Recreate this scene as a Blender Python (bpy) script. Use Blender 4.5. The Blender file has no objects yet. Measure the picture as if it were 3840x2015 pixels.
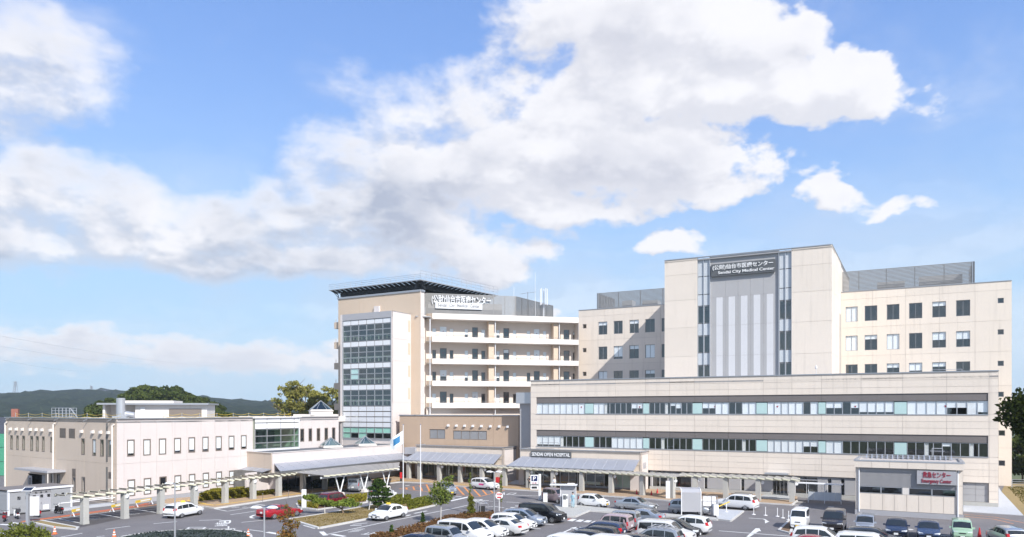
import bpy, math, random
import numpy as np
from mathutils import Matrix, Vector
R = math.radians
rnd = random.Random(7)
scene = bpy.context.scene
col = scene.collection
# ------------------------------------------------------------------ camera
F, CX, HY, EYE = 2813.0, 1920.0, 1543.0, 11.0
cam = bpy.data.cameras.new('camera')
cam.sensor_width = 36; cam.lens = 36*F/3840; cam.shift_y = (HY-1007.5)/3840
cam.clip_start = .5; cam.clip_end = 20000
camo = bpy.data.objects.new('camera', cam); col.objects.link(camo)
camo.location = (0, 0, EYE); camo.rotation_euler = (R(90), 0, 0)
scene.camera = camo
# ------------------------------------------------------------------ light
SUN = Vector((.40, -.665, .63)).normalized()
vs = scene.view_settings
vs.view_transform = 'Standard'; vs.look = 'None'; vs.gamma = 1; vs.use_curve_mapping = False
vs.exposure = .95
sl = bpy.data.lights.new('sun', 'SUN'); sl.energy = 3.25; sl.angle = R(.53); sl.color = (1, .965, .91)
so = bpy.data.objects.new('sun', sl); col.objects.link(so); so.location = (40, -60, 90)
so.rotation_euler = SUN.to_track_quat('Z', 'Y').to_euler()
world = bpy.data.worlds.new('World'); scene.world = world; world.use_nodes = True
scene.cycles.max_bounces = 6; scene.cycles.transparent_max_bounces = 12
scene.cycles.volume_bounces = 0
scene.cycles.use_denoising = True
scene.cycles.use_adaptive_sampling = True; scene.cycles.adaptive_threshold = .015; scene.cycles.adaptive_min_samples = 16
world.cycles.sampling_method = 'MANUAL'; world.cycles.sample_map_resolution = 256

def S3(p):  # photograph pixel -> azimuth, elevation
    a = math.atan((p[0]-CX)/F); return a, math.atan((HY-p[1])/F*math.cos(a))
class NT:
    def __init__(s, t): s.t = t; s.n = t.nodes; s.l = t.links
    def add(s, ty, **k):
        n = s.n.new(ty)
        for a, b in k.items(): setattr(n, a, b)
        return n
    def put(s, sock, v):
        if v is None: return
        if isinstance(v, bpy.types.NodeSocket): s.l.new(v, sock)
        else: sock.default_value = v
    def m(s, op, a, b=None, c=None, clamp=False):
        n = s.add('ShaderNodeMath', operation=op, use_clamp=clamp)
        for i, v in enumerate((a, b, c)): s.put(n.inputs[i], v)
        return n.outputs[0]
    def vm(s, op, a, b=None, out=0):
        n = s.add('ShaderNodeVectorMath', operation=op)
        s.put(n.inputs[0], a)
        if b is not None: s.put(n.inputs[3] if op == 'SCALE' else n.inputs[1], b)
        return n.outputs[1] if op in ('DOT_PRODUCT', 'LENGTH') else n.outputs[0]
    def noise(s, vec, scale, detail=4, rough=.5, dist=0.0, color=False):
        n = s.add('ShaderNodeTexNoise'); s.put(n.inputs['Vector'], vec)
        n.inputs['Scale'].default_value = scale; n.inputs['Detail'].default_value = detail
        n.inputs['Roughness'].default_value = rough; n.inputs['Distortion'].default_value = dist
        return n.outputs['Color' if color else 'Fac']
    def smooth(s, v, a, b, c=0., d=1.):
        n = s.add('ShaderNodeMapRange', interpolation_type='SMOOTHSTEP')
        for i, x in enumerate((v, a, b, c, d)): s.put(n.inputs[i], x)
        return n.outputs[0]
    def mix(s, f, a, b):
        n = s.add('ShaderNodeMix', data_type='RGBA')
        s.put(n.inputs[0], f); s.put(n.inputs[6], a); s.put(n.inputs[7], b)
        return n.outputs[2]
    def comb(s, x, y, z):
        n = s.add('ShaderNodeCombineXYZ')
        for i, v in enumerate((x, y, z)): s.put(n.inputs[i], v)
        return n.outputs[0]

# clouds: cumulus masses in the sky, given by direction (azimuth, elevation)
CL = [  # cx, cy, rx, ry, weight  (photograph pixels)
 (2450, 130, 520, 210, 1.0), (2700, 60, 360, 190, .95), (2800, 320, 420, 170, .9), (2960, 140, 190, 130, .9), (3190, 330, 250, 115, .9), (3020, 400, 260, 110, .8), (2280, 730, 520, 110, .8), (2640, 735, 260, 80, .6),
 (2300, 330, 480, 200, .85), (2050, 180, 230, 170, .5), (2350, 600, 480, 175, 1.0), (2680, 640, 300, 130, .7), (1950, 600, 560, 190, 1.0),
 (1500, 640, 360, 170, .7), (1700, 430, 330, 150, .45), (2060, 760, 420, 90, .7), (1350, 790, 560, 150, .9), (760, 800, 720, 165, .9),
 (250, 770, 520, 170, .85), (60, 900, 380, 110, .7), (640, 950, 560, 90, .85), (1250, 960, 480, 95, .9), (1500, 900, 560, 60, .7), (1860, 985, 190, 85, .9),
 (1990, 960, 100, 70, .6), (1100, 1000, 420, 60, .6),
 (40, 270, 330, 135, .8), (-60, 210, 330, 150, .7), (90, 500, 90, 55, .25), (2500, 905, 170, 58, .62), (2620, 925, 110, 36, .4), (3130, 760, 150, 50, .55), (3240, 775, 150, 34, .45), (3330, 755, 150, 42, .45), (3420, 770, 90, 24, .2), (3080, 700, 60, 26, .12),
 (2570, 890, 90, 50, .4), (2200, 865, 150, 45, .15), (2950, 600, 90, 45, .18), (3540, 270, 60, 70, .08),
 (60, 1310, 170, 66, 1.), (310, 1310, 230, 68, 1.), (640, 1335, 260, 68, 1.), (950, 1345, 300, 66, 1.), (1250, 1350, 260, 66, .95), (-150, 1320, 220, 60, .7), (2020, 1170, 130, 34, .5),
 (3960, 1330, 380, 22, .3), (560, 1390, 700, 20, .2)]
def cloud_group(det):
    t = bpy.data.node_groups.new('cloud_density', 'ShaderNodeTree')
    t.interface.new_socket('Dir', in_out='INPUT', socket_type='NodeSocketVector')
    t.interface.new_socket('Density', in_out='OUTPUT', socket_type='NodeSocketFloat')
    g = NT(t); gi = g.add('NodeGroupInput').outputs[0]; go = g.add('NodeGroupOutput')
    d = g.vm('NORMALIZE', gi)
    w0 = g.vm('SUBTRACT', g.noise(d, 8, 4, .55, color=True), (.5, .5, .5))
    ez = g.add('ShaderNodeSeparateXYZ'); g.l.new(d, ez.inputs[0])
    w1 = g.vm('SCALE', w0, g.smooth(ez.outputs[2], .06, .22, .018, .10))
    sp = g.add('ShaderNodeSeparateXYZ'); g.l.new(g.vm('ADD', d, w1), sp.inputs[0])
    az = g.m('ARCTAN2', sp.outputs[0], sp.outputs[1]); el = g.m('ARCSINE', g.m('MULTIPLY', sp.outputs[2], .9999, clamp=False))
    c = g.comb(az, el, 0.)
    best = None
    for cx, cy, rx, ry, w in CL:
        a, e = S3((cx, cy))
        kx, ky = F/rx*math.sqrt(w), F/ry*math.sqrt(w)
        n = g.add('ShaderNodeVectorMath', operation='MULTIPLY_ADD'); g.l.new(c, n.inputs[0]); n.inputs[1].default_value = (kx, ky, 0); n.inputs[2].default_value = (-a*kx, -e*ky, 0)
        v = g.m('SUBTRACT', w, g.vm('DOT_PRODUCT', n.outputs[0], n.outputs[0]))
        best = v if best is None else g.m('SMOOTH_MAX', best, v, .22)
    # the rest of the sky carries broken cumulus of the same kind
    far = g.m('MAXIMUM', g.smooth(g.m('ABSOLUTE', az), R(38), R(48)), g.smooth(el, R(31), R(40)))
    gen = g.m('SUBTRACT', g.m('MULTIPLY', g.noise(d, 2.4, 3, .5), 5.2), 2.75)
    gen = g.m('MULTIPLY', gen, g.smooth(el, R(2), R(12)))
    mk = g.m('MAXIMUM', g.m('MAXIMUM', best, -1.3), g.m('ADD', g.m('MULTIPLY', far, 3.), g.m('SUBTRACT', gen, 3.)))
    st = g.vm('MULTIPLY', d, (1, 1, 1.55))
    f1 = g.noise(st, 11, det, .56, .25 if det > 5 else 0)
    dens = g.m('ADD', g.m('ADD', mk, -.16), g.m('MULTIPLY', g.m('SUBTRACT', f1, .5), 2.1))
    f2 = g.noise(g.vm('MULTIPLY', d, (1, 1, 1.9)), 38, 5, .55)
    dens = g.m('ADD', dens, g.m('MULTIPLY', g.m('SUBTRACT', f2, .5), g.smooth(ez.outputs[2], .10, .17, 2.1, .62)))
    g.l.new(dens, go.inputs[0])
    return t
CG, CG2 = cloud_group(9), cloud_group(6)
w = NT(world.node_tree); w.n.clear()
tc = w.add('ShaderNodeTexCoord').outputs['Generated']
sky = w.add('ShaderNodeTexSky', sky_type='NISHITA', sun_disc=False)
sky.sun_elevation = math.asin(SUN.z); sky.sun_rotation = math.atan2(SUN.x, SUN.y)
sky.altitude = 100; sky.air_density = 1.0; sky.dust_density = .35; sky.ozone_density = 2.2
def dens_at(off):
    n = w.add('ShaderNodeGroup'); n.node_tree = CG if off is None else CG2
    if off:
        z_ = w.add('ShaderNodeSeparateXYZ'); w.l.new(tc, z_.inputs[0])
        w.put(n.inputs[0], w.vm('ADD', tc, w.vm('SCALE', (.016, 0, .030), w.smooth(z_.outputs[2], .05, .28, .3, 1.))))
    else: w.put(n.inputs[0], tc)
    return n.outputs[0]
d0 = dens_at(None); d1 = dens_at('up')
spz = w.add('ShaderNodeSeparateXYZ'); w.l.new(tc, spz.inputs[0])
elv = spz.outputs[2]
soft = w.smooth(spz.outputs[0], -.35, .22, 1., 0.)          # the western clouds are thinner and softer
cover = w.smooth(d0, w.m('SUBTRACT', -.06, w.m('MULTIPLY', soft, .55)), w.m('ADD', .30, w.m('MULTIPLY', soft, .45)))
vn = w.noise(w.vm('MULTIPLY', tc, (1, 1, 2.6)), 3.6, 7, .58, .5)
veil = w.m('MULTIPLY', w.smooth(vn, .42, .80), .50)
veil = w.m('MULTIPLY', veil, w.smooth(d0, -1.6, .2))
low = w.m('MULTIPLY', w.smooth(vn, .30, .70), w.smooth(elv, .42, .10, 0., .42))
cover = w.m('MAXIMUM', cover, w.m('MAXIMUM', veil, low))
relief = w.smooth(w.m('SUBTRACT', d1, d0), -.30, .36)           # faces turned from the light
lum = w.noise(w.vm('MULTIPLY', tc, (1, 1, 2.0)), 5.5, 5, .5, .3)
deep = w.m('MULTIPLY', soft, w.smooth(elv, .38, .30))            # the thick low bank in the west is grey underneath
body = w.m('MULTIPLY', w.smooth(d0, .1, 1.1), w.smooth(w.m('ADD', lum, w.m('MULTIPLY', deep, .07)), .40, .64))
shade = w.m('ADD', w.m('MULTIPLY', relief, w.m('ADD', .48, w.m('MULTIPLY', soft, .1))), w.m('MULTIPLY', body, w.m('ADD', .52, w.m('MULTIPLY', deep, .42))), clamp=True)
shade = w.m('MULTIPLY', shade, w.smooth(elv, .07, .16, .32, 1.))
grey = w.mix(w.smooth(spz.outputs[0], -.35, .1), (2.25, 2.6, 3.35, 1), (3.15, 3.25, 3.75, 1))
ccol = w.mix(shade, (5.25, 5.22, 5.4, 1), grey)
skyc = w.mix(w.smooth(elv, .0, .55, .94, .45), sky.outputs[0], w.mix(w.smooth(elv, .05, .5), (2.6, 3.85, 5.1, 1), (1.2, 2.35, 5.6, 1)))
fc = w.mix(w.m('MULTIPLY', cover, .97), skyc, ccol)
hz = w.smooth(elv, -.02, .075, .62, .0)
fc = w.mix(hz, fc, (2.7, 3.75, 4.75, 1))
bg = w.add('ShaderNodeBackground'); bg.inputs[1].default_value = .1
w.l.new(fc, bg.inputs[0]); w.l.new(bg.outputs[0], w.add('ShaderNodeOutputWorld').inputs[0])

# ------------------------------------------------------------------ helpers
def G(px, py, z=0.):          # a point of the photographed ground (or level z)
    D = F*(EYE-z)/(py-HY); return Vector(((px-CX)/F*D, D, z))
def P(px, py, D): return Vector(((px-CX)/F*D, D, EYE-(py-HY)/F*D))
class Fr:                     # a wall's frame: x to the right along it, y into the building, z up
    def __init__(s, o, u, L=0, base=(0, 0)):
        s.o = Vector(o[:2]); s.u = Vector(u[:2]).normalized(); s.v = Vector((-s.u.y, s.u.x)); s.L = L; s.base = Vector(base[:2])
    def s(s_, px, d=0.):
        o = s_.o+s_.v*d; k = (px-CX)/F
        return (k*o.y-o.x)/(s_.u.x-k*s_.u.y)
    def z(s_, px, py, d=0.):
        D = (s_.o+s_.v*d+s_.u*s_.s(px, d)).y
        return EYE-(py-HY)/F*D
    @property
    def M(s):
        b = s.o-s.base
        return Matrix(((s.u.x, s.v.x, 0, b.x), (s.u.y, s.v.y, 0, b.y), (0, 0, 1, 0), (0, 0, 0, 1)))
    def w(s, x, y, z=0.): p = s.o+s.u*x+s.v*y; return Vector((p.x, p.y, z))
def T(x, y, z): return Matrix.Translation((x, y, z))
class MB:
    def __init__(s): s.v = []; s.f = []; s.mi = []; s.c = 0
    def poly(s, pts):
        n = len(s.v); s.v += [tuple(p) for p in pts]; s.f.append(tuple(range(n, n+len(pts)))); s.mi.append(s.c); return s
    def faces(s, vs, fs):
        n = len(s.v); s.v += [tuple(p) for p in vs]
        for f in fs: s.f.append(tuple(n+i for i in f)); s.mi.append(s.c)
        return s
    def box(s, x0, x1, y0, y1, z0, z1):
        return s.faces([(x0, y0, z0), (x1, y0, z0), (x1, y1, z0), (x0, y1, z0), (x0, y0, z1), (x1, y0, z1), (x1, y1, z1), (x0, y1, z1)],
                       [(0, 3, 2, 1), (4, 5, 6, 7), (0, 1, 5, 4), (1, 2, 6, 5), (2, 3, 7, 6), (3, 0, 4, 7)])
    def beam(s, a, b, wx, wz, up=(0, 0, 1)):      # a rectangular bar from a to b
        a = Vector(a); b = Vector(b); d = (b-a).normalized(); up = Vector(up)
        if abs(d.dot(up)) > .98: up = Vector((0, 1, 0))
        x = d.cross(up).normalized()*wx/2; y = x.cross(d).normalized()*wz/2
        vs = [a-x-y, a+x-y, a+x+y, a-x+y, b-x-y, b+x-y, b+x+y, b-x+y]
        return s.faces(vs, [(0, 1, 2, 3), (7, 6, 5, 4), (0, 4, 5, 1), (1, 5, 6, 2), (2, 6, 7, 3), (3, 7, 4, 0)])
    def prism(s, pl, z0, z1):
        n = len(pl); ar = sum(pl[i][0]*pl[(i+1) % n][1]-pl[(i+1) % n][0]*pl[i][1] for i in range(n))
        if ar < 0: pl = pl[::-1]
        vs = [(p[0], p[1], z0) for p in pl]+[(p[0], p[1], z1) for p in pl]
        return s.faces(vs, [tuple(range(n))[::-1], tuple(range(n, 2*n))]+[(i, (i+1) % n, n+(i+1) % n, n+i) for i in range(n)])
    def cyl(s, a, b, r0, r1=None, n=8, cap=True):
        a = Vector(a); b = Vector(b); r1 = r0 if r1 is None else r1
        d = (b-a).normalized(); up = Vector((0, 0, 1)) if abs(d.z) < .95 else Vector((1, 0, 0))
        x = d.cross(up).normalized(); y = d.cross(x)
        vs = []
        for c, r in ((a, r0), (b, r1)):
            for i in range(n):
                t = 2*math.pi*i/n; vs.append(c+x*(r*math.cos(t))+y*(r*math.sin(t)))
        fs = [(i, n+i, n+(i+1) % n, (i+1) % n) for i in range(n)]
        if cap: fs += [tuple(range(n)), tuple(range(n, 2*n))[::-1]]
        return s.faces(vs, fs)
    def tube(s, pts, r, n=6):
        for i in range(len(pts)-1):
            ra, rb = (r[i], r[i+1]) if isinstance(r, (list, tuple)) else (r, r)
            s.cyl(pts[i], pts[i+1], ra, rb, n)
        return s
    def lathe(s, prof, n=10, c=(0, 0, 0)):
        vs = []; m = len(prof)
        for r, z in prof:
            for i in range(n):
                t = 2*math.pi*i/n; vs.append((c[0]+r*math.cos(t), c[1]+r*math.sin(t), c[2]+z))
        fs = [(j*n+i, j*n+(i+1) % n, (j+1)*n+(i+1) % n, (j+1)*n+i) for j in range(m-1) for i in range(n)]
        return s.faces(vs, fs+[tuple(range(n))[::-1], tuple(range((m-1)*n, m*n))])
    def mesh(s, name, mats, smooth=False):
        me = bpy.data.meshes.new(name); me.from_pydata(s.v, [], s.f)
        for m in (mats if isinstance(mats, (list, tuple)) else [mats]): me.materials.append(m)
        if any(s.mi): me.polygons.foreach_set('material_index', s.mi)
        if smooth: me.polygons.foreach_set('use_smooth', [True]*len(me.polygons))
        me.update(); return me
def link(name, me, parent=None, M=None):
    o = bpy.data.objects.new(name, me); col.objects.link(o)
    if parent is not None: o.parent = parent
    if M is not None: o.matrix_basis = M
    return o
def build(name, mb, mats, parent=None, M=None, smooth=False):
    return link(name, mb.mesh(name, mats, smooth), parent, M)
LABELS = []
def tag(o, label, cat, group=None):
    o['label'] = label; o['category'] = cat
    if group: o['group'] = group
    return o
def struct(o): o['kind'] = 'structure'; return o
def stuff(o): o['kind'] = 'stuff'; return o
def thing(name, label, cat, loc=(0, 0, 0), rz=0., group=None):
    o = bpy.data.objects.new(name, None); col.objects.link(o); o.empty_display_size = .3
    o.location = loc; o.rotation_euler = (0, 0, rz)
    return tag(o, label, cat, group)
def dup(o, parent=None):
    c = o.copy(); col.objects.link(c)
    if parent is not None: c.parent = parent
    for ch in o.children: dup(ch, c)
    return c
MESH = {}
def cached(key, fn):
    if key not in MESH: MESH[key] = fn()
    return MESH[key]
# ------------------------------------------------------------------ materials
def mat(name, c, rough=.6, metal=0., var=.06, scale=.6, bump=0., bscale=30., fine=0., spec=.5, piece=0., emit=None, stain=0.):
    m = bpy.data.materials.new(name); m.use_nodes = True; t = NT(m.node_tree); b = t.n['Principled BSDF']
    b.inputs['Roughness'].default_value = rough; b.inputs['Metallic'].default_value = metal
    b.inputs['Specular IOR Level'].default_value = spec
    pos = t.add('ShaderNodeNewGeometry').outputs['Position']
    k = t.m('ADD', 1.-var, t.m('MULTIPLY', t.noise(pos, scale, 5, .6), 2*var))
    if fine: k = t.m('MULTIPLY', k, t.m('ADD', 1.-fine, t.m('MULTIPLY', t.noise(pos, bscale, 3, .6), 2*fine)))
    if stain:   # rain streaks: noise stretched down the wall
        st = t.noise(t.vm('MULTIPLY', pos, (1.9, 1.9, .09)), 1., 5, .65)
        k = t.m('MULTIPLY', k, t.m('SUBTRACT', 1., t.m('MULTIPLY', t.smooth(st, .5, .8), stain)))
    if piece:
        k = t.m('MULTIPLY', k, t.m('ADD', 1.-piece, t.m('MULTIPLY', t.add('ShaderNodeObjectInfo').outputs['Random'], 2*piece)))
    t.l.new(t.vm('SCALE', tuple(c)+(() if len(c) == 3 else ()), k), b.inputs['Base Color'])
    if bump:
        bn = t.add('ShaderNodeBump'); bn.inputs['Strength'].default_value = bump; bn.inputs['Distance'].default_value = .02
        t.l.new(t.noise(pos, bscale, 4, .6), bn.inputs['Height']); t.l.new(bn.outputs[0], b.inputs['Normal'])
    if emit:
        b.inputs['Emission Color'].default_value = tuple(c)+(1,); b.inputs['Emission Strength'].default_value = emit
    return m
def glass(name, tint, ior=1.5, rough=.015, base=.05):
    m = bpy.data.materials.new(name); m.use_nodes = True; t = NT(m.node_tree); t.n.clear()
    tr = t.add('ShaderNodeBsdfTransparent'); tr.inputs[0].default_value = tuple(tint)+(1,)
    gl = t.add('ShaderNodeBsdfGlossy'); gl.inputs['Roughness'].default_value = rough; gl.inputs[0].default_value = (.9, .95, .97, 1)
    fr = t.add('ShaderNodeFresnel'); fr.inputs[0].default_value = ior
    pos = t.add('ShaderNodeNewGeometry').outputs['Position']
    bn = t.add('ShaderNodeBump'); bn.inputs['Strength'].default_value = .05; bn.inputs['Distance'].default_value = .05
    t.l.new(t.noise(pos, .9, 2, .5), bn.inputs['Height']); t.l.new(bn.outputs[0], gl.inputs['Normal'])
    mx = t.add('ShaderNodeMixShader'); bf = t.add('ShaderNodeNewGeometry').outputs['Backfacing']
    t.l.new(t.m('MULTIPLY', t.m('ADD', fr.outputs[0], base, clamp=True), t.m('SUBTRACT', 1., bf)), mx.inputs[0])
    t.l.new(tr.outputs[0], mx.inputs[1]); t.l.new(gl.outputs[0], mx.inputs[2])
    t.l.new(mx.outputs[0], t.add('ShaderNodeOutputMaterial').inputs[0]); return m
def leafmat(name, c1, c2, c3=None, scale=2.5):
    m = bpy.data.materials.new(name); m.use_nodes = True; t = NT(m.node_tree); t.n.clear()
    pos = t.add('ShaderNodeNewGeometry').outputs['Position']
    f = t.smooth(t.noise(pos, scale, 5, .7), .3, .7)
    c = t.mix(f, tuple(c1)+(1,), tuple(c2)+(1,))
    if c3: c = t.mix(t.smooth(t.noise(pos, scale*2.7, 3, .6), .56, .7), c, tuple(c3)+(1,))
    df = t.add('ShaderNodeBsdfDiffuse'); t.l.new(c, df.inputs[0])
    tl = t.add('ShaderNodeBsdfTranslucent'); t.l.new(c, tl.inputs[0])
    mx = t.add('ShaderNodeMixShader'); mx.inputs[0].default_value = .35
    t.l.new(df.outputs[0], mx.inputs[1]); t.l.new(tl.outputs[0], mx.inputs[2])
    t.l.new(mx.outputs[0], t.add('ShaderNodeOutputMaterial').inputs[0]); return m
m_ = dict(
 cream=mat('cream_panel', (.70, .622, .54), .55, var=.04, scale=.35, piece=.03, stain=.15), joint=mat('panel_joint', (.45, .41, .38), .8),
 cream_joint=mat('wall_joint', (.42, .37, .33), .8),
 annex=mat('annex_render', (.60, .545, .525), .7, var=.05, scale=.3, piece=.012, stain=.09, fine=.02),
 annex_grazing_lit=mat('annex_grazing_lit_render', (.57, .475, .385), .75, var=.06, scale=.25, piece=.012, stain=.12, fine=.02),  # darker copy of the annex render: grazing sun on left sides put into colour
 tan=mat('ward_tan_wall', (.565, .45, .345), .7, var=.05, scale=.25, piece=.015, stain=.08), white_wall=mat('white_wall', (.62, .565, .54), .65, var=.04, scale=.3, stain=.06, piece=.015),
 brown=mat('brown_wall', (.44, .325, .235), .75, var=.06, scale=.3, stain=.1, fine=.02), balc=mat('balcony_white', (.68, .635, .59), .65, var=.04, stain=.12, piece=.015),
 balc_wall=mat('balcony_wall', (.66, .58, .51), .7, var=.05, stain=.06), pav_wall=mat('pavilion_cream', (.66, .57, .48), .65, var=.05, stain=.06, piece=.015),
 grey=mat('grey_cladding', (.36, .355, .36), .6, var=.05, piece=.015), dgrey=mat('dark_strip', (.165, .148, .142), .5, var=.05, piece=.03),
 tower_grey=mat('tower_grey', (.38, .375, .38), .6, var=.04, piece=.012), slatl=mat('louvre_light', (.30, .295, .29), .6, var=.06), slatd=mat('louvre_dark', (.16, .16, .16), .6, var=.06), slatg=mat('louvre_grey', (.225, .225, .225), .6, var=.06), opal=mat('opal_panel', (.50, .53, .56), .25, var=.06, piece=.04), rib=mat('ribbed_white', (.74, .74, .76), .45, var=.03),
 teal=mat('teal_panel', (.44, .60, .585), .12, var=.05, spec=.6), alu=mat('aluminium', (.52, .53, .55), .35, .6, var=.04), alu_w=mat('white_metal', (.72, .73, .75), .4, .1, var=.03),
 frame=mat('grey_window_frame', (.30, .30, .31), .45, .3), bronze=mat('bronze_frame', (.21, .175, .15), .5, .2), blind=mat('roller_blind', (.83, .85, .87), .8, var=.04, scale=1.5, piece=.04),
 shedroof=mat('shed_roof', (.17, .15, .14), .6, var=.1), shedw=mat('shed_siding', (.30, .305, .315), .5, var=.04, piece=.03), gwin=mat('grey_window_glass', (.24, .245, .255), .12, var=.08, spec=.7), curtain=mat('curtain', (.72, .72, .71), .9, var=.12, scale=9.), room=mat('room_interior', (.15, .145, .135), .9, var=.55, scale=.9), floor_in=mat('room_floor', (.2, .19, .17), .8, var=.3, scale=.7),
 coping=mat('metal_coping', (.42, .43, .45), .4, .6), roof=mat('grey_roofing', (.115, .12, .135), .8, var=.18, scale=.6, stain=0), roof_l=mat('light_roofing', (.3, .3, .31), .8, var=.15, scale=.5),
 zinc=mat('zinc_roof', (.36, .375, .42), .42, .35, var=.08, scale=.5, piece=.04), seam=mat('zinc_seam', (.46, .475, .51), .4, .4), black=mat('black_steel', (.022, .024, .026), .5, .4, var=.2), steel=mat('dark_steel', (.06, .065, .07), .5, .5, var=.2),
 conc=mat('concrete', (.40, .395, .37), .85, var=.1, scale=1.2, bump=.15, fine=.05, stain=.1), kerb=mat('kerb_concrete', (.52, .51, .49), .85, var=.12, scale=2.5, fine=.06, piece=.05),
 cedge=mat('cream_steel', (.66, .64, .50), .45, var=.05), slat=mat('canopy_panel', (.30, .285, .265), .5, var=.1, piece=.06), steel_w=mat('white_steel', (.74, .76, .76), .4, var=.04),
 asphalt=mat('asphalt', (.150, .141, .144), .88, var=.26, scale=.3, bump=.3, bscale=45, fine=.12), asphalt_d=mat('dark_shaded_asphalt', (.075, .069, .071), .85, var=.2, scale=.5, bump=.3, bscale=45, fine=.12),
 paint=mat('road_paint', (.66, .66, .64), .7, var=.14, scale=1.4, fine=.12, bscale=14), orange=mat('orange_paint', (.62, .24, .07), .7, var=.15, scale=1.5, fine=.1, bscale=14), redp=mat('red_paint', (.42, .10, .045), .75, var=.15, fine=.1, bscale=14),
 yellow=mat('yellow_tactile', (.66, .42, .08), .75, var=.14, scale=2, fine=.1, bscale=14), pave=mat('tan_paving', (.36, .255, .165), .85, var=.14, scale=1.2, fine=.1, bscale=7), tile=mat('grey_tile_paving', (.40, .405, .40), .75, var=.1, scale=1.1, fine=.06),
 dry=mat('dry_lawn', (.25, .185, .08), .95, var=.3, scale=1.8, bump=.5, fine=.25, bscale=16), soil=mat('soil', (.16, .10, .06), .95, var=.3, scale=2, bump=.5, fine=.2, bscale=14),
 gcov=mat('dark_ground_cover', (.045, .058, .055), .95, var=.4, scale=3, fine=.3, bscale=18, bump=.5), apron=mat('concrete_apron', (.43, .445, .47), .8, var=.1, scale=.8, fine=.05),
 wood=mat('bark', (.16, .115, .08), .9, var=.3, scale=6), pole_w=mat('post_wood', (.58, .56, .52), .8, var=.15, scale=5), white=mat('white_paint', (.78, .78, .78), .4, var=.02), red=mat('red_plastic', (.50, .02, .025), .4, var=.06), orangep=mat('cone_orange', (.68, .15, .04), .5, var=.06),
 yel=mat('yellow_plastic', (.70, .48, .05), .5, var=.06), blackp=mat('black_plastic', (.02, .02, .021), .5), tyre=mat('tyre', (.022, .022, .023), .8, var=.15, scale=8), rim=mat('wheel_rim', (.55, .56, .58), .3, .8), chrome=mat('chrome', (.7, .7, .72), .15, 1.),
 carglass=mat('car_glass', (.018, .022, .024), .04, var=.3, scale=1.5, spec=.8), lampg=mat('headlamp', (.70, .72, .74), .12, .2), tail=mat('tail_lamp', (.45, .012, .015), .2), plate=mat('number_plate', (.72, .73, .72), .5), platey=mat('yellow_plate', (.72, .46, .03), .5),
 skin=mat('skin', (.55, .36, .27), .6), shirt=mat('white_shirt', (.72, .74, .76), .8), dark=mat('dark_cloth', (.03, .03, .035), .85), ltblue=mat('light_blue_uniform', (.36, .55, .64), .85), hair=mat('dark_hair', (.02, .016, .014), .6), blue=mat('flag_blue', (.03, .18, .38), .7), flag=mat('flag_white', (.74, .78, .8), .8),
 signgrey=mat('sign_dark_grey', (.10, .105, .11), .45, var=.04), signred=mat('sign_red', (.30, .015, .04), .5), sign_l=mat('sign_light_grey', (.36, .36, .38), .45, var=.04), solar=mat('solar_cell', (.015, .02, .04), .15, spec=.7), pink=mat('pink_print', (.68, .08, .26), .5), brick=mat('red_brick', (.28, .11, .08), .85, var=.2, scale=3), green_net=mat('green_net', (.05, .24, .15), .8, var=.2, scale=2), tile_roof=mat('dark_roof_tile', (.05, .055, .07), .7, var=.15))
gl_dark = glass('window_glass', (.985, .99, .99), base=.09); gl_green = glass('greenish_glass', (.80, .93, .88), base=.05); gl_bay = glass('bay_glass', (.86, .94, .92), base=.10)
gl_frost = mat('frosted_glass', (.42, .56, .52), .25, var=.08, spec=.6); gl_sky = glass('skylight_glass', (.45, .58, .60), base=.1)
# ------------------------------------------------------------------ building helpers
def cut(x0, x1, z0, z1, holes):
    hs = [h for h in holes if h[0] < x1-1e-4 and h[1] > x0+1e-4 and h[2] < z1-1e-4 and h[3] > z0+1e-4]
    if not hs: return [(x0, x1, z0, z1)]
    xs = sorted({x0, x1, *[min(max(v, x0), x1) for h in hs for v in h[:2]]})
    zs = sorted({z0, z1, *[min(max(v, z0), z1) for h in hs for v in h[2:4]]})
    out = []
    for j in range(len(zs)-1):
        run = None
        for i in range(len(xs)-1):
            cx = (xs[i]+xs[i+1])/2; cz = (zs[j]+zs[j+1])/2
            if any(h[0] < cx < h[1] and h[2] < cz < h[3] for h in hs):
                if run: out.append((run[0], run[1], zs[j], zs[j+1])); run = None
            else: run = (run[0], xs[i+1]) if run else (xs[i], xs[i+1])
        if run: out.append((run[0], run[1], zs[j], zs[j+1]))
    return out
def panels(par, fr, xs, zs, holes, m, gap=.014, th=.05, d=0., name='panel'):
    M = fr.M
    for i in range(len(xs)-1):
        for j in range(len(zs)-1):
            x0, x1, z0, z1 = xs[i], xs[i+1], zs[j], zs[j+1]
            rs = cut(x0+gap, x1-gap, z0+gap, z1-gap, holes)
            if not rs: continue
            if len(rs) == 1:
                a, b, c, e = rs[0]; w_, h_ = round(b-a, 3), round(e-c, 3)
                me = cached(('pn', w_, h_, m.name, th), lambda: MB().box(0, w_, 0, th, 0, h_).mesh(name, m))
                link(name, me, par, M @ T(a, d, c))
            else:
                mb = MB()
                for a, b, c, e in rs: mb.box(a-x0, b-x0, 0, th, c-z0, e-z0)
                build(name, mb, m, par, M @ T(x0, d, z0))
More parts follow.
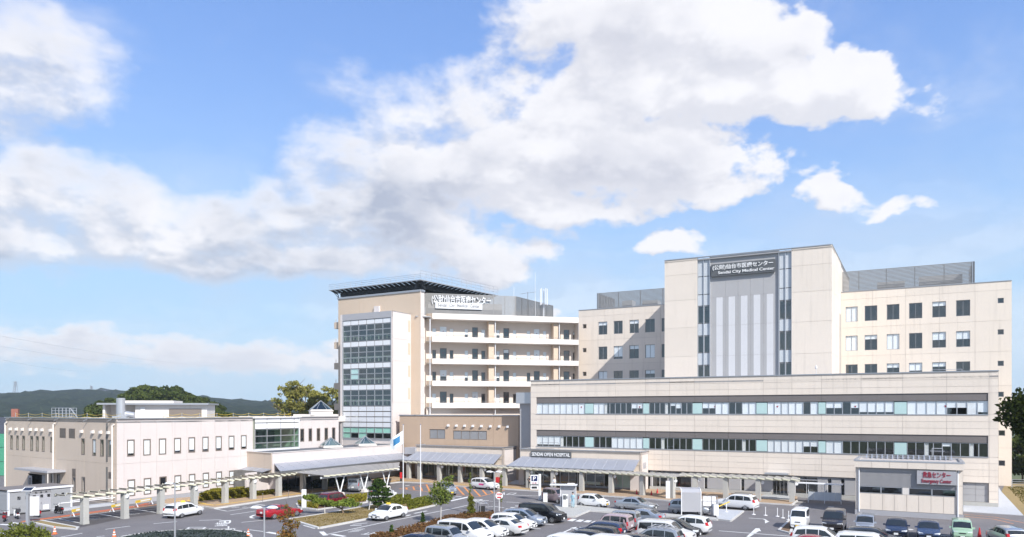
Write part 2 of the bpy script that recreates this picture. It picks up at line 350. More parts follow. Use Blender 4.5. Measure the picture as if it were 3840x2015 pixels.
def backing(par, fr, x0, x1, z0, z1, holes, m, d=.05, rev=.22, name='wall'):
    mb = MB()
    for a, b, c, e in cut(x0, x1, z0, z1, holes): mb.poly([(a, d, c), (b, d, c), (b, d, e), (a, d, e)])
    for h in holes:
        a, b, c, e = h[:4]
        if a < x0 or b > x1 or c < z0-.01 or e > z1+.01: continue
        y0, y1 = d-.045, d+rev
        mb.poly([(a, y0, c), (a, y0, e), (a, y1, e), (a, y1, c)]); mb.poly([(b, y0, c), (b, y1, c), (b, y1, e), (b, y0, e)])
        mb.poly([(a, y0, e), (b, y0, e), (b, y1, e), (a, y1, e)]); mb.poly([(a, y0, c), (a, y1, c), (b, y1, c), (b, y0, c)])
    return build(name, mb, m, par, fr.M)
def interior(par, fr, x0, x1, levels, depth=3.5, d=.3, name='room_interior', mm=None):
    mb = MB()
    for z0, z1 in levels:
        mb.c = 0
        mb.poly([(x0, d+depth, z0), (x1, d+depth, z0), (x1, d+depth, z1), (x0, d+depth, z1)]); mb.poly([(x0, d, z1), (x0, d+depth, z1), (x1, d+depth, z1), (x1, d, z1)])
        mb.poly([(x0, d, z0), (x0, d+depth, z0), (x0, d+depth, z1), (x0, d, z1)]); mb.poly([(x1, d, z0), (x1, d, z1), (x1, d+depth, z1), (x1, d+depth, z0)])
        mb.c = 1; mb.poly([(x0, d, z0), (x1, d, z0), (x1, d+depth, z0), (x0, d+depth, z0)])
    return build(name, mb, mm or [m_['room'], m_['floor_in']], par, fr.M)
def window(par, fr, x0, x1, z0, z1, kind='d', fm=None, fw=.055, split=1, d=.10, gm=None, sill=False, head=False):
    """kind: d dark, b blind down, h half blind, c curtain to one side, n nearly down"""
    fm = fm or m_['frame']; gm = gm or gl_dark
    w_, h_ = round(x1-x0, 2), round(z1-z0, 2)
    def fmesh():
        mb = MB(); mb.box(0, w_, 0, .09, 0, fw).box(0, w_, 0, .09, h_-fw, h_).box(0, fw, 0, .09, fw, h_-fw).box(w_-fw, w_, 0, .09, fw, h_-fw)
        for i in range(1, split): mb.box(w_*i/split-fw*.4, w_*i/split+fw*.4, .005, .085, fw, h_-fw)
        if sill: mb.box(-.06, w_+.06, -.16, .0, -.06, -.003)
        if head: mb.box(-.05, w_+.05, -.12, -.002, h_+.003, h_+.16)
        return mb.mesh('window', fm)
    o = link('window', cached(('wf', w_, h_, fw, split, sill, head, fm.name), fmesh), par, fr.M @ T(x0, d, z0))
    pm = cached(('wp', w_, h_, gm.name), lambda: MB().box(.02, w_-.02, .04, .052, .02, h_-.02).mesh('pane', gm))
    link('pane', pm, o)
    fr_ = {'b': 1., 'h': .5, 'n': .82, 'q': .28}.get(kind, 0)
    if fr_:
        hb = round(h_*fr_-.03, 2)
        link('blind', cached(('wb', w_, hb), lambda: MB().box(.04, w_-.04, .075, .08, -hb, 0).mesh('blind', m_['blind'])), o, T(0, 0, h_-.02))
    if kind == 'c':
        def cm():
            mb = MB(); n = 6; cw = w_*.42
            pts = [(.05+cw*i/n, .11+(.05 if i % 2 else 0)) for i in range(n+1)]
            for i in range(n): (xa, ya), (xb, yb) = pts[i], pts[i+1]; mb.poly([(xa, ya, .03), (xb, yb, .03), (xb, yb, h_-.03), (xa, ya, h_-.03)])
            return mb.mesh('curtain', m_['curtain'])
        link('curtain', cached(('wc', w_, h_), cm), o)
    return o
def text(s, size, depth, m, par, M, width=None, name='lettering', height=None):
    cu = bpy.data.curves.new('t', 'FONT'); cu.body = s; cu.size = size; cu.extrude = depth/2; cu.align_x = 'CENTER'; cu.align_y = 'CENTER'; cu.resolution_u = 3
    cu.offset = size*.012
    o = bpy.data.objects.new('t', cu); col.objects.link(o)
    me = bpy.data.meshes.new_from_object(o.evaluated_get(bpy.context.evaluated_depsgraph_get()))
    bpy.data.objects.remove(o); bpy.data.curves.remove(cu)
    me.name = name; me.materials.clear(); me.materials.append(m)
    v = np.zeros(len(me.vertices)*3); me.vertices.foreach_get('co', v); v = v.reshape(-1, 3)
    if len(v):
        if width: v[:, 0] *= width/(v[:, 0].max()-v[:, 0].min())
        if height: v[:, 1] *= height/(v[:, 1].max()-v[:, 1].min())
        v[:, 0] -= (v[:, 0].max()+v[:, 0].min())/2; v[:, 1] -= (v[:, 1].max()+v[:, 1].min())/2
        me.vertices.foreach_set('co', np.stack([v[:, 0], -v[:, 2], v[:, 1]], 1).ravel())
    me.update()
    return link(name, me, par, M)
def shell(par, pts, z0, z1, m, skip=(), name='side_wall', base=(0, 0)):
    mb = MB(); n = len(pts)
    for i in range(n):
        if i in skip: continue
        a, b = pts[i], pts[(i+1) % n]; a = (a[0]-base[0], a[1]-base[1]); b = (b[0]-base[0], b[1]-base[1])
        mb.poly([(*a, z0), (*b, z0), (*b, z1), (*a, z1)])
    return build(name, mb, m, par)
def roofslab(par, pts, z, m, base=(0, 0), name='roof', th=.2):
    return build(name, MB().prism([(p[0]-base[0], p[1]-base[1]) for p in pts], z-th, z), m, par)
def coping(par, pts, z, base=(0, 0), wd=.35, h=.09, m=None, closed=True, name='coping'):
    mb = MB(); n = len(pts)
    for i in range(n if closed else n-1):
        a, b = Vector(pts[i][:2]), Vector(pts[(i+1) % n][:2]); e = (b-a).normalized()*wd*.0
        mb.beam((a.x-base[0]-e.x, a.y-base[1]-e.y, z+h/2), (b.x-base[0]+e.x, b.y-base[1]+e.y, z+h/2), wd, h)
    return build(name, mb, m or m_['coping'], par)
def louvre(par, fr, x0, x1, z0, z1, n, m, d=0., th=None, dp=.14, name='slat', posts=0, pm=None, back=None):
    p = (z1-z0)/n; M = fr.M; w_ = round(x1-x0, 3); th = round(p*.66, 3)
    me = cached(('lv', w_, round(th, 3), dp, m.name), lambda: MB().box(0, w_, 0, dp, 0, th).mesh(name, m))
    for i in range(n): link(name, me, par, M @ T(x0, d, z0+p*i+p*.2))
    for i in range(posts):
        x = x0+w_*i/max(1, posts-1)
        link('post', cached(('lp', round(z1-z0, 2)), lambda: MB().box(-.06, .06, 0, .12, 0, z1-z0).mesh('post', pm or m_['alu'])), par, M @ T(x, d+dp+.02, z0))
th = R(28.3)
U = Vector((math.cos(th), -math.sin(th))); V = Vector((math.sin(th), math.cos(th)))
def lin(a, b, n): return [a+(b-a)*i/n for i in range(n+1)]

# ================================================================== NEW BLOCK
O = (2.84, 114.1)
hosp = thing('hospital_building', 'large cream hospital block with ribbon windows, tall sign tower and ward floors behind', 'building', (O[0], O[1], 0))
fL = Fr(O, U, 59.9, O)                    # low front block
H0 = 15.6
jx = [fL.s(p) for p in (2098, 2201, 2308.5, 2420.7, 2511, 2605, 2731, 2862, 2969.5, 3081, 3229, 3385, 3550, 3709)]
jx = [0.]+jx+[59.9]
rb0, rb1 = fL.s(2011), fL.s(3706)
BANDS = ((5.72, 7.3, 8.2), (10.62, 12.2, 13.12))
teal = [(2190.9, 2224.7), (2409, 2433.4), (2594.6, 2633), (2834, 2877.4), (3066.7, 3097), (3352, 3402)]
teal = [(fL.s(a), fL.s(b)) for a, b in teal]
holes = [(rb0, rb1, b[0], b[2]) for b in BANDS]
zsl = [2.75, 3.5, 4.25, 5.0, 5.72, 8.2, 9.0, 9.8, 10.62, 13.12, 13.9, 14.75, H0]
s0g = fL.s(2436)                        # grey ground-floor zone starts behind the pavilion
panels(hosp, fL, jx, zsl, holes, m_['cream'])
backing(hosp, fL, 0, 59.9, 2.75, H0, holes, m_['joint'], rev=.5)
interior(hosp, fL, .2, 59.7, [(4.6, 8.3), (9.4, 13.2)], 5.)
for z0, z1, z2 in BANDS:                # dark strips over the ribbons
    xs = sorted({rb0, rb1, *[x for x in jx if rb0+.5 < x < rb1-.5]})
    panels(hosp, fL, xs, [z1+.03, z2-.03], [], m_['dgrey'], gap=.012, d=.10, name='spandrel_panel')
codes = (['nnnncddd', 'ddcbbbbb', 'ddcdddd', 'ddddddcd', 'bbbbbhh', 'bbdddddd', 'ddcdqddcd'],
         ['bbbbbbbb', 'bbcddddhh', 'dddcqhdd', 'hhbbddbb', 'bbbbbdb', 'hhdhnnnn', 'bbbbhhbn'])
codes[0][1] = 'dddbbbbb'
for (z0, z1, z2), cs in zip(BANDS, codes):
    ed = [rb0]+[v for t_ in teal for v in t_]+[rb1]
    for k, cd in enumerate(cs):
        a, b = ed[2*k], ed[2*k+1]; n = len(cd)
        for i, c in enumerate(cd):
            window(hosp, fL, a+(b-a)*i/n, a+(b-a)*(i+1)/n, z0, z1, c, m_['alu'], .045, d=.2)
    for a, b in teal:
        build('teal_panel', MB().box(.05, b-a-.05, 0, .05, .05, z1-z0-.05), m_['teal'], hosp, fL.M @ T(a, .2, z0))
    build('window_sill', MB().box(rb0-.02, rb1+.02, -.07, .19, -.06, 0), m_['alu'], hosp, fL.M @ T(0, 0, z0))
# red triangle rescue marks on panes
for px, b in ((2178, 1), (2680, 1), (3546, 1), (3207, 1), (2397, 1), (2914, 1)):
    x = fL.s(px); z = BANDS[b][1]-.75
    build('rescue_mark', MB().poly([(-.14, 0, .24), (0, 0, 0), (.14, 0, .24)]), m_['signred'], hosp, fL.M @ T(x, .232, z))
# ground floor: grey cladding with openings
op = []
def gop(pa, pb, ya, yb, kind, split=1):
    x0, x1 = fL.s(pa), fL.s(pb); z1_ = min(2.7, fL.z((pa+pb)/2, ya)); z0_ = max(.12, fL.z((pa+pb)/2, yb))
    op.append((x0, x1, z0_, z1_, kind, split))
gop(2443, 2500, 1782, 1828, 'd', 2); gop(2530, 2590, 1785, 1830, 'd', 1); gop(2443, 2592, 1768, 1776, 'd', 4); gop(2638, 2651, 1770, 1841, 'd', 1); gop(2776, 2790, 1777, 1845, 'd', 1)
gop(2980, 3066, 1802, 1858, 'd', 2); gop(2986, 3066, 1789, 1800, 'd', 2); gop(3102, 3118, 1794, 1852, 'd', 1); gop(3152, 3167, 1795, 1868, 'd', 1)
xd0, xd1 = fL.s(2896), fL.s(2952); op.append((xd0, xd1, .05, 2.35, 'door', 4))
backing(hosp, fL, s0g, 59.9, 0, 2.75, op, m_['joint'], d=.30, rev=.3, name='base_wall')
gx = [s0g]+[x for x in jx if x > s0g+.6]
panels(hosp, fL, gx, [.55, 2.7], [o[:4] for o in op]+[(fL.s(3611), fL.s(3708), 0, 3.), (fL.s(3708), 60, 0, 3.)], m_['grey'], d=.25)
build('plinth', MB().box(s0g, xd0-.1, -.05, .29, 0, .5).box(xd1+.1, 59.86, -.05, .29, 0, .5), m_['conc'], hosp, fL.M)
xs = lin(fL.s(3611), fL.s(3708), 2)
panels(hosp, fL, xs, [.52, 1.3, 2.0, 2.72], [], m_['grey'], d=.24)
panels(hosp, fL, [fL.s(3708), 59.9], [0.02, .9, 1.8, 2.75], [], m_['cream'])
interior(hosp, fL, s0g, 59.6, [(.02, 2.74)], 3.5, d=.62)
for x0, x1, z0, z1, k, sp in op:
    o = window(hosp, fL, x0, x1, z0, z1, 'd', m_['alu_w'] if k != 'door' else m_['frame'], .05, sp, d=.38)
build('entrance_awning', MB().prism([(fL.s(2875), -1.5), (fL.s(2962), -1.5), (fL.s(2962), .2), (fL.s(2875), .2)], 2.9, 3.12), m_['alu'], hosp, fL.M)
# roof of the low block and its upstands
lowpts = [fL.w(0, 0), fL.w(59.9, 0), fL.w(59.9, 29.7), fL.w(0, 29.7)]
roofslab(hosp, lowpts, H0-.5, m_['roof_l'], O)
coping(hosp, [fL.w(-.05, .1), fL.w(59.95, .1)], H0, O, .4, .12, closed=False)
shell(hosp, [(p.x, p.y) for p in lowpts], 0, H0-.02, m_['cream'], skip=(0,), base=O)
# sign tower
TX0, TX1, TD, TH = 16.4, 40.98, 14.7, 34.9
fT = Fr(fL.w(0, TD), U, 0, O); fT0 = fT
a0, a1 = fT.s(2615), fT.s(2661); b0, b1 = fT.s(2921), fT.s(2968)      # the two glazed strips
tz = [H0-.6, 19.6, 23.7, 27.8, 31.4, TH]
def tzz(px, *ys): return [fT.z(px, y) for y in ys]
strips = [(a0, a1), (b0, b1)]
th_holes = [(a, b, H0-.6, TH) for a, b in strips]
panels(hosp, fT, [TX0, a0], [H0-.6]+tzz(2497, 1340, 1233, 1131, 1036)+[TH-.02], [], m_['cream'])
panels(hosp, fT, [b1, TX1], [H0-.6]+tzz(3080, 1324, 1204, 1090, 990)+[TH-.02], [], m_['cream'])
fTr = Fr(fL.w(TX1, TD), V, 0, O)         # right flank
panels(hosp, fTr, [0, 5., 10., 15.1], [H0-.6]+tzz(3080, 1324, 1204, 1090, 990)+[TH-.02], [], m_['cream'])
shell(hosp, [tuple(fL.w(x, y))[:2] for x, y in ((TX0+.06, TD+.06), (a0, TD+.06))]+[(0, 0)], H0-.6, TH, m_['joint'], skip=(1, 2), base=O, name='wall')
shell(hosp, [tuple(fL.w(x, y))[:2] for x, y in ((b1, TD+.06), (TX1-.06, TD+.06), (TX1-.06, TD+32), (TX0, TD+32), (TX0, TD+.05))], H0-.6, TH, m_['cream'], skip=(4,), base=O)
# centre field, set back a little, in grey with five ribbed white stripes
CD = .35
fC = Fr(fL.w(0, TD+CD), U, 0, O)
stripes = [(fC.s(2150+.4585*p), fC.s(2150+.4585*q)) for p, q in ((1170, 1222), (1270, 1323), (1371, 1425), (1475, 1530), (1582, 1637))]
zst = fC.z(2150+.4585*1400, 880+.4585*498)
fz = [H0-.6]+[fC.z(2665, 880+.4585*y) for y in (995, 750)]+[zst, fC.z(2665, 880+.4585*372), TH-.02]
sh = [(a, b, H0-.6, zst) for a, b in stripes]
panels(hosp, fC, [a1]+[(a+b)/2 for a, b in zip([s[1] for s in stripes[:-1]], [s[0] for s in stripes[1:]])]+[b0], fz, sh, m_['tower_grey'], gap=.01)
mbk = MB()
mbk.poly([(a1, .052, H0-.6), (b0, .052, H0-.6), (b0, .052, TH), (a1, .052, TH)])
build('wall', mbk, m_['joint'], hosp, fC.M)
for a, b in stripes:
    for za, zb in zip(fz[:3], fz[1:4]):
        def rm():
            mb = MB(); n = 9; w_ = b-a
            for i in range(n): mb.box(w_*i/n+.008, w_*(i+1)/n-.02, 0, .05, .015, zb-za-.015)
            return mb.mesh('ribbed_panel', m_['rib'])
        build_me = rm(); link('ribbed_panel', build_me, hosp, fC.M @ T(a, -.01, za))
# glazed strips: panes and spandrels
for (a, b), px, ys in (((a0, a1), 2640, (197, 343, 490, 583, 727, 827, 968, 1068, 1160)), ((b0, b1), 2945, (120, 280, 437, 537, 690, 790, 942, 1047, 1145))):
    fS = Fr(fL.w(0, TD+.25), U, 0, O)
    zz = [fS.z(px, 880+.4585*y) for y in ys]; zz[0] = TH-.1; zz[-1] = H0-.6
    kinds = 'wwwdwdwd'
    for i, k in enumerate(kinds):
        for h_ in (0, 1):
            x0 = a+(b-a)*h_/2; x1 = x0+(b-a)/2
            if k == 'd': window(hosp, fS, x0+.03, x1-.03, zz[i+1]+.03, zz[i]-.03, 'd', m_['frame'], .07, d=.05, gm=gl_bay)
            else:
                link('opal_panel', MB().box(.05, x1-x0-.05, 0, .06, .05, zz[i]-zz[i+1]-.05).mesh('opal_panel', m_['opal']), hosp, fS.M @ T(x0, .04, zz[i+1]))
    build('mullion', MB().box(a-.06, a+.03, -.2, .3, H0-.6, TH-.03).box(b-.03, b+.06, -.2, .3, H0-.6, TH-.03).box((a+b)/2-.05, (a+b)/2+.05, -.12, .1, H0-.6, TH-.1), m_['alu'], hosp, fS.M)
    interior(hosp, fS, a, b, [(15, 18.7), (18.8, 22.8), (22.9, 27), (27.1, TH-.2)], 2.2, d=.3)
roofslab(hosp, [fL.w(TX0, TD), fL.w(TX1, TD), fL.w(TX1, TD+32), fL.w(TX0, TD+32)], TH-.2, m_['roof_l'], O)
coping(hosp, [fL.w(TX0, TD+.1), fL.w(TX1-.1, TD+.1), fL.w(TX1-.1, TD+32)], TH, O, .35, .12, closed=False)
# tower sign board
sx0, sx1 = fC.s(2150+.4585*1133), fC.s(2150+.4585*1652)
sz0, sz1 = fC.z(2670, 880+.4585*350), fC.z(2905, 880+.4585*197); cxs = (sx0+sx1)/2
sz1 = fC.z(2670, 880+.4585*250)
sg = build('sign_board', MB().box(-(sx1-sx0)/2, (sx1-sx0)/2, -.35, 0, 0, sz1-sz0), m_['signgrey'], hosp, fC.M @ T(cxs, -.1, sz0))
hh = sz1-sz0
text('(公財)仙台市医療センター', 1.9, .1, m_['white'], sg, T(0, -.4, hh*.69), (sx1-sx0)*.95, height=hh*.46)
text('Sendai City Medical Center', 1.25, .1, m_['white'], sg, T(.5, -.4, hh*.24), (sx1-sx0)*.88, height=hh*.30)
# ward wing behind
WX0, WX1, WD, WH = -4.9, 63.98, 29.8, 30.15
fW = Fr(fL.w(0, WD), U, 0, O)
wz = [H0-.8, 19.85, 24.4, 28.9, WH]
wcols_r = [(592, 690), (747, 850), (928, 1031), (1110, 1218), (1300, 1412), (1495, 1610)]
wcols_l = [(205, 277), (330, 403), (459, 535), (588, 666), (722, 800)]
rows = [(25.35, 27.75), (20.7, 23.1), (16.1, 18.5)]
wins = []
seq = iter('bdddqd' 'bqbdhh' 'ddqhqd')
for r_, (z0, z1) in enumerate(rows):
    for a, b in wcols_r: wins.append((fW.s(2900+.4585*a), fW.s(2900+.4585*b), z0, z1, next(seq), 2))
seq = iter('qdqdd' 'dnqbd' 'bddqd')
for r_, (z0, z1) in enumerate(rows):
    for a, b in wcols_l: wins.append((fW.s(2150+.4585*a), fW.s(2150+.4585*b), z0, z1, next(seq), 2))
for px, ys in ((2900+.4585*1860, (540, 797, 1054, 1307)),):
    for y in ys:
        x = fW.s(px); z = fW.z(px, 880+.4585*y); wins.append((x-.38, x+.38, z-.38, z+.38, 'd', 1))
for y in (1624.6, 1737.4):
    x = fW.s(3757); z = fW.z(3757, y); wins.append((x-.4, x+.4, z-.4, z+.4, 'd', 1))
for y in (751, 946, 1140):
    x = fW.s(2150+.4585*92); z = fW.z(2192, 880+.4585*y); wins.append((x-.38, x+.38, z-.4, z+.4, 'd', 1))
hl = [w_[:4] for w_ in wins]
lx = lin(WX0, TX0, 4)
rx = lin(TX1, WX1, 5)
panels(hosp, fW, lx, wz, hl, m_['cream'])
panels(hosp, fW, rx, wz, hl, m_['cream'])
panels(hosp, fW, [59.9+.1, WX1], [.02, 5.6, 10.6, H0-.8], hl, m_['cream'])
backing(hosp, fW, WX0, TX0, H0-.8, WH, hl, m_['joint']); backing(hosp, fW, TX1, WX1, H0-.8, WH, hl, m_['joint']); backing(hosp, fW, 59.9, WX1, 0, H0-.8, hl, m_['joint'])
interior(hosp, fW, WX0+.3, TX0, [(15, 19.3), (19.7, 23.9), (24.3, 28.6)], 2.5); interior(hosp, fW, TX1, WX1-.3, [(15, 19.3), (19.7, 23.9), (24.3, 28.6)], 2.5)
interior(hosp, fW, 60.2, WX1-.3, [(1, 5), (5.3, 9.3), (9.6, 14)], 1.5)
for x0, x1, z0, z1, k, sp in wins: window(hosp, fW, x0, x1, z0, z1, k, m_['frame'], .06, sp, d=.13, head=sp == 2)
for a, b in wcols_r: pass
wpts = [fL.w(WX0, WD+.06), fL.w(WX1, WD+.06), fL.w(WX1, WD+19), fL.w(WX0, WD+19)]
shell(hosp, [(p.x, p.y) for p in wpts], 0, WH-.02, m_['cream'], skip=(0,), base=O)
roofslab(hosp, wpts, WH-.4, m_['roof_l'], O)
coping(hosp, [fL.w(WX0, WD+.1), fL.w(TX0, WD+.1)], WH, O, .35, .1, closed=False); coping(hosp, [fL.w(TX1, WD+.1), fL.w(WX1, WD+.1)], WH, O, .35, .1, closed=False)
# slit windows in the recess beside the tower: three thin bronze lines
for k in range(3):
    build('slit_window', MB().box(-.06, .06, -.04, .05, 15.5, 26.5), m_['frame'], hosp, fTr.M @ T(12.2+k*1.0, 0, 0))
# roof screens
fS1 = Fr(fL.w(0, WD+3.2), U, 0, O)
x0, x1 = fS1.s(2900+.4585*480), fS1.s(2900+.4585*1645); zt = fS1.z(3654, 880+.4585*218)
sc1 = build('screen_frame', MB().box(x0, x1, .2, .28, WH-.4, WH-.3).box(x0, x1, .2, .28, zt-.08, zt), m_['alu'], hosp, fS1.M)
louvre(sc1, Fr((0, 0), (1, 0)), x0, x1, WH-.1, zt, 19, m_['slatg'], th=.16, posts=6)
fS1r = Fr(fL.w(x1, WD+3.2), V, 0, O)
sc1r = build('screen_frame', MB().box(0, 9, .2, .28, zt-.08, zt), m_['alu'], hosp, fS1r.M); louvre(sc1r, Fr((0, 0), (1, 0)), 0, 9, WH-.1, zt, 19, m_['slatg'], th=.16, posts=3)
build('rooftop_unit', MB().box(46, 50, 5, 7, WH-.4, WH+1.9).box(52, 58, 5, 8, WH-.4, WH+2.4).box(55, 56.5, 4, 5, WH-.4, WH+1.2), m_['alu_w'], hosp, Fr(fL.w(0, WD), U, 0, O).M)
x0, x1 = fS1.s(2150+.4585*193), fS1.s(2150+.4585*743)+4; zt = fS1.z(2150+.4585*193, 880+.4585*480)
sc2 = build('screen_frame', MB().box(x0, x1, .2, .28, zt-.08, zt), m_['alu'], hosp, fS1.M)
louvre(sc2, Fr((0, 0), (1, 0)), x0, x1, WH-.1, zt, 17, m_['slatg'], th=.15, posts=5)
fS2l = Fr(fL.w(x0, WD+3.2+9), -V, 0, O)
sc2l = build('screen_frame', MB().box(0, 9, .2, .28, zt-.08, zt), m_['alu'], hosp, fS2l.M); louvre(sc2l, Fr((0, 0), (1, 0)), 0, 9, WH-.1, zt, 17, m_['slatg'], th=.15, posts=3)
build('rooftop_unit', MB().box(2, 4, 5, 7, WH-.4, WH+2).box(6, 9, 5, 7, WH-.4, WH+1.7), m_['alu_w'], hosp, Fr(fL.w(0, WD), U, 0, O).M)
# ladder rail on the low roof and a small roof lamp
build('roof_ladder', MB().tube([(53.3, 6, H0-.4), (53.3, 6, H0+.6), (56.6, 6, H0+.6), (56.6, 6, H0-.4)], .03).tube([(55, 6, H0-.4), (55, 6, H0+.6)], .03), m_['alu'], hosp, fL.M)
x = fL.s(2150+.4585*1975); build('roof_lamp', MB().cyl((0, 0, 0), (0, 0, .9), .03).lathe([(.05, .9), (.13, 1.05), (.1, 1.3), (.02, 1.42)], 8), m_['alu_w'], hosp, fL.M @ T(x, 1.5, H0-.1))
# grey connecting pier at the left end
build('pier', MB().box(-2.6, -.35, 1.4, 5, 0, 13.2), m_['grey'], hosp, fL.M)
build('pier_cap', MB().box(-3.0, -.15, .9, 5.4, 12.2, 13.9), m_['alu'], hosp, fL.M)
# ================================================================== OLD WARD TOWER
T0 = (-32.9, 142.0)
ward = thing('ward_building', 'older tan and white hospital ward with glass stair bay, balconies and rooftop helipad', 'building', (T0[0], T0[1], 0))
UO = Vector((.866, -.5))
fO = Fr(T0, UO, 20.3, T0); OH = 32.4; OX = fO.s(1577)
tzs = [0.02, 8, 12.4, 16.3, 20.2, 24.1, 28.3, OH-.25]
panels(ward, fO, [0, 5.2], tzs, [], m_['tan']); panels(ward, fO, [17.3, OX], tzs, [], m_['tan']); panels(ward, fO, [5.2, 11.2, 17.3], [28.3, OH-.25], [], m_['tan'])
fOr = Fr(fO.w(OX, 0), Vector((.5, .866)), 0, T0); OS = fOr.s(1591.5)
pe = fOr.w(OS, .05); opts = [fO.w(0, .06), fOr.w(.0, .06), pe, pe+Vector((-.02, .2, 0)).normalized()*18+Vector((-2., 0, 0)), fO.w(0, 22)]
shell(ward, [(p.x, p.y) for p in opts], 0, OH-.02, m_['tan'], base=T0)
panels(ward, fOr, [0, OS], tzs, [], m_['white_wall'], d=-.02)
roofslab(ward, opts, OH-.3, m_['roof'], T0); coping(ward, [fO.w(-.1, .1), fO.w(OX, .1), fOr.w(OS, .1)], OH-.25, T0, .5, .35, m=m_['coping'], closed=False)
build('roof_vent', MB().box(9, 10.2, -.35, .0, 28.4, 30.2), m_['white_wall'], ward, fO.M)
# glass bay
BD = -5.3; bx0, bx1, BH = 5.5, 17.26, 28.3
fY = Fr(fO.w(0, BD), UO, 0, T0)
gy = [395, 437, 480, 523, 568, 612, 656, 700, 743, 787, 830, 873, 917, 960, 1003, 1046, 1088, 1131, 1173, 1216, 1258, 1302, 1345]
gz = [fY.z(1469, 1000+.4808*y) for y in gy]
kinds = 'SGGGSGGGSGGGSGGGSSSSgg'
gx0 = bx0+.55; cols = lin(gx0, bx1-.25, 6)
for i, k in enumerate(kinds):
    for j in range(6):
        x0, x1, z0, z1 = cols[j], cols[j+1], gz[i+1], gz[i]
        if k == 'S':
            build_p = cached(('sp', round(x1-x0, 2), round(z1-z0, 2)), lambda: MB().box(.06, x1-x0-.06, 0, .05, .07, z1-z0-.07).mesh('spandrel_panel', m_['alu_w']))
            link('spandrel_panel', build_p, ward, fY.M @ T(x0, .06, z0))
        else:
            window(ward, fY, x0+.02, x1-.02, z0+.02, z1-.02, 'b' if k == 'g' and (i == 20 or j in (0, 2)) else ('b' if (i, j) in ((9, 1), (10, 1)) else 'd'), m_['alu'], .05, d=.05, gm=gl_green if k == 'g' else gl_bay)
build('bay_mullions', MB().box(cols[0]-.08, cols[-1]+.08, .02, .1, gz[-1]-.4, gz[-1]).box(cols[0]-.1, cols[0]-.005, -.05, .15, gz[-1], gz[0]+.1).box(cols[-1]+.005, cols[-1]+.1, -.05, .15, gz[-1], gz[0]+.1), m_['alu'], ward, fY.M)
build('bay_head', MB().box(bx0+.3, bx1, -.04, .12, gz[0], BH), m_['sign_l'], ward, fY.M)
build('bay_base', MB().box(bx0, bx1, 0, .3, 0, gz[-1]-.4), m_['white_wall'], ward, fY.M)
build('bay_pier', MB().box(bx0, bx0+.45, -.06, .4, 0, BH).box(bx1-.12, bx1, -.06, .2, 0, BH), m_['white_wall'], ward, fY.M)
lv = [gz[0], gz[4], gz[8], gz[12], gz[16], gz[20]]
levels = [(gz[4]+.25, gz[0]), (gz[8]+.25, gz[4]-.15), (gz[12]+.25, gz[8]-.15), (gz[16]+.25, gz[12]-.15), (gz[22], gz[20])]
interior(ward, fY, bx0+.5, bx1-.1, levels, 4.6, d=.2)
for z0, z1 in levels[:4]:                     # balustrade and dayroom tables behind the glass
    mb = MB().box(bx0+.8, bx1-.4, .7, .74, z0+.85, z0+.9)
    for k in range(12): mb.box(gx0+k*.95, gx0+k*.95+.05, .7, .74, z0, z0+.9)
    for k in range(4): x = gx0+1+k*2.6; mb.box(x, x+1.3, 1.4, 2.2, z0+.68, z0+.73).box(x+.6, x+.7, 1.75, 1.85, z0, z0+.68)
    build('dayroom_furniture', mb, m_['cedge'], ward, fY.M)
fYr = Fr(fO.w(bx1, BD), Vector((.5, .866)), 0, T0)
ws = [0.02]+[fYr.z(1500, 1000+.4808*y) for y in (1060, 912, 738, 566)]+[BH]
panels(ward, fYr, [0, 5.3], ws, [], m_['white_wall'])
for y in (470, 645, 818, 992):
    z = fYr.z(1545, 1000+.4808*y); build('side_vent', MB().box(4.5, 5.0, -.05, .02, z-1, z+1), m_['tan'], ward, fYr.M)
shell(ward, [tuple(fO.w(x, y))[:2] for x, y in ((bx0, 0), (bx0, BD+.05), (bx1-.05, BD+.06), (bx1-.05, 0))], 0, BH, m_['white_wall'], skip=(1, 3), base=T0)
roofslab(ward, [fO.w(bx0, BD), fO.w(bx1, BD), fO.w(bx1, 0), fO.w(bx0, 0)], BH, m_['coping'], T0, th=.12)
# balcony wing
UB = Vector((math.cos(R(13.5)), math.sin(R(13.5))))
fB = Fr((-14.35, 132.8), UB, 0, T0); WB = 2.3
xb0, xb1 = fB.s(1602), fB.s(2169.5)
slabs = [24.27, 20.36, 16.43, 12.5]
bp = lin(xb0, xb1, 5)
def balcony(zt, h, nm):
    mb = MB(); pl = [(xb0, 1.2), (xb0+.9, 0), (xb1, 0), (xb1, WB), (xb0, WB)]
    o = build(nm, MB().prism(pl, zt-h, zt-h+.22), m_['balc'], ward, fB.M)
    for i in range(5):
        a = bp[i] if i else xb0+.9
        build('fascia_panel', MB().box(.006, bp[i+1]-a-.006, 0, .14, 0, h), m_['balc'], o, T(a, -.02, zt-h))
    build('fascia_panel', MB().prism([(xb0, 1.2), (xb0+.9, 0), (xb0+.9, .15), (xb0+.12, 1.2)], zt-h, zt-.004), m_['tan'], o)
    return o
bal = [balcony(28.4, 1.0, 'roof_eave')]+[balcony(z, .92, 'balcony') for z in slabs]
for o, z in zip(bal[1:], slabs):
    mb = MB().tube([(xb0+.9, .25, z+.32), (xb1, .25, z+.32)], .018, 4).tube([(xb0+.9, .25, z+.15), (xb1, .25, z+.15)], .014, 4)
    for k in range(15): x = xb0+1+(xb1-xb0-1.2)*k/14; mb.cyl((x, .25, z-.1), (x, .25, z+.34), .02, n=4)
    build('railing', mb, m_['frame'], o)
bw = []
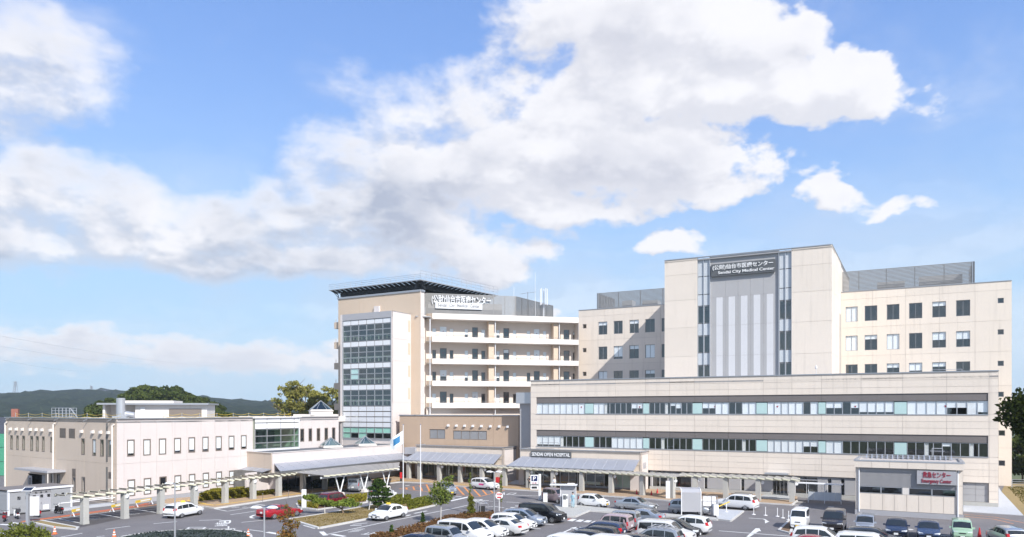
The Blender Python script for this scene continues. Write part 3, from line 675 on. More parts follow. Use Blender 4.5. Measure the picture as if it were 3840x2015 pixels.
gcols = [(875, 905, 0), (935, 988, 1), (1012, 1040, 0), (1128, 1155, 0), (1187, 1232, 1), (1258, 1288, 0), (1375, 1402, 0), (1430, 1475, 1), (1505, 1530, 0), (1613, 1640, 0), (1668, 1713, 1), (1740, 1765, 0), (1852, 1875, 0), (1900, 1945, 1), (1972, 1995, 0)]
kb = ['bbb' 'hdn' 'hdb' 'bbb' 'ddq', 'ddd' 'bdd' 'hqb' 'bbb' 'ddd', 'dhn' 'hdd' 'hdb' 'ddb' 'ddd', 'bdd' 'bbd' 'bdd' 'dbb' 'ddd']
for r_, z in enumerate(slabs):
    for k, (a, b, wide) in enumerate(gcols):
        x0, x1 = fB.s(1200+.4808*a, WB), fB.s(1200+.4808*b, WB)
        bw.append((x0, x1, z-.25, z+(2.05 if wide else 1.7), kb[r_][k], 1, wide))
fBw = Fr(fB.w(0, WB), UB, 0, T0)
backing(ward, fBw, xb0-1.5, xb1, 0, 28.3, [b[:4] for b in bw], m_['balc_wall'], d=0., rev=.2)
interior(ward, fBw, xb0, xb1, [(z-.4, z+2.7) for z in slabs], 2.4, d=.22)
for b in bw:
    o = window(ward, fBw, *b[:4], b[4], m_['alu_w'] if b[4] in 'bhn' else m_['bronze'], .06, d=.05)
    if b[6]: build('rescue_mark', MB().poly([(-.1, 0, .17), (0, 0, 0), (.1, 0, .17)]), m_['signred'], o, T((b[1]-b[0])/2, .03, 1.35))
for px in (1826, 2067):                        # tan fins between the bays
    x = fB.s(px, WB); build('fin', MB().box(x, x+1.0, .75, WB, 12, 27.4), m_['tan'], ward, fB.M)
for px in (1600.5, 1846, 2087):
    x = fB.s(px, .3); build('drain_pipe', MB().cyl((x+.6, .5, 8), (x+.6, .5, 27.4), .09, n=8), m_['alu_w'], ward, fB.M)
build('roof', MB().prism([(xb0-2, .3), (xb1, .3), (xb1, 14), (xb0-2, 14)], 27.7, 27.9), m_['roof_l'], ward, fB.M)
shell(ward, [tuple(fB.w(x, y))[:2] for x, y in ((xb1, 0.02), (xb1, 14), (xb0-2, 14))], 0, 27.7, m_['balc_wall'], skip=(2,), base=T0)
build('service_panel', MB().box(fB.s(1658, WB), fB.s(1762, WB), -.05, .02, 10.2, 11.1), m_['balc_wall'], ward, fBw.M)
build('lower_wall', MB().box(xb0, xb1, 1.2, 1.4, 0, 11.6), m_['balc_wall'], ward, fB.M)
# screens with the roof sign
SD = 2.6; fK = Fr(fB.w(0, SD), UB, 0, T0)
x0, x1 = fK.s(1592), fK.s(1935.6); zt = fK.z(1592, 1098.6); zb = 28.42
kc = build('screen_frame', MB().box(x0, x1, .2, .26, zb, zb+.1).box(x0, x1, .2, .26, zt-.1, zt), m_['alu'], ward, fK.M)
louvre(kc, Fr((0, 0), (1, 0)), x0, x1, zb, zt, 21, m_['slatl'], th=.13, posts=9)
fK2 = Fr(fB.w(x1, SD), Vector((.522, .853)), 0, T0)
x2 = fK2.s(2075)
kc2 = build('screen_frame', MB().box(0, x2, .2, .26, zb, zb+.1).box(0, x2, .2, .26, zt-.1, zt), m_['frame'], ward, fK2.M)
louvre(kc2, Fr((0, 0), (1, 0)), 0, x2, zb, zt, 21, m_['slatd'], th=.13, posts=7)
build('plant_room', MB().box(x0+1, x1-2, 3, 7, 28, 31.2), m_['frame'], ward, fK.M)
def zx(x, y): return fK.s(1200+.4808*x, -.2), fK.z(1200+.4808*x, 1000+.4808*y, -.2)
xa, za = zx(870, 260); xb_, zb_ = zx(1330, 270)
text('(公財)仙台市医療センター', 2.0, .18, m_['alu_w'], ward, fK.M @ T((xa+xb_)/2, -.25, (za+zb_)/2), xb_-xa, name='roof_lettering', height=1.75)
xa, za = zx(900, 303); xb_, zb_ = zx(1265, 313)
sb = build('sign_board', MB().box(-(xb_-xa)/2, (xb_-xa)/2, -.12, 0, -.55, .55), m_['alu_w'], ward, fK.M @ T((xa+xb_)/2, -.2, (za+zb_)/2))
text('Sendai  City  Medical  Center', 1.1, .06, m_['frame'], sb, T(0, -.16, 0), (xb_-xa)*.9, height=.8)
# aerials
def mast(px, y0, y1, d, kind):
    x = fK.s(px, d); z1 = fK.z(px, y1, d)
    mb = MB()
    if kind == 1: mb.cyl((0, 0, 28), (0, 0, z1), .05, .025, 6)
    if kind == 2:
        mb.cyl((0, 0, 28), (0, 0, z1-.2), .05, n=6).cyl((-1.4, 0, z1-.6), (1.6, 0, z1-.1), .03, n=4).cyl((-1.3, 0, z1-3.2), (1.3, 0, z1-2.7), .03, n=4)
        for k in range(5): mb.cyl((-1.2+k*.6, -.4, z1-.55+k*.09), (-1.2+k*.6, .4, z1-.55+k*.09), .02, n=4)
    if kind == 3:
        mb.cyl((0, 0, 28), (0, 0, z1-.3), .09, n=6)
        for a in range(5): t_ = a*1.257; mb.cyl((.7*math.cos(t_), .7*math.sin(t_), z1-3.2), (.7*math.cos(t_), .7*math.sin(t_), z1), .09, n=6).cyl((0, 0, z1-3), (.7*math.cos(t_), .7*math.sin(t_), z1-3), .03, n=4)
    build('aerial', mb, m_['alu_w'] if kind != 2 else m_['frame'], ward, fK.M @ T(x, d, 0))
mast(1927, 1112, 1074, 1, 1); mast(1979, 1120, 1092, 4, 2); mast(2007, 1150, 1023, 5, 1); mast(2039, 1150, 1083, 6, 3)
# side balconies seen edge-on at the far left
for y in (440, 595, 755, 910, 1070):
    z = P(1255, 1000+.4808*y, 144).z
    build('side_balcony', MB().box(-1.5, 0, .5, 3, z-1.2, z).box(-1.2, -1.14, .6, .66, z, z+.7), m_['tan'], ward, fO.M)
# ================================================================== helipad
c0, l0, r0 = Vector((-16.0, 131.4)), Vector((-34.9, 143.1)), Vector((-2.8, 149.5))
heli = thing('helipad', 'dark steel rooftop helipad deck with railing above the tan ward wall', 'helipad', (c0.x, c0.y, 32.1))
HZ = 34.1-32.1
fHl = Fr(l0, c0-l0, (c0-l0).length, c0); fHr = Fr(c0, r0-c0, (r0-c0).length, c0)
q4 = l0+r0-c0; cen = (l0+r0)/2
ins = [(p-(p-cen).normalized()*2.2)-c0 for p in (l0, c0, r0, q4)]
build('deck', MB().prism([tuple(p) for p in ins], HZ-.7, HZ-.35), m_['black'], heli)
mb = MB()
for i in range(4): a, b = ins[i], ins[(i+1) % 4]; mb.beam((a.x, a.y, HZ-.9), (b.x, b.y, HZ-.9), .25, .6)
for k in range(1, 6): a = ins[0].lerp(ins[1], k/6); b = ins[3].lerp(ins[2], k/6); mb.beam((a.x, a.y, HZ-1.0), (b.x, b.y, HZ-1.0), .2, .5)
build('deck_beams', mb, m_['black'], heli)
for fr in (fHl, fHr):
    n = 19
    rbm = cached(('hr', fr.L), lambda: MB().beam((0, .0, 0), (0, 1.75, -.55), .09, .14).beam((0, 1.75, -.55), (0, 1.9, -1.25), .09, .12).beam((0, .35, -.1), (0, 1.8, -1.1), .07, .07).mesh('bracket', m_['steel']))
    for k in range(n): link('bracket', rbm, heli, fr.M @ T(fr.L*(k+.5)/n, .05, HZ-.12))
    npan = cached(('hn', fr.L), lambda: MB().faces([(.05, 0, 0), (fr.L/n-.05, 0, 0), (fr.L/n-.05, 1.7, -.42), (.05, 1.7, -.42)], [(0, 1, 2, 3)]).mesh('net_panel', m_['steel']))
    for k in range(n): link('net_panel', npan, heli, fr.M @ T(fr.L*k/n, .02, HZ-.05))
    build('edge_beam', MB().beam((0, 0, HZ-.06), (fr.L, 0, HZ-.06), .1, .14), m_['frame'], heli, fr.M)
    rh = 1.0 if fr is fHl else 1.6
    mb = MB()
    for z in (.35, .68, 1.): mb.cyl((0, 0, HZ+rh*z), (fr.L, 0, HZ+rh*z), .028, n=5)
    for k in range(17): mb.cyl((fr.L*k/16, 0, HZ-.1), (fr.L*k/16, 0, HZ+rh), .03, n=5)
    build('railing', mb, m_['alu'], heli, fr.M)
fHb = Fr(c0+(c0-q4).normalized()*-2.4, UO, 0, c0)
for t_ in (.06, .35, .63, .93):
    p = ins[0].lerp(ins[1], t_); build('column', MB().box(-.22, .22, -.22, .22, 0, HZ-1.2), m_['steel'], heli, T(p.x, p.y, 0))
for t_ in (.4, .8):
    p = ins[1].lerp(ins[2], t_); build('column', MB().box(-.22, .22, -.22, .22, 0, HZ-1.2), m_['steel'], heli, T(p.x, p.y, 0))
# ================================================================== brown annex
bl, br = Vector((-19.27, 128.5)), Vector((1.06, 118.8))
brn = thing('brown_annex', 'flat brown two storey hospital annex with small vents below the balconies', 'building', (bl.x, bl.y, 0))
fN = Fr(bl, br-bl, (br-bl).length, bl); NH = 10.37
nw = []
for a, b, c, d, sp in ((1600+.4697*22, 1600+.4697*147, 1380+.4697*490, 1380+.4697*567, 2), (1600+.4697*210, 1600+.4697*480, 1380+.4697*502, 1380+.4697*574, 4)):
    nw.append((fN.s(a), fN.s(b), fN.z((a+b)/2, d), fN.z((a+b)/2, c), 'b', sp))
panels(brn, fN, lin(0, fN.L, 5), [0.02, 5.5, NH-.1], [w_[:4] for w_ in nw], m_['brown'], gap=.01)
backing(brn, fN, 0, fN.L, 0, NH, [w_[:4] for w_ in nw], m_['cream_joint']); interior(brn, fN, .3, fN.L-.3, [(5.6, 10)], 2.)
for w_ in nw: window(brn, fN, *w_[:4], 'd', m_['bronze'], .1, w_[5], d=.06, gm=m_['gwin'])
npts = [fN.w(0, .06), fN.w(fN.L, .06), fN.w(fN.L, 9), fN.w(0, 9)]
shell(brn, [(p.x, p.y) for p in npts], 0, NH-.02, m_['brown'], skip=(0,), base=bl); roofslab(brn, npts, NH-.3, m_['roof_l'], bl); coping(brn, [fN.w(-.1, .1), fN.w(fN.L, .1)], NH-.1, bl, .45, .16, closed=False)
for x in (175, 240, 306, 372, 440, 512, 582, 650):
    px = 1600+.4697*x; s_ = fN.s(px); z = fN.z(px, 1380+.4697*(460+(x-175)*.02))
    link('vent_hood', cached('vh', lambda: MB().faces([(-.17, 0, .18), (.17, 0, .18), (.17, -.3, .1), (-.17, -.3, .1), (-.17, 0, -.2), (.17, 0, -.2), (.17, -.32, -.16), (-.17, -.32, -.16)], [(0, 3, 2, 1), (2, 3, 7, 6), (1, 2, 6, 5), (0, 4, 7, 3), (4, 5, 6, 7)]).mesh('vent_hood', m_['alu_w'])), brn, fN.M @ T(s_, 0, z))
# ================================================================== LEFT ANNEX
AL, AC = Vector((-71.8, 106.4)), Vector((-46.1, 87.5))
anx = thing('annex_building', 'two storey off-white annex with narrow bronze windows, rooftop ropes and glazed corner', 'building', (AC.x, AC.y, 0))
fA = Fr(AL, AC-AL, (AC-AL).length, AC); fR = Fr(AC, V, 38.2, AC); AH = 10.16
def zw(fr, xa, xb, ya, yb, k, fm=None, sp=1, ox=0, oy=1380, sc=.4697, d=0.):
    pa, pb = ox+sc*xa, ox+sc*xb; pm = (pa+pb)/2
    return (fr.s(pa), fr.s(pb), fr.z(pm, oy+sc*yb), fr.z(pm, oy+sc*ya), k, sp)
rw = [zw(fR, 1014+0, 1075, 572, 707, 'n'), zw(fR, 1143, 1203, 568, 699, 'b'), zw(fR, 1268, 1326, 563, 692, 'b'), zw(fR, 1389, 1445, 558, 684, 'n'), zw(fR, 1504, 1557, 553, 676, 'n'), zw(fR, 1615, 1665, 549, 670, 'n'), zw(fR, 1721, 1770, 545, 663, 'n'), zw(fR, 1825, 1871, 541, 656, 'n'), zw(fR, 1924, 1968, 537, 649, 'n'),
      zw(fR, 1017, 1079, 890, 1024, 'b'), zw(fR, 1147, 1207, 879, 1011, 'b'), zw(fR, 1272, 1330, 867, 995, 'd'), zw(fR, 1392, 1447, 856, 983, 'b'), zw(fR, 1507, 1559, 846, 970, 'b'), zw(fR, 1618, 1668, 836, 958, 'b'), zw(fR, 1724, 1772, 827, 946, 'b'), zw(fR, 1828, 1873, 819, 935, 'b'), zw(fR, 1928, 1971, 810, 923, 'b')]
rw = [(x0, x1, z0, z1, k, s_) for x0, x1, z0, z1, k, s_ in rw]
hl = [w_[:4] for w_ in rw]
panels(anx, fR, [0, .9]+lin(.9, 20.4, 9)[1:], [.55, 4.82, AH-.1], hl, m_['annex'], gap=.012)
backing(anx, fR, 0, 20.4, 0, AH, hl, m_['cream_joint']); interior(anx, fR, .3, 20.2, [(.6, 4.4), (5, 9.6)], 2.2)
for w_ in rw: window(anx, fR, *w_[:4], w_[4], m_['bronze'], .13, d=-.03)
build('plinth', MB().box(0, 20.4, -.04, .04, 0, .53), m_['sign_l'], anx, fR.M)
# link with five narrow windows
def lz(xa, xb, ya, yb): return zw(fR, xa, xb, ya, yb, 'q', ox=900, oy=1480, sc=.2484)
lw = [lz(908, 968, 515, 712), lz(1034, 1088, 511, 706), lz(1157, 1210, 508, 700), lz(1275, 1327, 502, 692), lz(1388, 1438, 497, 685)]
panels(anx, fR, [29, 32.1, 35.2, 38.2], [.55, 4.82, AH-.1], [w_[:4] for w_ in lw], m_['annex'], gap=.012)
backing(anx, fR, 29, 38.2, 0, AH, [w_[:4] for w_ in lw], m_['cream_joint']); interior(anx, fR, 29.2, 38, [(5, 9.6)], 2.)
for w_ in lw: window(anx, fR, *w_[:4], 'd', m_['bronze'], .12, d=-.03)
# glazed corner
fGc = Fr(fR.w(0, -.35), V, 0, AC)
cx_ = [20.5]+[fGc.s(900+.2484*x) for x in (412, 620, 822)]+[29.]
ry = [fGc.z(1000, 1480+.2484*y) for y in (818, 728, 626, 522, 428, 350)]
for i in range(5):
    for j in range(4):
        a, b = cx_[j], cx_[j+1]
        if i >= 3: link('spandrel_panel', MB().box(.05, b-a-.05, 0, .05, .06, ry[i+1]-ry[i]-.06).mesh('spandrel_panel', m_['rib']), anx, fGc.M @ T(a, .05, ry[i]))
        else: window(anx, fGc, a+.01, b-.01, ry[i]+.01, ry[i+1]-.01, 'd', m_['alu'], .05, d=.03, gm=gl_green)
build('corner_frame', MB().box(20.4, 29.1, -.06, .5, ry[0]-.3, ry[0]-.01).box(20.2, 29.3, -.25, .8, ry[5], AH+.05).box(29., 29.12, -.05, .4, ry[0], ry[5]), m_['alu_w'], anx, fGc.M)
interior(anx, fGc, 20.5, 28.95, [(ry[0], ry[5]-.1)], 3.6, d=.15, mm=[mat('corridor_wall', (.42, .44, .36), .8), m_['floor_in']])
build('inner_windows', MB().box(22, 22.9, 3.3, 3.5, ry[0], ry[0]+2.6).box(24, 25.4, 3.3, 3.5, ry[0]+.6, ry[0]+2.4).box(26, 27.3, 3.3, 3.5, ry[0]+.6, ry[0]+2.4), m_['room'], anx, fGc.M)
# left flank
lwn = [zw(fA, a, b, c, d, k) for a, b, c, d, k in ((82, 103, 537, 652, 'd'), (130, 150, 539, 655, 'd'), (177, 200, 541, 658, 'd'), (241, 265, 543, 663, 'd'), (287, 310, 545, 667, 'd'), (335, 357, 547, 670, 'd'), (402, 427, 551, 675, 'd'), (650, 677, 563, 694, 'd'), (738, 767, 568, 702, 'n'), (800, 830, 571, 707, 'd'), (863, 893, 575, 711, 'q'),
       (405, 427, 845, 940, 'd'), (455, 480, 847, 945, 'd'), (577, 605, 870, 990, 'd'), (652, 680, 870, 1003, 'd'))]
lvn = [zw(fA, a, b, c, d, 'v') for a, b, c, d in ((478, 526, 482, 560), (551, 600, 485, 563), (577, 605, 805, 868), (866, 895, 832, 886))]
door = zw(fA, 222, 360, 845, 960, 'x'); door = (door[0], door[1], .1, 2.6, 'x', 1)
hl = [w_[:4] for w_ in lwn+lvn]+[door[:4]]
panels(anx, fA, lin(0, fA.L, 4), [.3, 4.82, AH-.1], hl, m_['annex_grazing_lit'], gap=.01)
backing(anx, fA, 0, fA.L, 0, AH, hl, m_['cream_joint']); interior(anx, fA, .3, fA.L-.6, [(.6, 4.4), (5, 9.6)], 1.6)
for w_ in lwn: window(anx, fA, *w_[:4], w_[4], m_['bronze'], .1, d=-.02)
for x0, x1, z0, z1, k, s_ in lvn:
    o = build('louvre_vent', MB().box(0, .07, -.03, .06, 0, z1-z0).box(x1-x0-.07, x1-x0, -.03, .06, 0, z1-z0).box(.07, x1-x0-.07, .05, .06, 0, z1-z0), m_['bronze'], anx, fA.M @ T(x0, 0, z0))
    louvre(o, Fr((0, 0), (1, 0)), .07, x1-x0-.07, 0, z1-z0, 7, m_['bronze'], d=-.02, th=.12, dp=.06)
for w_ in lwn[:11]:
    link('vent_hood', cached('vh2', lambda: MB().faces([(-.2, 0, .2), (.2, 0, .2), (.2, -.3, .12), (-.2, -.3, .12), (-.2, 0, -.18), (.2, 0, -.18), (.2, -.32, -.15), (-.2, -.32, -.15)], [(0, 3, 2, 1), (2, 3, 7, 6), (1, 2, 6, 5), (0, 4, 7, 3), (4, 5, 6, 7)]).mesh('vent_hood', m_['balc'])), anx, fA.M @ T((w_[0]+w_[1])/2-.15, 0, w_[3]+.85))
dr = build('door', MB().box(door[0], door[0]+1.1, .05, .12, .1, 2.3).box(door[1]-1.6, door[1]-.05, .25, .3, .1, 2.5), m_['grey'], anx, fA.M)
build('door_glass', MB().box(door[0]+.35, door[0]+.8, .03, .049, .8, 2.0), m_['carglass'], dr)
x0, x1 = fA.s(52, -2.2), fA.s(176, -2.2); zc_ = fA.z(110, 1765, -2.2)
build('door_canopy', MB().box(x0, x1, -2.2, 0, zc_-.1, zc_+.08).box(x0+.1, x1-.1, -2.1, 0, zc_+.081, zc_+.16), m_['sign_l'], anx, fA.M); build('canopy_post', MB().box(x1-.2, x1-.1, -2.1, -2.0, 0, zc_-.1), m_['balc'], anx, fA.M)
for x in (.15, fA.s(.4697*434), fA.s(.4697*905)):
    build('drain_pipe', MB().tube([(x, -.14, .35), (x, -.14, AH-.9), (x+.25, .0, AH-.7)], .11, 8), m_['balc'], anx, fA.M)
apts = [AL, AC, fR.w(38.2, 0).to_2d(), fR.w(38.2, 16).to_2d(), (AL+fA.v*22)]
roofslab(anx, apts, AH-.35, m_['roof_l'], AC); coping(anx, [AL, AC, fR.w(38.2, 0)], AH-.08, AC, .4, .12, closed=False)
shell(anx, [(p.x, p.y) for p in apts], 0, AH-.1, m_['annex'], skip=(0, 1), base=AC)
# roof: penthouse, duct, platform, rope rails
PD = 103.
fP = Fr(P(362, 1543, PD).to_2d(), Vector((.985, .17)), 0, AC)
pr = fP.s(781); pz = 12.15
wl, wr = fP.s(500), fP.s(771)
ph = build('penthouse', MB().box(wl, wr, .8, 6, AH-.4, pz-.25).box(fP.s(377), wl, 3., 6, AH-.4, pz-.25).box(fP.s(377), fP.s(377)+.3, .8, 3.2, AH-.4, pz-.25), m_['balc'], anx, fP.M)
build('penthouse_roof', MB().box(0, pr, 0, 7, pz-.24, pz), m_['coping'], ph)
build('penthouse_upstand', MB().box(fP.s(432), fP.s(643), 1, 6, pz+.002, pz+.35), m_['balc'], ph)
build('penthouse_louvre', MB().box(fP.s(628), fP.s(751), .74, .79, AH+.1, AH+1.2), m_['bronze'], ph)
build('penthouse_door', MB().box(fP.s(520), fP.s(537), .74, .79, AH-.2, AH+1.4), m_['white'], ph)
build('exhaust_duct', MB().lathe([(.55, AH-.3), (.55, AH+2.6), (.50, AH+2.62)], 14).box(-.9, .9, -.6, .6, AH-.4, AH+.2).cyl((.5, .3, AH+.5), (1.6, .3, AH+.3), .4, n=10), m_['alu'], anx, fP.M @ T(fP.s(453, -3), -3, 0))
gx_, gx1 = P(194, 1552, 104), P(262, 1552, 104)
mb = MB(); w_ = (gx1-gx_).length
for k in range(6): mb.cyl((w_*k/5, 0, .2), (w_*k/5, 0, 1.5), .035, n=5).cyl((w_*k/5, 1.6, .2), (w_*k/5, 1.6, 1.5), .035, n=5)
for z in (.35, .75, 1.12, 1.5): mb.cyl((0, 0, z), (w_, 0, z), .03, n=5).cyl((0, 1.6, z), (w_, 1.6, z), .03, n=5).cyl((0, 0, z), (0, 1.6, z), .03, n=5)
mb.box(0, w_, 0, 1.6, .12, .2).beam((w_, .1, 1.5), (w_+1.5, .1, -.5), .06, .12).beam((w_, .1, .3), (w_+1., .1, -.9), .06, .2)
build('roof_platform', mb, m_['alu'], anx, Matrix.Translation((gx_.x-AC.x, gx_.y-AC.y, AH-.2)))
def rope(p, q, n):
    mb = MB(); mr = MB()
    for k in range(n+1):
        a = p.lerp(q, k/n); mb.cyl((a.x, a.y, 0), (a.x, a.y, .95), .035, n=5)
        if k < n:
            b = p.lerp(q, (k+1)/n)
            for h in (.85, .5):
                pts = [Vector((a.x+(b.x-a.x)*t_, a.y+(b.y-a.y)*t_, h-.22*math.sin(math.pi*t_)*(1 if h > .6 else .8))) for t_ in (0, .25, .5, .75, 1)]
                mr.tube(pts, .02, 5)
    o = build('rope_posts', mb, m_['alu'], anx, T(0, 0, AH-.3)); build('yellow_rope', mr, m_['yel'], o)
rope((AL-AC)+fA.v*1.+fA.u*.6, fA.v*1.5-fA.u*2., 7); rope(fR.w(7, 1.2).to_2d()-AC, fR.w(29, 1.2).to_2d()-AC, 8)
rope(fR.w(29, 1.2).to_2d()-AC, fR.w(31, 6).to_2d()-AC, 2)
for x in (1.5, 9, 17, 25, 31): build('roof_hook', MB().beam((x, -.15, AH-.1), (x-.5, -.45, AH-.35), .08, .08), m_['frame'], anx, fA.M)
skyl = P(1203, 1556, 133)
def skylight(par, M, s=1.):
    o = build('skylight', MB().box(-1.5*s, 1.5*s, -1.5*s, 1.5*s, -.6, .12).box(-1.6*s, 1.6*s, -1.6*s, 1.6*s, .121, .27).box(-1.45*s, 1.45*s, -1.45*s, 1.45*s, .271, .42), m_['balc'], par, M)
    a, h = 1.4*s, 1.25*s
    build('skylight_glass', MB().faces([(-a, -a, .42), (a, -a, .42), (a, a, .42), (-a, a, .42), (0, 0, .42+h)], [(0, 1, 4), (1, 2, 4), (2, 3, 4), (3, 0, 4)]), gl_sky, o)
    mb = MB()
    for x, y in ((-a, -a), (a, -a), (a, a), (-a, a)): mb.beam((x, y, .45), (0, 0, .45+h), .09, .09)
    for i in (-.33, .33): mb.beam((a*i*1.5, -a, .45), (a*i*.5, -a*.33, .45+h*.66), .05, .05).beam((a, a*i*1.5, .45), (a*.33, a*i*.5, .45+h*.66), .05, .05)
    build('skylight_bars', mb, m_['alu'], o); return o
build('roof_lantern_base', MB().box(-4.5, 3, -2, 2, -1.2, .1).box(-14, 9, .5, 3, -1.2, -.25), m_['balc'], anx, Matrix.Translation(skyl-Vector((AC.x, AC.y, 0))) @ Matrix.Rotation(R(10), 4, 'Z'))
skylight(anx, Matrix.Translation(skyl-Vector((AC.x, AC.y, -.5))) @ Matrix.Rotation(R(20), 4, 'Z'), 1.25)
# ================================================================== entrance block with flat roof and skylights
EH = 5.45
EA, EC, ER, EB, EE = Vector((-36.9, 104.6)), Vector((-32.1, 100.3)), Vector((-18.6, 126.9)), Vector((-26, 132)), Vector((-28.2, 120.8))
ent = thing('entrance_block', 'single storey white entrance block with zinc canopy and two pyramid skylights', 'building', (EC.x, EC.y, 0))
fE = Fr(EC, ER-EC, (ER-EC).length, EC); fEl = Fr(EA, EC-EA, (EC-EA).length, EC)
panels(ent, fE, lin(0, fE.L, 4), [2.7, EH-.05], [], m_['annex'], gap=.006, d=-.06); panels(ent, fEl, [0, fEl.L], [2.6, EH-.05], [], m_['annex_grazing_lit'], gap=.006, d=-.06)
shell(ent, [(p.x, p.y) for p in (EA, EC, ER, EB, EE)], 2.4, EH-.03, m_['cream_joint'], base=EC)
roofslab(ent, [EA, EC, ER, EB, EE], EH-.07, m_['roof'], EC); coping(ent, [EA, EC, ER, EB], EH-.05, EC, .3, .07, m=m_['balc'], closed=False)
skylight(ent, T(-27.9-EC.x, 115.5-EC.y, EH-.1) @ Matrix.Rotation(R(28), 4, 'Z'), .95); skylight(ent, T(-23.9-EC.x, 122-EC.y, EH-.1) @ Matrix.Rotation(R(28), 4, 'Z'), .95)
def lean_to(par, fr, x0, x1, zt, ze, out, n, endwall=False, lap0=0., lap1=0.):
    """sloped zinc canopy made of standing-seam sheets"""
    xs = lin(x0, x1, n)
    for i in range(n):
        a, b = xs[i], xs[i+1]; a2 = a-(lap0 if i == 0 else 0); b2 = b+(lap1 if i == n-1 else 0)
        o = build('zinc_sheet', MB().faces([(0, 0, zt), (b-a-.015, 0, zt), (b2-a-.015, -out, ze), (a2-a, -out, ze), (0, 0, zt-.08), (b-a-.015, 0, zt-.08), (b2-a-.015, -out, ze-.08), (a2-a, -out, ze-.08)], [(0, 3, 2, 1), (4, 5, 6, 7), (3, 7, 6, 2), (0, 4, 7, 3), (1, 2, 6, 5)]), m_['zinc'], par, fr.M @ T(a, -.02, 0))
        build('seam', MB().faces([(-.02, 0, zt+.05), (.02, 0, zt+.05), (.02, -out, ze+.05), (-.02, -out, ze+.05), (-.02, 0, zt), (.02, 0, zt), (.02, -out, ze), (-.02, -out, ze)], [(0, 3, 2, 1), (0, 4, 7, 3), (1, 2, 6, 5), (3, 7, 6, 2)]), m_['seam'], o)
    build('eave', MB().box(x0-lap0, x1+lap1, -out-.12, -out+.02, ze-.3, ze-.05), m_['signgrey'], par, fr.M)
    build('soffit', MB().box(x0, x1, -out+.1, 0, ze-.34, ze-.31), m_['balc'], par, fr.M)
lean_to(ent, fE, .4, fE.L+.3, 4.0, 3.2, 2.6, 15, lap0=1.6)
lean_to(ent, fEl, -.6, fEl.L, 3.3, 3.0, 1.4, 3)
# recessed ground floor
for q in ((-3, 1.5, 1.5, 1.8, 0, 2.9), (9.5, 11.98, 1.5, 1.8, 0, 2.9), (12, fE.L, 1.5, 1.7, 0, .9), (12, fE.L, 1.5, 1.7, 2.5, 2.9)): build('wall', MB().box(*q), m_['annex'], ent, fE.M)
build('wall', MB().box(0, fEl.L+1, .6, .9, 0, 2.8), m_['annex'], ent, fEl.M)
for k in range(5): window(ent, fE, 1.6+k*1.56, 1.6+(k+1)*1.56-.02, .05, 2.85, 'd', m_['frame'], .07, d=1.6)
for k in range(10): window(ent, fE, 12+k*1.78, 12+(k+1)*1.78-.03, .9, 2.5, 'b', m_['alu_w'], .07, d=1.55, gm=gl_green)
interior(ent, fE, -1, fE.L, [(0.02, 3.)], 4, d=1.9)
text('正面入口', .42, .04, m_['frame'], ent, fE.M @ T(3.4, -2.72, 2.98), 1.6)
# ================================================================== pavilions P1 / P2
def pavilion(nm, label, fr, L, panes, H, flank, sign=False):
    t_ = thing(nm, label, 'building', (fr.o.x, fr.o.y, 0)); fr.base = fr.o.copy()
    panels(t_, fr, lin(0, L, 3), [3.6, H-.05], [], m_['pav_wall'], gap=.006)
    fs = Fr(fr.w(L, 0), fr.v, 0, fr.o)
    panels(t_, fs, [0, flank], [0.02, 3.2, H-.05], [], m_['white_wall'], gap=.008); build('side_backing', MB().box(0, flank, .06, .2, 0, H-.05), m_['cream_joint'], t_, fs.M)
    dpt = max(flank, 4.)
    pts = [fr.w(0, 0), fr.w(L, 0), fr.w(L, dpt), fr.w(0, dpt)]
    roofslab(t_, pts, H-.25, m_['roof_l'], fr.o); coping(t_, pts, H-.05, fr.o, .3, .1)
    build('lintel', MB().box(0, L, .06, .4, 2.75, H-.06), m_['pav_wall'], t_, fr.M)
    lean_to(t_, fr, .3, L-.2, 4.35, 3.05, 2.4, panes, lap0=1.3)
    n = panes; x = lin(.6, L-1.6, n)
    for i in range(n): window(t_, fr, x[i], x[i+1], .35, 2.75, 'd', m_['alu'], .05, d=.9, gm=gl_frost if sign and i in (0, n-1, n-2) else gl_bay)
    build('sill_wall', MB().box(.5, L-1.5, .9, 1.2, 0, .34), m_['grey'], t_, fr.M)
    build('end_pier', MB().box(L-1.55, L, .06, .9, 0, 2.75), m_['white_wall'], t_, fr.M); build('end_pier', MB().box(-.3, .55, .06, 1.1, 0, 2.75), m_['white_wall'], t_, fr.M)
    interior(t_, fr, .6, L-1.6, [(.02, 2.74)], 4.5, d=1.15)
    mb = MB()
    for k in range(int(L/2.2)): xx = 1.4+k*2.1; mb.box(xx, xx+1.2, 2.6, 3.2, .35, .45).box(xx, xx+1.2, 3.2, 3.3, .45, .85).box(xx+.1, xx+.16, 2.6, 3.2, 0, .35).box(xx+1.05, xx+1.1, 2.6, 3.2, 0, .35)
    build('lobby_benches', mb, m_['wood'], t_, fr.M)
    return t_
f1 = Fr(P(1561, 0, 124.3).to_2d(), P(1886.5, 0, 115.6).to_2d()-P(1561, 0, 124.3).to_2d())
L1 = (P(1886.5, 0, 115.6).to_2d()-P(1561, 0, 124.3).to_2d()).length
pv1 = pavilion('entrance_pavilion', 'cream glazed pavilion with zinc canopy below the brown annex', f1, L1, 12, EH, 5.)
f2 = Fr(fL.w(-.1, -3.2).to_2d(), U)
L2 = 18.6
pv2 = pavilion('entrance_pavilion', 'cream glazed entrance pavilion with zinc canopy and dark name board', f2, L2, 12, EH, 3.15, True)
xa, xb_ = f2.s(1600+.4697*838), f2.s(1600+.4697*1157); zc = f2.z(2068, 1380+.4697*692)
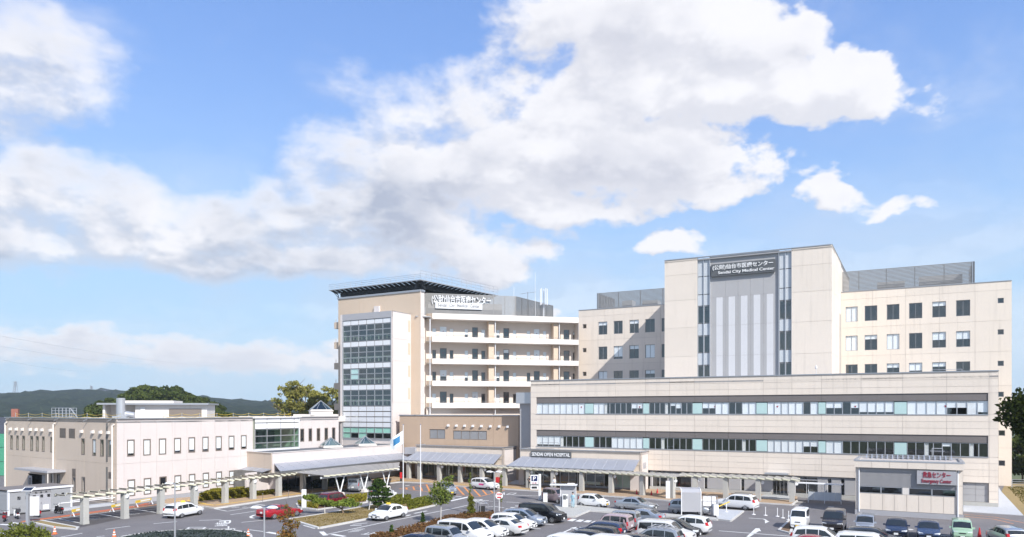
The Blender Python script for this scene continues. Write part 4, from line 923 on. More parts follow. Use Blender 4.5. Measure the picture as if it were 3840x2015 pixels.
sb = build('sign_board', MB().box(-(xb_-xa)/2, (xb_-xa)/2, -.18, 0, -.43, .43), m_['signgrey'], pv2, f2.M @ T((xa+xb_)/2, -.05, zc))
text('SENDAI OPEN HOSPITAL', .8, .06, m_['white'], sb, T(0, -.22, 0), (xb_-xa)*.95, height=.52)
build('roof_rail', MB().tube([(2, 2.6, EH), (2, 2.6, EH+.9), (5, 2.6, EH+.9), (5, 2.6, EH)], .025, 5).tube([(2, 2.6, EH+.5), (5, 2.6, EH+.5)], .02, 5), m_['frame'], pv2, f2.M)
build('side_louvre', MB().box(1., 2.2, -.04, .02, 3.1, 3.9), m_['sign_l'], pv2, Fr(f2.w(L2, 0), V, 0, f2.o).M)
build('wheelchair_row', MB().box(9.5, 12, 1.6, 1.9, .5, .9), m_['alu'], pv2, f2.M)
build('grey_window_box', MB().box(-2.2, 0.1, -.4, 2, 3.9, 5.0), m_['sign_l'], pv1, f1.M)
tv = build('roof_aerial', MB().cyl((0, 0, 0), (0, 0, 1.3), .04, n=5).cyl((-1, 0, 1.2), (.6, 0, 1.0), .025, n=4), m_['alu'], pv1, f1.M @ T(f1.s(1645), 3, EH-.2))
for k in range(4): build('aerial_rod', MB().cyl((-.8+k*.4, -.3, 1.17-k*.05), (-.8+k*.4, .3, 1.17-k*.05), .02, n=4), m_['alu'], tv)
# ================================================================== emergency centre
XO = P(3208, 0, 80.4).to_2d()
emg = thing('emergency_pavilion', 'low emergency centre building with grey ribbed band and red lettered sign', 'building', (XO.x, XO.y, 0))
fX = Fr(XO, U, 9.9, XO); XL = fX.s(3611); XH = 5.7
zf = fX.z(3420, 1380+.4698*806); zw1 = fX.z(3420, 1380+.4698*960); zw0 = fX.z(3420, 1380+.4698*1015)
panels(emg, fX, lin(-.1, XL+.1, 6), [zf, XH], [], m_['cream'], d=-.35)
build('fascia', MB().box(-.05, XL+.05, -.3, 8, zf+.01, XH-.02), m_['joint'], emg, fX.M)
x0, x1 = fX.s(3222), fX.s(3586)
mb = MB(); n = 86
for i in range(n): a = x0+(x1-x0)*i/n; mb.box(a, a+(x1-x0)/n*.6, .0, .05, zw1+.05, zf-.38)
o = build('ribbed_cladding', mb, m_['grey'], emg, fX.M); stuff(o)
build('wall', MB().box(x0, x1, .05, .2, zw1, zf), m_['grey'], emg, fX.M)
for i in range(4):
    a, b = x0+(x1-x0)*(0, .235, .525, .76)[i], x0+(x1-x0)*(.235, .46, .76, 1.)[i]
    window(emg, fX, a, b-.02, zw0, zw1, 'd', m_['alu'], .05, d=-.02)
build('window_post', MB().box(x0+(x1-x0)*.46, x0+(x1-x0)*.525, -.02, .1, zw0, zw1), m_['balc'], emg, fX.M)
panels(emg, fX, lin(x0, x1, 8), [.55, zw0-.02], [], m_['cream'])
interior(emg, fX, x0, x1, [(zw0-.3, zw1+.2)], 3.)
build('lower_wall', MB().box(x0, x1, .055, .2, .0, zw0), m_['joint'], emg, fX.M)
build('plinth', MB().box(-.05, XL+.05, -.08, .3, 0, .52), m_['sign_l'], emg, fX.M)
panels(emg, fX, [0, x0], [.55, zf-1.6, zf], [], m_['cream']); panels(emg, fX, [x1, XL], [.55, zf-1.6, zf], [], m_['cream'])
for x in (.35, XL-.45): build('drain_pipe', MB().tube([(x, -.1, .3), (x, -.1, zf-.3), (x+.1, .1, zf)], .07, 8), m_['alu_w'], emg, fX.M)
shell(emg, [tuple(fX.w(x, y))[:2] for x, y in ((0, .06), (XL, .06), (XL, 11.5), (0, 11.5))], 0, zf, m_['cream'], skip=(0, 2), base=XO)
roofslab(emg, [fX.w(-.05, -.3), fX.w(XL+.05, -.3), fX.w(XL+.05, 7.6), fX.w(-.05, 7.6)], XH-.1, m_['zinc'], XO)
coping(emg, [fX.w(0, -.2), fX.w(XL, -.2), fX.w(XL, 7.5), fX.w(0, 7.5)], XH, XO, .35, .14, m=m_['alu'])
louvre(emg, Fr(fX.w(0, 0), U, 0, XO), 1., XL-1, XH-.05, XH+.28, 2, m_['frame'], d=6.2)
for k in range(17): link('roof_bracket', cached('rbk', lambda: MB().faces([(-.05, 0, 0), (.05, 0, 0), (.05, .9, 0), (-.05, .9, 0), (-.05, .7, .45), (.05, .7, .45)], [(0, 1, 5, 4), (0, 4, 3), (1, 2, 5), (2, 3, 4, 5)]).mesh('roof_bracket', m_['alu'])), emg, fX.M @ T(.8+k*(XL-1.6)/16, 5.4, XH))
build('roof_rail', MB().tube([(XL-2.6, 7, XH), (XL-2.6, 7, XH+1.2), (XL-1.6, 7, XH+1.2), (XL-1.6, 7, XH)], .04, 5).tube([(XL-2.8, 7, XH+.9), (XL-1.4, 7, XH+.9)], .03, 5), m_['alu'], emg, fX.M)
xs0, xs1 = fX.s(3000+.4698*933), fX.s(3000+.4698*1250); zs0, zs1 = fX.z(3510, 1380+.4698*930), fX.z(3510, 1380+.4698*822)
sb = build('sign_board', MB().box(-(xs1-xs0)/2, (xs1-xs0)/2, -.3, 0, -(zs1-zs0)/2, (zs1-zs0)/2), m_['sign_l'], emg, fX.M @ T((xs0+xs1)/2, -.05, (zs0+zs1)/2))
text('救急センター', .8, .05, m_['signred'], sb, T(0, -.33, .3), (xs1-xs0)*.70, height=.62); text('Emergency Center', .6, .05, m_['signred'], sb, T(0, -.33, -.38), (xs1-xs0)*.75, height=.5)
# ================================================================== GROUND
struct(build('ground', MB().poly([(-4000, -300, -.02), (4000, -300, -.02), (4000, 7000, -.02), (-4000, 7000, -.02)]), mat('far_ground', (.10, .12, .06), .95, var=.35, scale=.02)))
road = struct(build('asphalt_road', MB().poly([(-95, 20, 0), (75, 20, 0), (75, 150, 0), (-95, 150, 0)]), m_['asphalt']))
def pxpoly(pts): return [tuple(G(*p))[:2] for p in pts]
def sheet(name, pts, m, z=.004, par=None, raw=False):
    pl = pts if raw else pxpoly(pts)
    n = len(pl); ar = sum(pl[i][0]*pl[(i+1) % n][1]-pl[(i+1) % n][0]*pl[i][1] for i in range(n))
    if ar < 0: pl = pl[::-1]
    return build(name, MB().poly([(*p, z) for p in pl]), m, par)
def slab(name, pts, m, h=.13, kw=.18, kerb=True, raw=False, kseg=1.2, edge=None):
    """raised bed: top sheet plus a row of kerb stones round it"""
    pl = pts if raw else pxpoly(pts)
    o = struct(build(name, MB().prism(pl, 0, h), m))
    if kerb:
        n = len(pl)
        for i in range(n):
            if edge is not None and i not in edge: continue
            a, b = Vector(pl[i]), Vector(pl[(i+1) % n]); L = (b-a).length; k = max(1, int(round(L/kseg))); ang = math.atan2((b-a).y, (b-a).x)
            w_ = L/k
            for j in range(k):
                p = a.lerp(b, j/k)
                link('kerb_stone', cached(('ks', round(w_, 2), h, kw), lambda: MB().box(.008, w_-.008, -kw/2, kw/2, 0, h+.025).mesh('kerb_stone', m_['kerb'])), o, T(p.x, p.y, 0) @ Matrix.Rotation(ang, 4, 'Z'))
    return o
def line(pts, w_=.16, m=None, z=.008, name='road_marking'):
    ps = [G(*p) for p in pts]; mb = MB()
    for a, b in zip(ps[:-1], ps[1:]):
        d = (b-a).to_2d().normalized(); n = Vector((-d.y, d.x))*w_/2
        mb.poly([(a.x+n.x, a.y+n.y, z), (a.x-n.x, a.y-n.y, z), (b.x-n.x, b.y-n.y, z), (b.x+n.x, b.y+n.y, z)])
    return build(name, mb, m or m_['paint'], road)
def fill(pts, m=None, z=.008, name='road_marking'): return sheet(name, pts, m or m_['paint'], z, road)
def Z1(x, y): return (.2034*x, 1740+.2034*y)
def ZZ(o): return lambda x, y: (o+.2034*x, 1740+.2034*y)
Z2, Z3, Z4, Z5, Z6, Z7, Z8, Z9 = ZZ(480), ZZ(900), ZZ(1380), ZZ(1600), ZZ(2080), ZZ(2500), ZZ(2960), ZZ(3320)
# bays at left (darker asphalt, canopy shade also in its colour), main walkway, tiles
sheet('dark_shaded_asphalt_patch', [Z1(400, 1060), Z1(1400, 1190), Z1(2400, 985), (612, 1925), (640, 1887), (560, 1890), Z1(1700, 920)], m_['asphalt_d'], .004, road)
walk = [(610, 1893), (767, 1903), (805, 1909), (1000, 1880), (1130, 1860), (1300, 1838), (1411, 1821), (1500, 1810), (1591, 1814), (1760, 1830), (1870, 1835), (2025, 1845), (2257, 1862), (2424, 1873), (2513, 1881), (2661, 1877), (2844, 1888.5), (2970, 1896.6), (2990, 1880), (2990, 1856), (2440, 1826), (1950, 1800), (1880, 1786), (1560, 1772), (1480, 1780), (1060, 1832), (950, 1850), (625, 1874)]
slab('walkway_pavement', walk, m_['pave'], .12, edge=range(0, 18))
def band(pts, m, w_, z=.128):
    ps = [G(px, py) for px, py in pts]; mb = MB()
    for a, b in zip(ps[:-1], ps[1:]):
        d = (b-a).to_2d().normalized(); n = Vector((-d.y, d.x))*w_/2
        mb.poly([(a.x+n.x, a.y+n.y, z), (a.x-n.x, a.y-n.y, z), (b.x-n.x, b.y-n.y, z), (b.x+n.x, b.y+n.y, z)])
    return build('tactile_paving', mb, m, bpy.data.objects['walkway_pavement'])
band([(745, 1893), (805, 1899), (1000, 1873), (1130, 1853), (1300, 1831), (1411, 1815), (1500, 1804), (1591, 1808), (1760, 1823), (1880, 1829), (1985, 1838)], m_['yellow'], .35)
band([(1985, 1838), (2025, 1828)], m_['yellow'], .35); band([(650, 1884), (700, 1880), (770, 1893)], m_['yellow'], .5)
sheet('tile_paving', [(1900, 1818), (2100, 1828), (2140, 1812), (1940, 1800)], m_['tile'], .126, bpy.data.objects['walkway_pavement'])
sheet('tile_paving', [(2830, 1873), (2962, 1880), (2980, 1862), (2880, 1852)], m_['tile'], .126, bpy.data.objects['walkway_pavement'])
sheet('tile_paving', [(1110, 1842), (1290, 1822), (1230, 1812), (1050, 1834)], m_['tile'], .126, bpy.data.objects['walkway_pavement'])
# red and yellow guide band at left
line([Z1(430, 1065), Z1(2557, 775), (560, 1888)], .95, m_['redp'], .008); line([Z1(370, 1080), Z1(2557, 800), (640, 1886)], .28, m_['orange'], .012)
line([Z1(760, 1050), Z1(2557, 815)], .14)
for a, b in ((Z1(1090, 1015), Z1(1490, 1095)), (Z1(780, 1045), Z1(1440, 1195)), (Z1(1850, 925), Z1(2260, 1000)), (Z1(2480, 835), Z2(560, 905)), (Z1(760, 1050), Z1(780, 1045))): line([a, b], .15)
for cx_0, cy_0 in ((1750, 1012), (2480, 925)):
    line([Z1(cx_0-120, cy_0+12), Z1(cx_0-20, cy_0+5), Z1(cx_0+100, cy_0-12)], .12); line([Z1(cx_0-110, cy_0-8), Z1(cx_0-10, cy_0-12)], .12)
for a, b in ((Z1(0, 1115), Z1(200, 1130)), (Z1(200, 1085), Z1(390, 1105))): line([a, b], .5)
for a, b in ((Z1(1940, 1208), Z1(2400, 1148)), (Z1(1120, 1352), Z1(1520, 1280)), (Z1(1780, 1345), Z1(1930, 1330)), (Z1(0, 1275), Z1(330, 1305)), (Z2(465, 1105), Z2(905, 1065)), (Z2(1310, 1045), Z2(1720, 1030)),
             (Z2(1885, 940), Z3(270, 875)), (Z3(25, 1080), Z3(430, 1040)), (Z3(165, 1215), Z3(440, 1250)), (Z3(500, 1260), Z3(740, 1300)), (Z3(1170, 1135), Z3(1380, 1195)), (Z2(1600, 830), Z2(1830, 875)), (Z2(1830, 875), Z3(480, 765)), (Z3(260, 735), Z3(480, 768))):
    line([a, b], .17 if a != Z3(500, 1260) else .5)
line([Z2(1640, 830), Z2(2330, 735)], .15)
def glyph(s, px, py, w_, h_, rot, m=None):
    p = G(px, py); t_ = text(s, 1., .001, m or m_['paint'], road, T(p.x, p.y, .010) @ Matrix.Rotation(rot, 4, 'Z') @ Matrix.Rotation(R(-90), 4, 'X'), w_, name='road_marking', height=h_)
    return t_
ang = math.atan2(V.y, V.x)
glyph('タクシー', *Z2(2080, 800), 4.6, .9, ang-.9); glyph('P', *Z2(1790, 1075), 2.4, 1.1, -1.2); glyph('車椅', *Z2(1720, 1115), 2.6, 1.2, -1.2); glyph('一般', *Z2(1850, 1190), 2.6, 1.3, -1.2)
line([Z2(1090, 1200), Z2(1130, 1170), Z2(1430, 1170), Z2(1380, 1198), Z2(1090, 1200)], .18)
for pts in ([(2280, 1000), (2260, 975), (2330, 945), (2420, 935)], [(2280, 1000), (2420, 1000)]): line([Z2(*p) for p in pts], .3)
for a, b in (((1500, 1250), (1580, 1320)),): line([Z3(*a), Z3(*b)], .45)
line([Z3(1590, 1305), Z3(2557, 1100), Z4(1560, 825), Z4(1830, 765)], .17)
line([Z3(2030, 1140), Z3(2240, 1130)], .3); line([Z3(2080, 1115), Z3(2350, 1090)], .2); line([Z3(1700, 1300), Z3(1930, 1340)], .45)
for k in range(4): line([Z3(1990+k*40, 1260-k*18), Z3(2200+k*35, 1240-k*14)], .15)
glyph('止', *Z3(2420, 1285), 1.4, 1.4, -.3)
for a, b, w_ in (((850, 915), (1090, 868), .3), ((1500, 690), (1880, 605), .55), ((690, 965), (780, 940), .3), ((770, 655), (1160, 655), .18), ((2240, 688), (2557, 705), .18)): line([Z4(*a), Z4(*b)], w_)
glyph('出口', *Z4(2010, 690), 1.7, 2.2, -.25); glyph('入口', *Z5(1480, 550), 2.2, 2.8, -.25); glyph('P', *Z5(1010, 668), 1.3, 2.2, 1.3)
line([Z4(1500, 640), Z4(1600, 630)], .4); line([Z4(1610, 595), Z4(1720, 605)], .3)
for a, b in ((Z5(1170, 690), Z5(1710, 715)), (Z5(1590, 575), Z5(2090, 595)), (Z5(1040, 800), Z5(1240, 785)), (Z5(1240, 785), Z5(1430, 810))): line([a, b], .2)
for k in range(4): line([Z5(1460+k*85, 830-k*26), Z5(1640+k*75, 835-k*27)], .45)      # zebra bars at the barrier
# orange hatched box
hx = [Z4(575, 460), Z4(1090, 378), Z5(950, 445), Z5(1440, 487), Z5(980, 605), Z5(560, 570), Z4(1100, 515)]
line(hx+[hx[0]], .16, m_['orange'])
for a, b in ((Z4(700, 440), Z4(720, 470)), (Z4(830, 420), Z4(855, 480)), (Z4(955, 400), Z4(1000, 495)), (Z4(1075, 380), Z4(1140, 515)), (Z5(545, 422), Z5(685, 570)), (Z5(690, 432), Z5(840, 590)), (Z5(870, 475), Z5(990, 600)), (Z5(1030, 485), Z5(1105, 568)), (Z5(1180, 495), Z5(1225, 540)), (Z4(1250, 400), Z4(1420, 560))): line([a, b], .26, m_['orange'])
# right lot
for k in range(4): fill([Z6(230+k*145, 1048+k*12), Z6(320+k*140, 1012+k*14), Z6(410+k*140, 1020+k*14), Z6(330+k*150, 1062+k*10)])
fill([Z6(230, 1010), Z6(240, 1040), Z6(320, 1012)], m_['redp'], .009)
for a, b in ((Z6(160, 1265), Z6(330, 1190)), (Z7(960, 1235), Z7(2400, 1345)), (Z7(1515, 1000), Z7(1790, 1018)), (Z7(1790, 1018), Z7(1850, 1050)), (Z8(1045, 1210), Z8(1180, 1215)), (Z9(950, 1315), Z9(1210, 1335)), (Z5(1900, 1190), Z5(2100, 1200)), (Z5(2190, 1112), Z5(2345, 1125)), (Z5(1780, 1272), Z5(1840, 1278))): line([a, b], .2)
fill([Z6(280, 1195), Z6(320, 1175), Z6(410, 1165), Z6(380, 1195), Z6(330, 1205)]); fill([Z7(1810, 1045), Z7(1815, 1100), Z7(1895, 1062)])
fill([Z7(1470, 1345), Z7(1640, 1190), Z7(1710, 1190), Z7(1740, 1245), Z7(1700, 1240), Z7(1560, 1330), Z7(1520, 1352)])
line([Z9(1455, 930), Z9(2000, 980), Z9(2557, 1090)], .12, m_['orange']); line([Z9(1475, 970), Z9(2000, 1020), Z9(2360, 1105)], .14, m_['orange'])
for c in (Z4(725, 402), Z8(770, 795), Z9(440, 1210)):
    p = G(*c); build('manhole_cover', MB().lathe([(.36, .0), (.36, .008), (.30, .011)], 20), m_['kerb'], road, T(p.x, p.y, .003))
for c in (Z8(165, 762), Z8(220, 705)):
    p = G(*c); build('drain_grate', MB().box(-.5, .5, -.25, .25, .0, .012), m_['kerb'], road, T(p.x, p.y, .002) @ Matrix.Rotation(-th, 4, 'Z'))
# islands
isl = slab('lawn_island', [(1084, 1950.5), (1197, 1984), (1534.6, 1919), (1636, 1896.6), (1604, 1874), (1494, 1873), (1376, 1901), (1185, 1935)], m_['dry'], .12, .3)
isl2 = slab('planted_island', [(1112, 1893), (1120, 1905), (1190, 1914), (1376, 1886), (1376, 1867), (1290, 1873), (1130, 1885)], m_['soil'], .12, .2)
bed = slab('planting_bed', [(1385, 2016), (1502, 1988), (1614, 1960), (1675, 1941), (1754, 1926), (1850, 1924), (1862, 1945), (1700, 1992), (1560, 2035), (1400, 2075)], m_['soil'], .12, .15, edge=range(0, 6))
corner = slab('verge_island', [Z1(540, 1080), Z1(760, 1058), Z1(1440, 1185), Z1(1400, 1215), Z1(1000, 1180)], m_['dry'], .1, .25)
isl3 = slab('gate_island', [(2080, 1898), (2150, 1898), (2330, 1917), (2548, 1936), (2690, 1948), (2690, 1953), (2540, 1941), (2210, 1919), (2156, 1942), (2120, 1940)], m_['conc'], .14, .12)
isl4 = slab('gate_island', [(2689, 1934), (2692, 1915), (2788, 1920.5), (2740, 1957), (2691, 1951)], m_['apron'], .14, .16)
isl5 = slab('small_island', [Z7(2070, 1235), Z7(2270, 1050), Z7(2340, 1070), Z7(2330, 1150), Z7(2280, 1290)], m_['soil'], .1, .22)
slab('concrete_apron', [Z9(1435, 885), Z9(2550, 960), Z9(2140, 520), Z9(2085, 430), Z9(1435, 700)], m_['apron'], .06, kerb=False)
sheet('bare_earth', [Z9(2140, 520), Z9(2560, 965), (3960, 1935), (3960, 1800), (3770, 1815)], m_['dry'], .03, road)
cc = Vector((-28.3, 63.4)); ring = [(cc.x+5.9*math.cos(2*math.pi*i/40), cc.y+5.9*math.sin(2*math.pi*i/40)) for i in range(40)]
rnd_isl = slab('round_planting_bed', ring, m_['gcov'], .12, .25, raw=True, kseg=.95)
# ================================================================== PERGOLA
pc = [(317, 1966), (468, 1945.4), (603, 1926), (728, 1908), (844, 1890.5), (949, 1875), (1045, 1864), (1136, 1850), (1218, 1839.7)]
def column(par, p, base, ang, h=2.62):
    link('column', cached(('col', h), lambda: MB().box(-.29, .29, -.27, .27, .25, h).box(-.31, .31, -.29, .29, 0, .249).mesh('column', m_['conc'])), par, T(p.x-base.x, p.y-base.y, 0) @ Matrix.Rotation(ang, 4, 'Z'))
def speaker_lamp(par, p, base, dx, dy):
    link('round_lamp', cached('rl', lambda: MB().cyl((0, -.12, 0), (0, .1, 0), .2, n=14).cyl((0, -.125, 0), (0, -.121, 0), .08, n=8).mesh('round_lamp', m_['alu_w'])), par, T(p.x-base.x+dx, p.y-base.y+dy, 2.3))
def pergola(name, label, pts, over0, over1, lamps, wid=2.7, pitch=1.05):
    ps = [G(*p) for p in pts]; base = ps[0]
    t_ = thing(name, label, 'pergola', (base.x, base.y, 0))
    a = ps[0]-(ps[1]-ps[0]).normalized()*over0; b = ps[-1]+(ps[-1]-ps[-2]).normalized()*over1
    path = [a]+ps[1:-1]+[b]
    for i, p in enumerate(ps):
        d = (ps[min(i+1, len(ps)-1)]-ps[max(i-1, 0)]).normalized(); an = math.atan2(d.y, d.x)
        column(t_, p, base, an)
        if i in lamps: speaker_lamp(t_, p, base, .42*d.x+.1, -.1)
    off = .95                                  # roof lies mostly behind the columns
    for i in range(len(path)-1):
        p, q = path[i], path[i+1]; d = (q-p); L = d.length; d.normalize(); nrm = Vector((-d.y, d.x, 0))
        if nrm.y < 0: nrm = -nrm
        n = max(1, int(round(L/pitch))); st = L/n; an = math.atan2(d.y, d.x); lft = 1 if (Matrix.Rotation(an, 4, 'Z') @ Vector((0, 1, 0))).y > 0 else -1
        key = ('pg', round(st, 2), lft)
        def slats():
            mb = MB(); e = st*.74
            mb.faces([(-.05, -lft*.4, .15), (e, -lft*.4, .0), (e, lft*2.3, .0), (-.05, lft*2.3, .15), (-.05, -lft*.4, .19), (e, -lft*.4, .04), (e, lft*2.3, .04), (-.05, lft*2.3, .19)], [(0, 3, 2, 1), (4, 5, 6, 7), (0, 1, 5, 4), (2, 3, 7, 6), (1, 2, 6, 5), (3, 0, 4, 7)])
            return mb.mesh('canopy_panel', m_['slat'])
        mp = cached(key, slats)
        mr = cached(key+('r',), lambda: MB().beam((-.05, -lft*.45, .12), (st*.86, -lft*.45, -.05), .08, .15).beam((-.05, lft*2.35, .12), (st*.86, lft*2.35, -.05), .08, .15).mesh('panel_edge', m_['cedge']))
        for k in range(n):
            c = p+d*(st*k)-base
            o = link('canopy_panel', mp, t_, T(c.x, c.y, 2.78) @ Matrix.Rotation(an, 4, 'Z')); link('panel_edge', mr, o)
        c = p-base; build('beam', MB().beam((c.x, c.y, 2.66), (c.x+d.x*L, c.y+d.y*L, 2.66), .16, .14), m_['cedge'], t_)
    return t_
pergola('pergola', 'long slatted walkway canopy on concrete columns beside the white annex', pc, 1.4, 2., (1, 3, 5))
pc2 = [(1533, 1797), (1574, 1800), (1648, 1806), (1726.6, 1812), (1808, 1820), (1893.6, 1825), (1982, 1831.5), (2075, 1838), (2181.7, 1844.8), (2292.5, 1852), (2409.5, 1861), (2521, 1872)]
pergola('pergola', 'slatted walkway canopy on concrete columns along the glazed entrance pavilions', pc2, 1.0, .6, (2, 4, 6, 7, 9, 11), pitch=1.0)
pc3 = [(2606, 1867), (2722, 1872), (2843.7, 1880), (2970, 1886)]
pergola('pergola', 'short slatted walkway canopy by the automatic side door', pc3, 1.9, .9, (0, 2, 3), pitch=1.0)
# porte-cochere over the drop-off lane
q0 = [P(1215, 0, 94.6).to_2d(), P(1495, 0, 107.8).to_2d(), P(1500, 0, 119).to_2d(), P(1060, 0, 101.5).to_2d()]
pcx = thing('drop_off_canopy', 'wide grey drop-off canopy on white V-shaped steel legs', 'canopy', (q0[0].x, q0[0].y, 0))
B = q0[0]; qq = [p-B for p in q0]
n = 14
for i in range(n):
    a, b = qq[0].lerp(qq[1], i/n), qq[0].lerp(qq[1], (i+.96)/n); c, d = qq[3].lerp(qq[2], (i+.96)/n), qq[3].lerp(qq[2], i/n)
    o = build('canopy_panel', MB().prism([tuple(a), tuple(b), tuple(c), tuple(d)], 2.86, 2.93), m_['slat'], pcx)
    build('panel_edge', MB().beam((a.x, a.y, 2.84), (b.x, b.y, 2.76), .09, .16), m_['cedge'], o)
a, b = qq[0].lerp(qq[3], .07), qq[1].lerp(qq[2], .12)
build('main_beam', MB().cyl((a.x, a.y, 2.55), (b.x, b.y, 2.55), .14, n=10), m_['steel_w'], pcx)
a2, b2 = qq[0].lerp(qq[3], .35), qq[1].lerp(qq[2], .4); build('rear_beam', MB().cyl((a2.x, a2.y, 2.7), (b2.x, b2.y, 2.7), .1, n=8), m_['steel_w'], pcx)
for t_ in (.22, .52, .82):
    p = a.lerp(b, t_); dv = (b-a).normalized()
    o = build('pedestal', MB().box(-.42, .42, -.42, .42, 0, .36).box(-.34, .34, -.34, .34, .36, .42), m_['balc'], pcx, T(p.x, p.y, 0) @ Matrix.Rotation(math.atan2(dv.y, dv.x), 4, 'Z'))
    for s_ in (-1, 1): build('leg', MB().cyl((.08*s_, 0, .42), (.85*s_, 0, 2.5), .085, n=8), m_['steel_w'], o)
# ================================================================== CARS
CT = dict(
 sedan=dict(L=4.7, W=1.78, H=1.46, belt=.92, tum=.15, ax=(.92, 3.68), wr=.32, prof=[(0, .50), (.05, .66), (.5, .78), (1.25, .93), (2.0, 1.38), (2.45, 1.46), (3.1, 1.44), (3.55, 1.33), (4.05, 1.07), (4.55, 1.03), (4.67, .85), (4.7, .5)], ws=(1.28, 2.06), rw=(3.5, 4.05), side=[(1.58, 2.15, 2.55, 2.55), (2.62, 2.62, 3.62, 3.3)], tl=(.78, .98), hl=(.58, .74)),
 wagon=dict(L=4.4, W=1.7, H=1.48, belt=.93, tum=.14, ax=(.85, 3.45), wr=.31, prof=[(0, .5), (.05, .66), (.4, .8), (1.1, .95), (1.85, 1.4), (2.3, 1.48), (3.6, 1.45), (4.05, 1.36), (4.3, 1.0), (4.38, .8), (4.4, .45)], ws=(1.13, 1.92), rw=(4.06, 4.3), side=[(1.42, 1.98, 2.4, 2.4), (2.47, 2.47, 3.3, 3.3), (3.37, 3.37, 4.08, 3.85)], tl=(.82, 1.08), hl=(.6, .78)),
 hatch=dict(L=3.55, W=1.5, H=1.5, belt=.98, tum=.12, ax=(.68, 3.0), wr=.28, prof=[(0, .5), (.04, .7), (.3, .84), (.75, .98), (1.4, 1.43), (1.8, 1.5), (2.8, 1.48), (3.2, 1.38), (3.44, 1.0), (3.54, .75), (3.55, .45)], ws=(.78, 1.45), rw=(3.21, 3.44), side=[(1.02, 1.5, 1.95, 1.95), (2.02, 2.02, 3.0, 2.82)], tl=(.85, 1.2), hl=(.66, .84)),
 mpv=dict(L=4.35, W=1.72, H=1.6, belt=1.0, tum=.13, ax=(.85, 3.5), wr=.31, prof=[(0, .5), (.05, .7), (.35, .86), (.95, 1.0), (1.8, 1.5), (2.3, 1.6), (3.4, 1.57), (4.0, 1.45), (4.25, 1.05), (4.34, .8), (4.35, .45)], ws=(.98, 1.86), rw=(4.01, 4.25), side=[(1.25, 1.9, 2.25, 2.25), (2.32, 2.32, 3.2, 3.2), (3.27, 3.27, 4.0, 3.75)], tl=(.85, 1.15), hl=(.66, .84)),
 minivan=dict(L=4.85, W=1.83, H=1.86, belt=1.1, tum=.10, ax=(.92, 3.87), wr=.34, prof=[(0, .5), (.05, .85), (.4, 1.0), (1.05, 1.14), (1.75, 1.72), (2.2, 1.84), (4.2, 1.83), (4.62, 1.72), (4.78, 1.1), (4.84, .8), (4.85, .45)], ws=(1.08, 1.8), rw=(4.63, 4.78), side=[(1.28, 1.78, 2.1, 2.1), (2.18, 2.18, 3.3, 3.3), (3.38, 3.38, 4.5, 4.42)], tl=(.95, 1.5), hl=(.72, .92)),
 box=dict(L=3.6, W=1.55, H=1.7, belt=1.03, tum=.09, ax=(.66, 3.05), wr=.28, prof=[(0, .5), (.04, .82), (.3, .95), (.7, 1.05), (1.15, 1.58), (1.5, 1.69), (3.1, 1.68), (3.4, 1.6), (3.55, 1.05), (3.59, .8), (3.6, .45)], ws=(.73, 1.2), rw=(3.41, 3.55), side=[(.88, 1.25, 1.75, 1.75), (1.82, 1.82, 2.7, 2.7), (2.77, 2.77, 3.35, 3.27)], tl=(.75, 1.1), hl=(.7, .9)),
 van=dict(L=4.7, W=1.7, H=1.98, belt=1.22, tum=.09, ax=(.95, 3.55), wr=.33, prof=[(0, .5), (.04, .95), (.15, 1.1), (.35, 1.25), (.85, 1.8), (1.2, 1.95), (4.2, 1.97), (4.55, 1.9), (4.66, 1.2), (4.69, .8), (4.7, .4)], ws=(.38, .88), rw=(4.56, 4.66), side=[(.78, 1.05, 1.6, 1.6), (1.7, 1.7, 3.0, 3.0), (3.08, 3.08, 4.4, 4.36)], tl=(.9, 1.35), hl=(.78, 1.0)),
 keivan=dict(L=3.4, W=1.475, H=1.88, belt=1.12, tum=.10, ax=(.62, 2.85), wr=.27, prof=[(0, .5), (.04, .9), (.15, 1.05), (.36, 1.14), (.8, 1.72), (1.1, 1.86), (3.0, 1.87), (3.28, 1.8), (3.38, 1.1), (3.4, .8), (3.4, .4)], ws=(.39, .84), rw=(3.29, 3.38), side=[(.7, 1.0, 1.45, 1.45), (1.53, 1.53, 2.4, 2.4), (2.47, 2.47, 3.15, 3.1)], tl=(.8, 1.05), hl=(.72, .92)),
 suv=dict(L=4.65, W=1.83, H=1.72, belt=1.06, tum=.13, ax=(.9, 3.6), wr=.36, prof=[(0, .6), (.05, .85), (.3, .97), (1.15, 1.08), (1.85, 1.58), (2.3, 1.7), (3.7, 1.68), (4.25, 1.55), (4.5, 1.1), (4.63, .85), (4.65, .5)], ws=(1.18, 1.9), rw=(4.26, 4.5), side=[(1.45, 1.96, 2.4, 2.4), (2.47, 2.47, 3.35, 3.35), (3.42, 3.42, 4.25, 4.05)], tl=(.9, 1.2), hl=(.76, .95)),
 coupe=dict(L=4.65, W=1.9, H=1.37, belt=.9, tum=.2, ax=(.95, 3.73), wr=.35, prof=[(0, .42), (.08, .62), (.6, .78), (1.5, .92), (2.2, 1.28), (2.6, 1.36), (3.0, 1.34), (3.6, 1.2), (4.2, 1.03), (4.55, 1.0), (4.63, .8), (4.65, .45)], ws=(1.53, 2.25), rw=(3.1, 4.1), side=[(1.85, 2.35, 2.9, 2.9), (2.97, 2.97, 3.6, 3.3)], tl=(.78, .93), hl=(.56, .72)))
PAINT = {}
def paint(n, c, metal=0., rough=.22):
    if n not in PAINT:
        m = mat('car_paint_'+n, c, rough, metal, var=.02, spec=.5); b = m.node_tree.nodes['Principled BSDF']
        b.inputs['Coat Weight'].default_value = .6; b.inputs['Coat Roughness'].default_value = .05; PAINT[n] = m
    return PAINT[n]
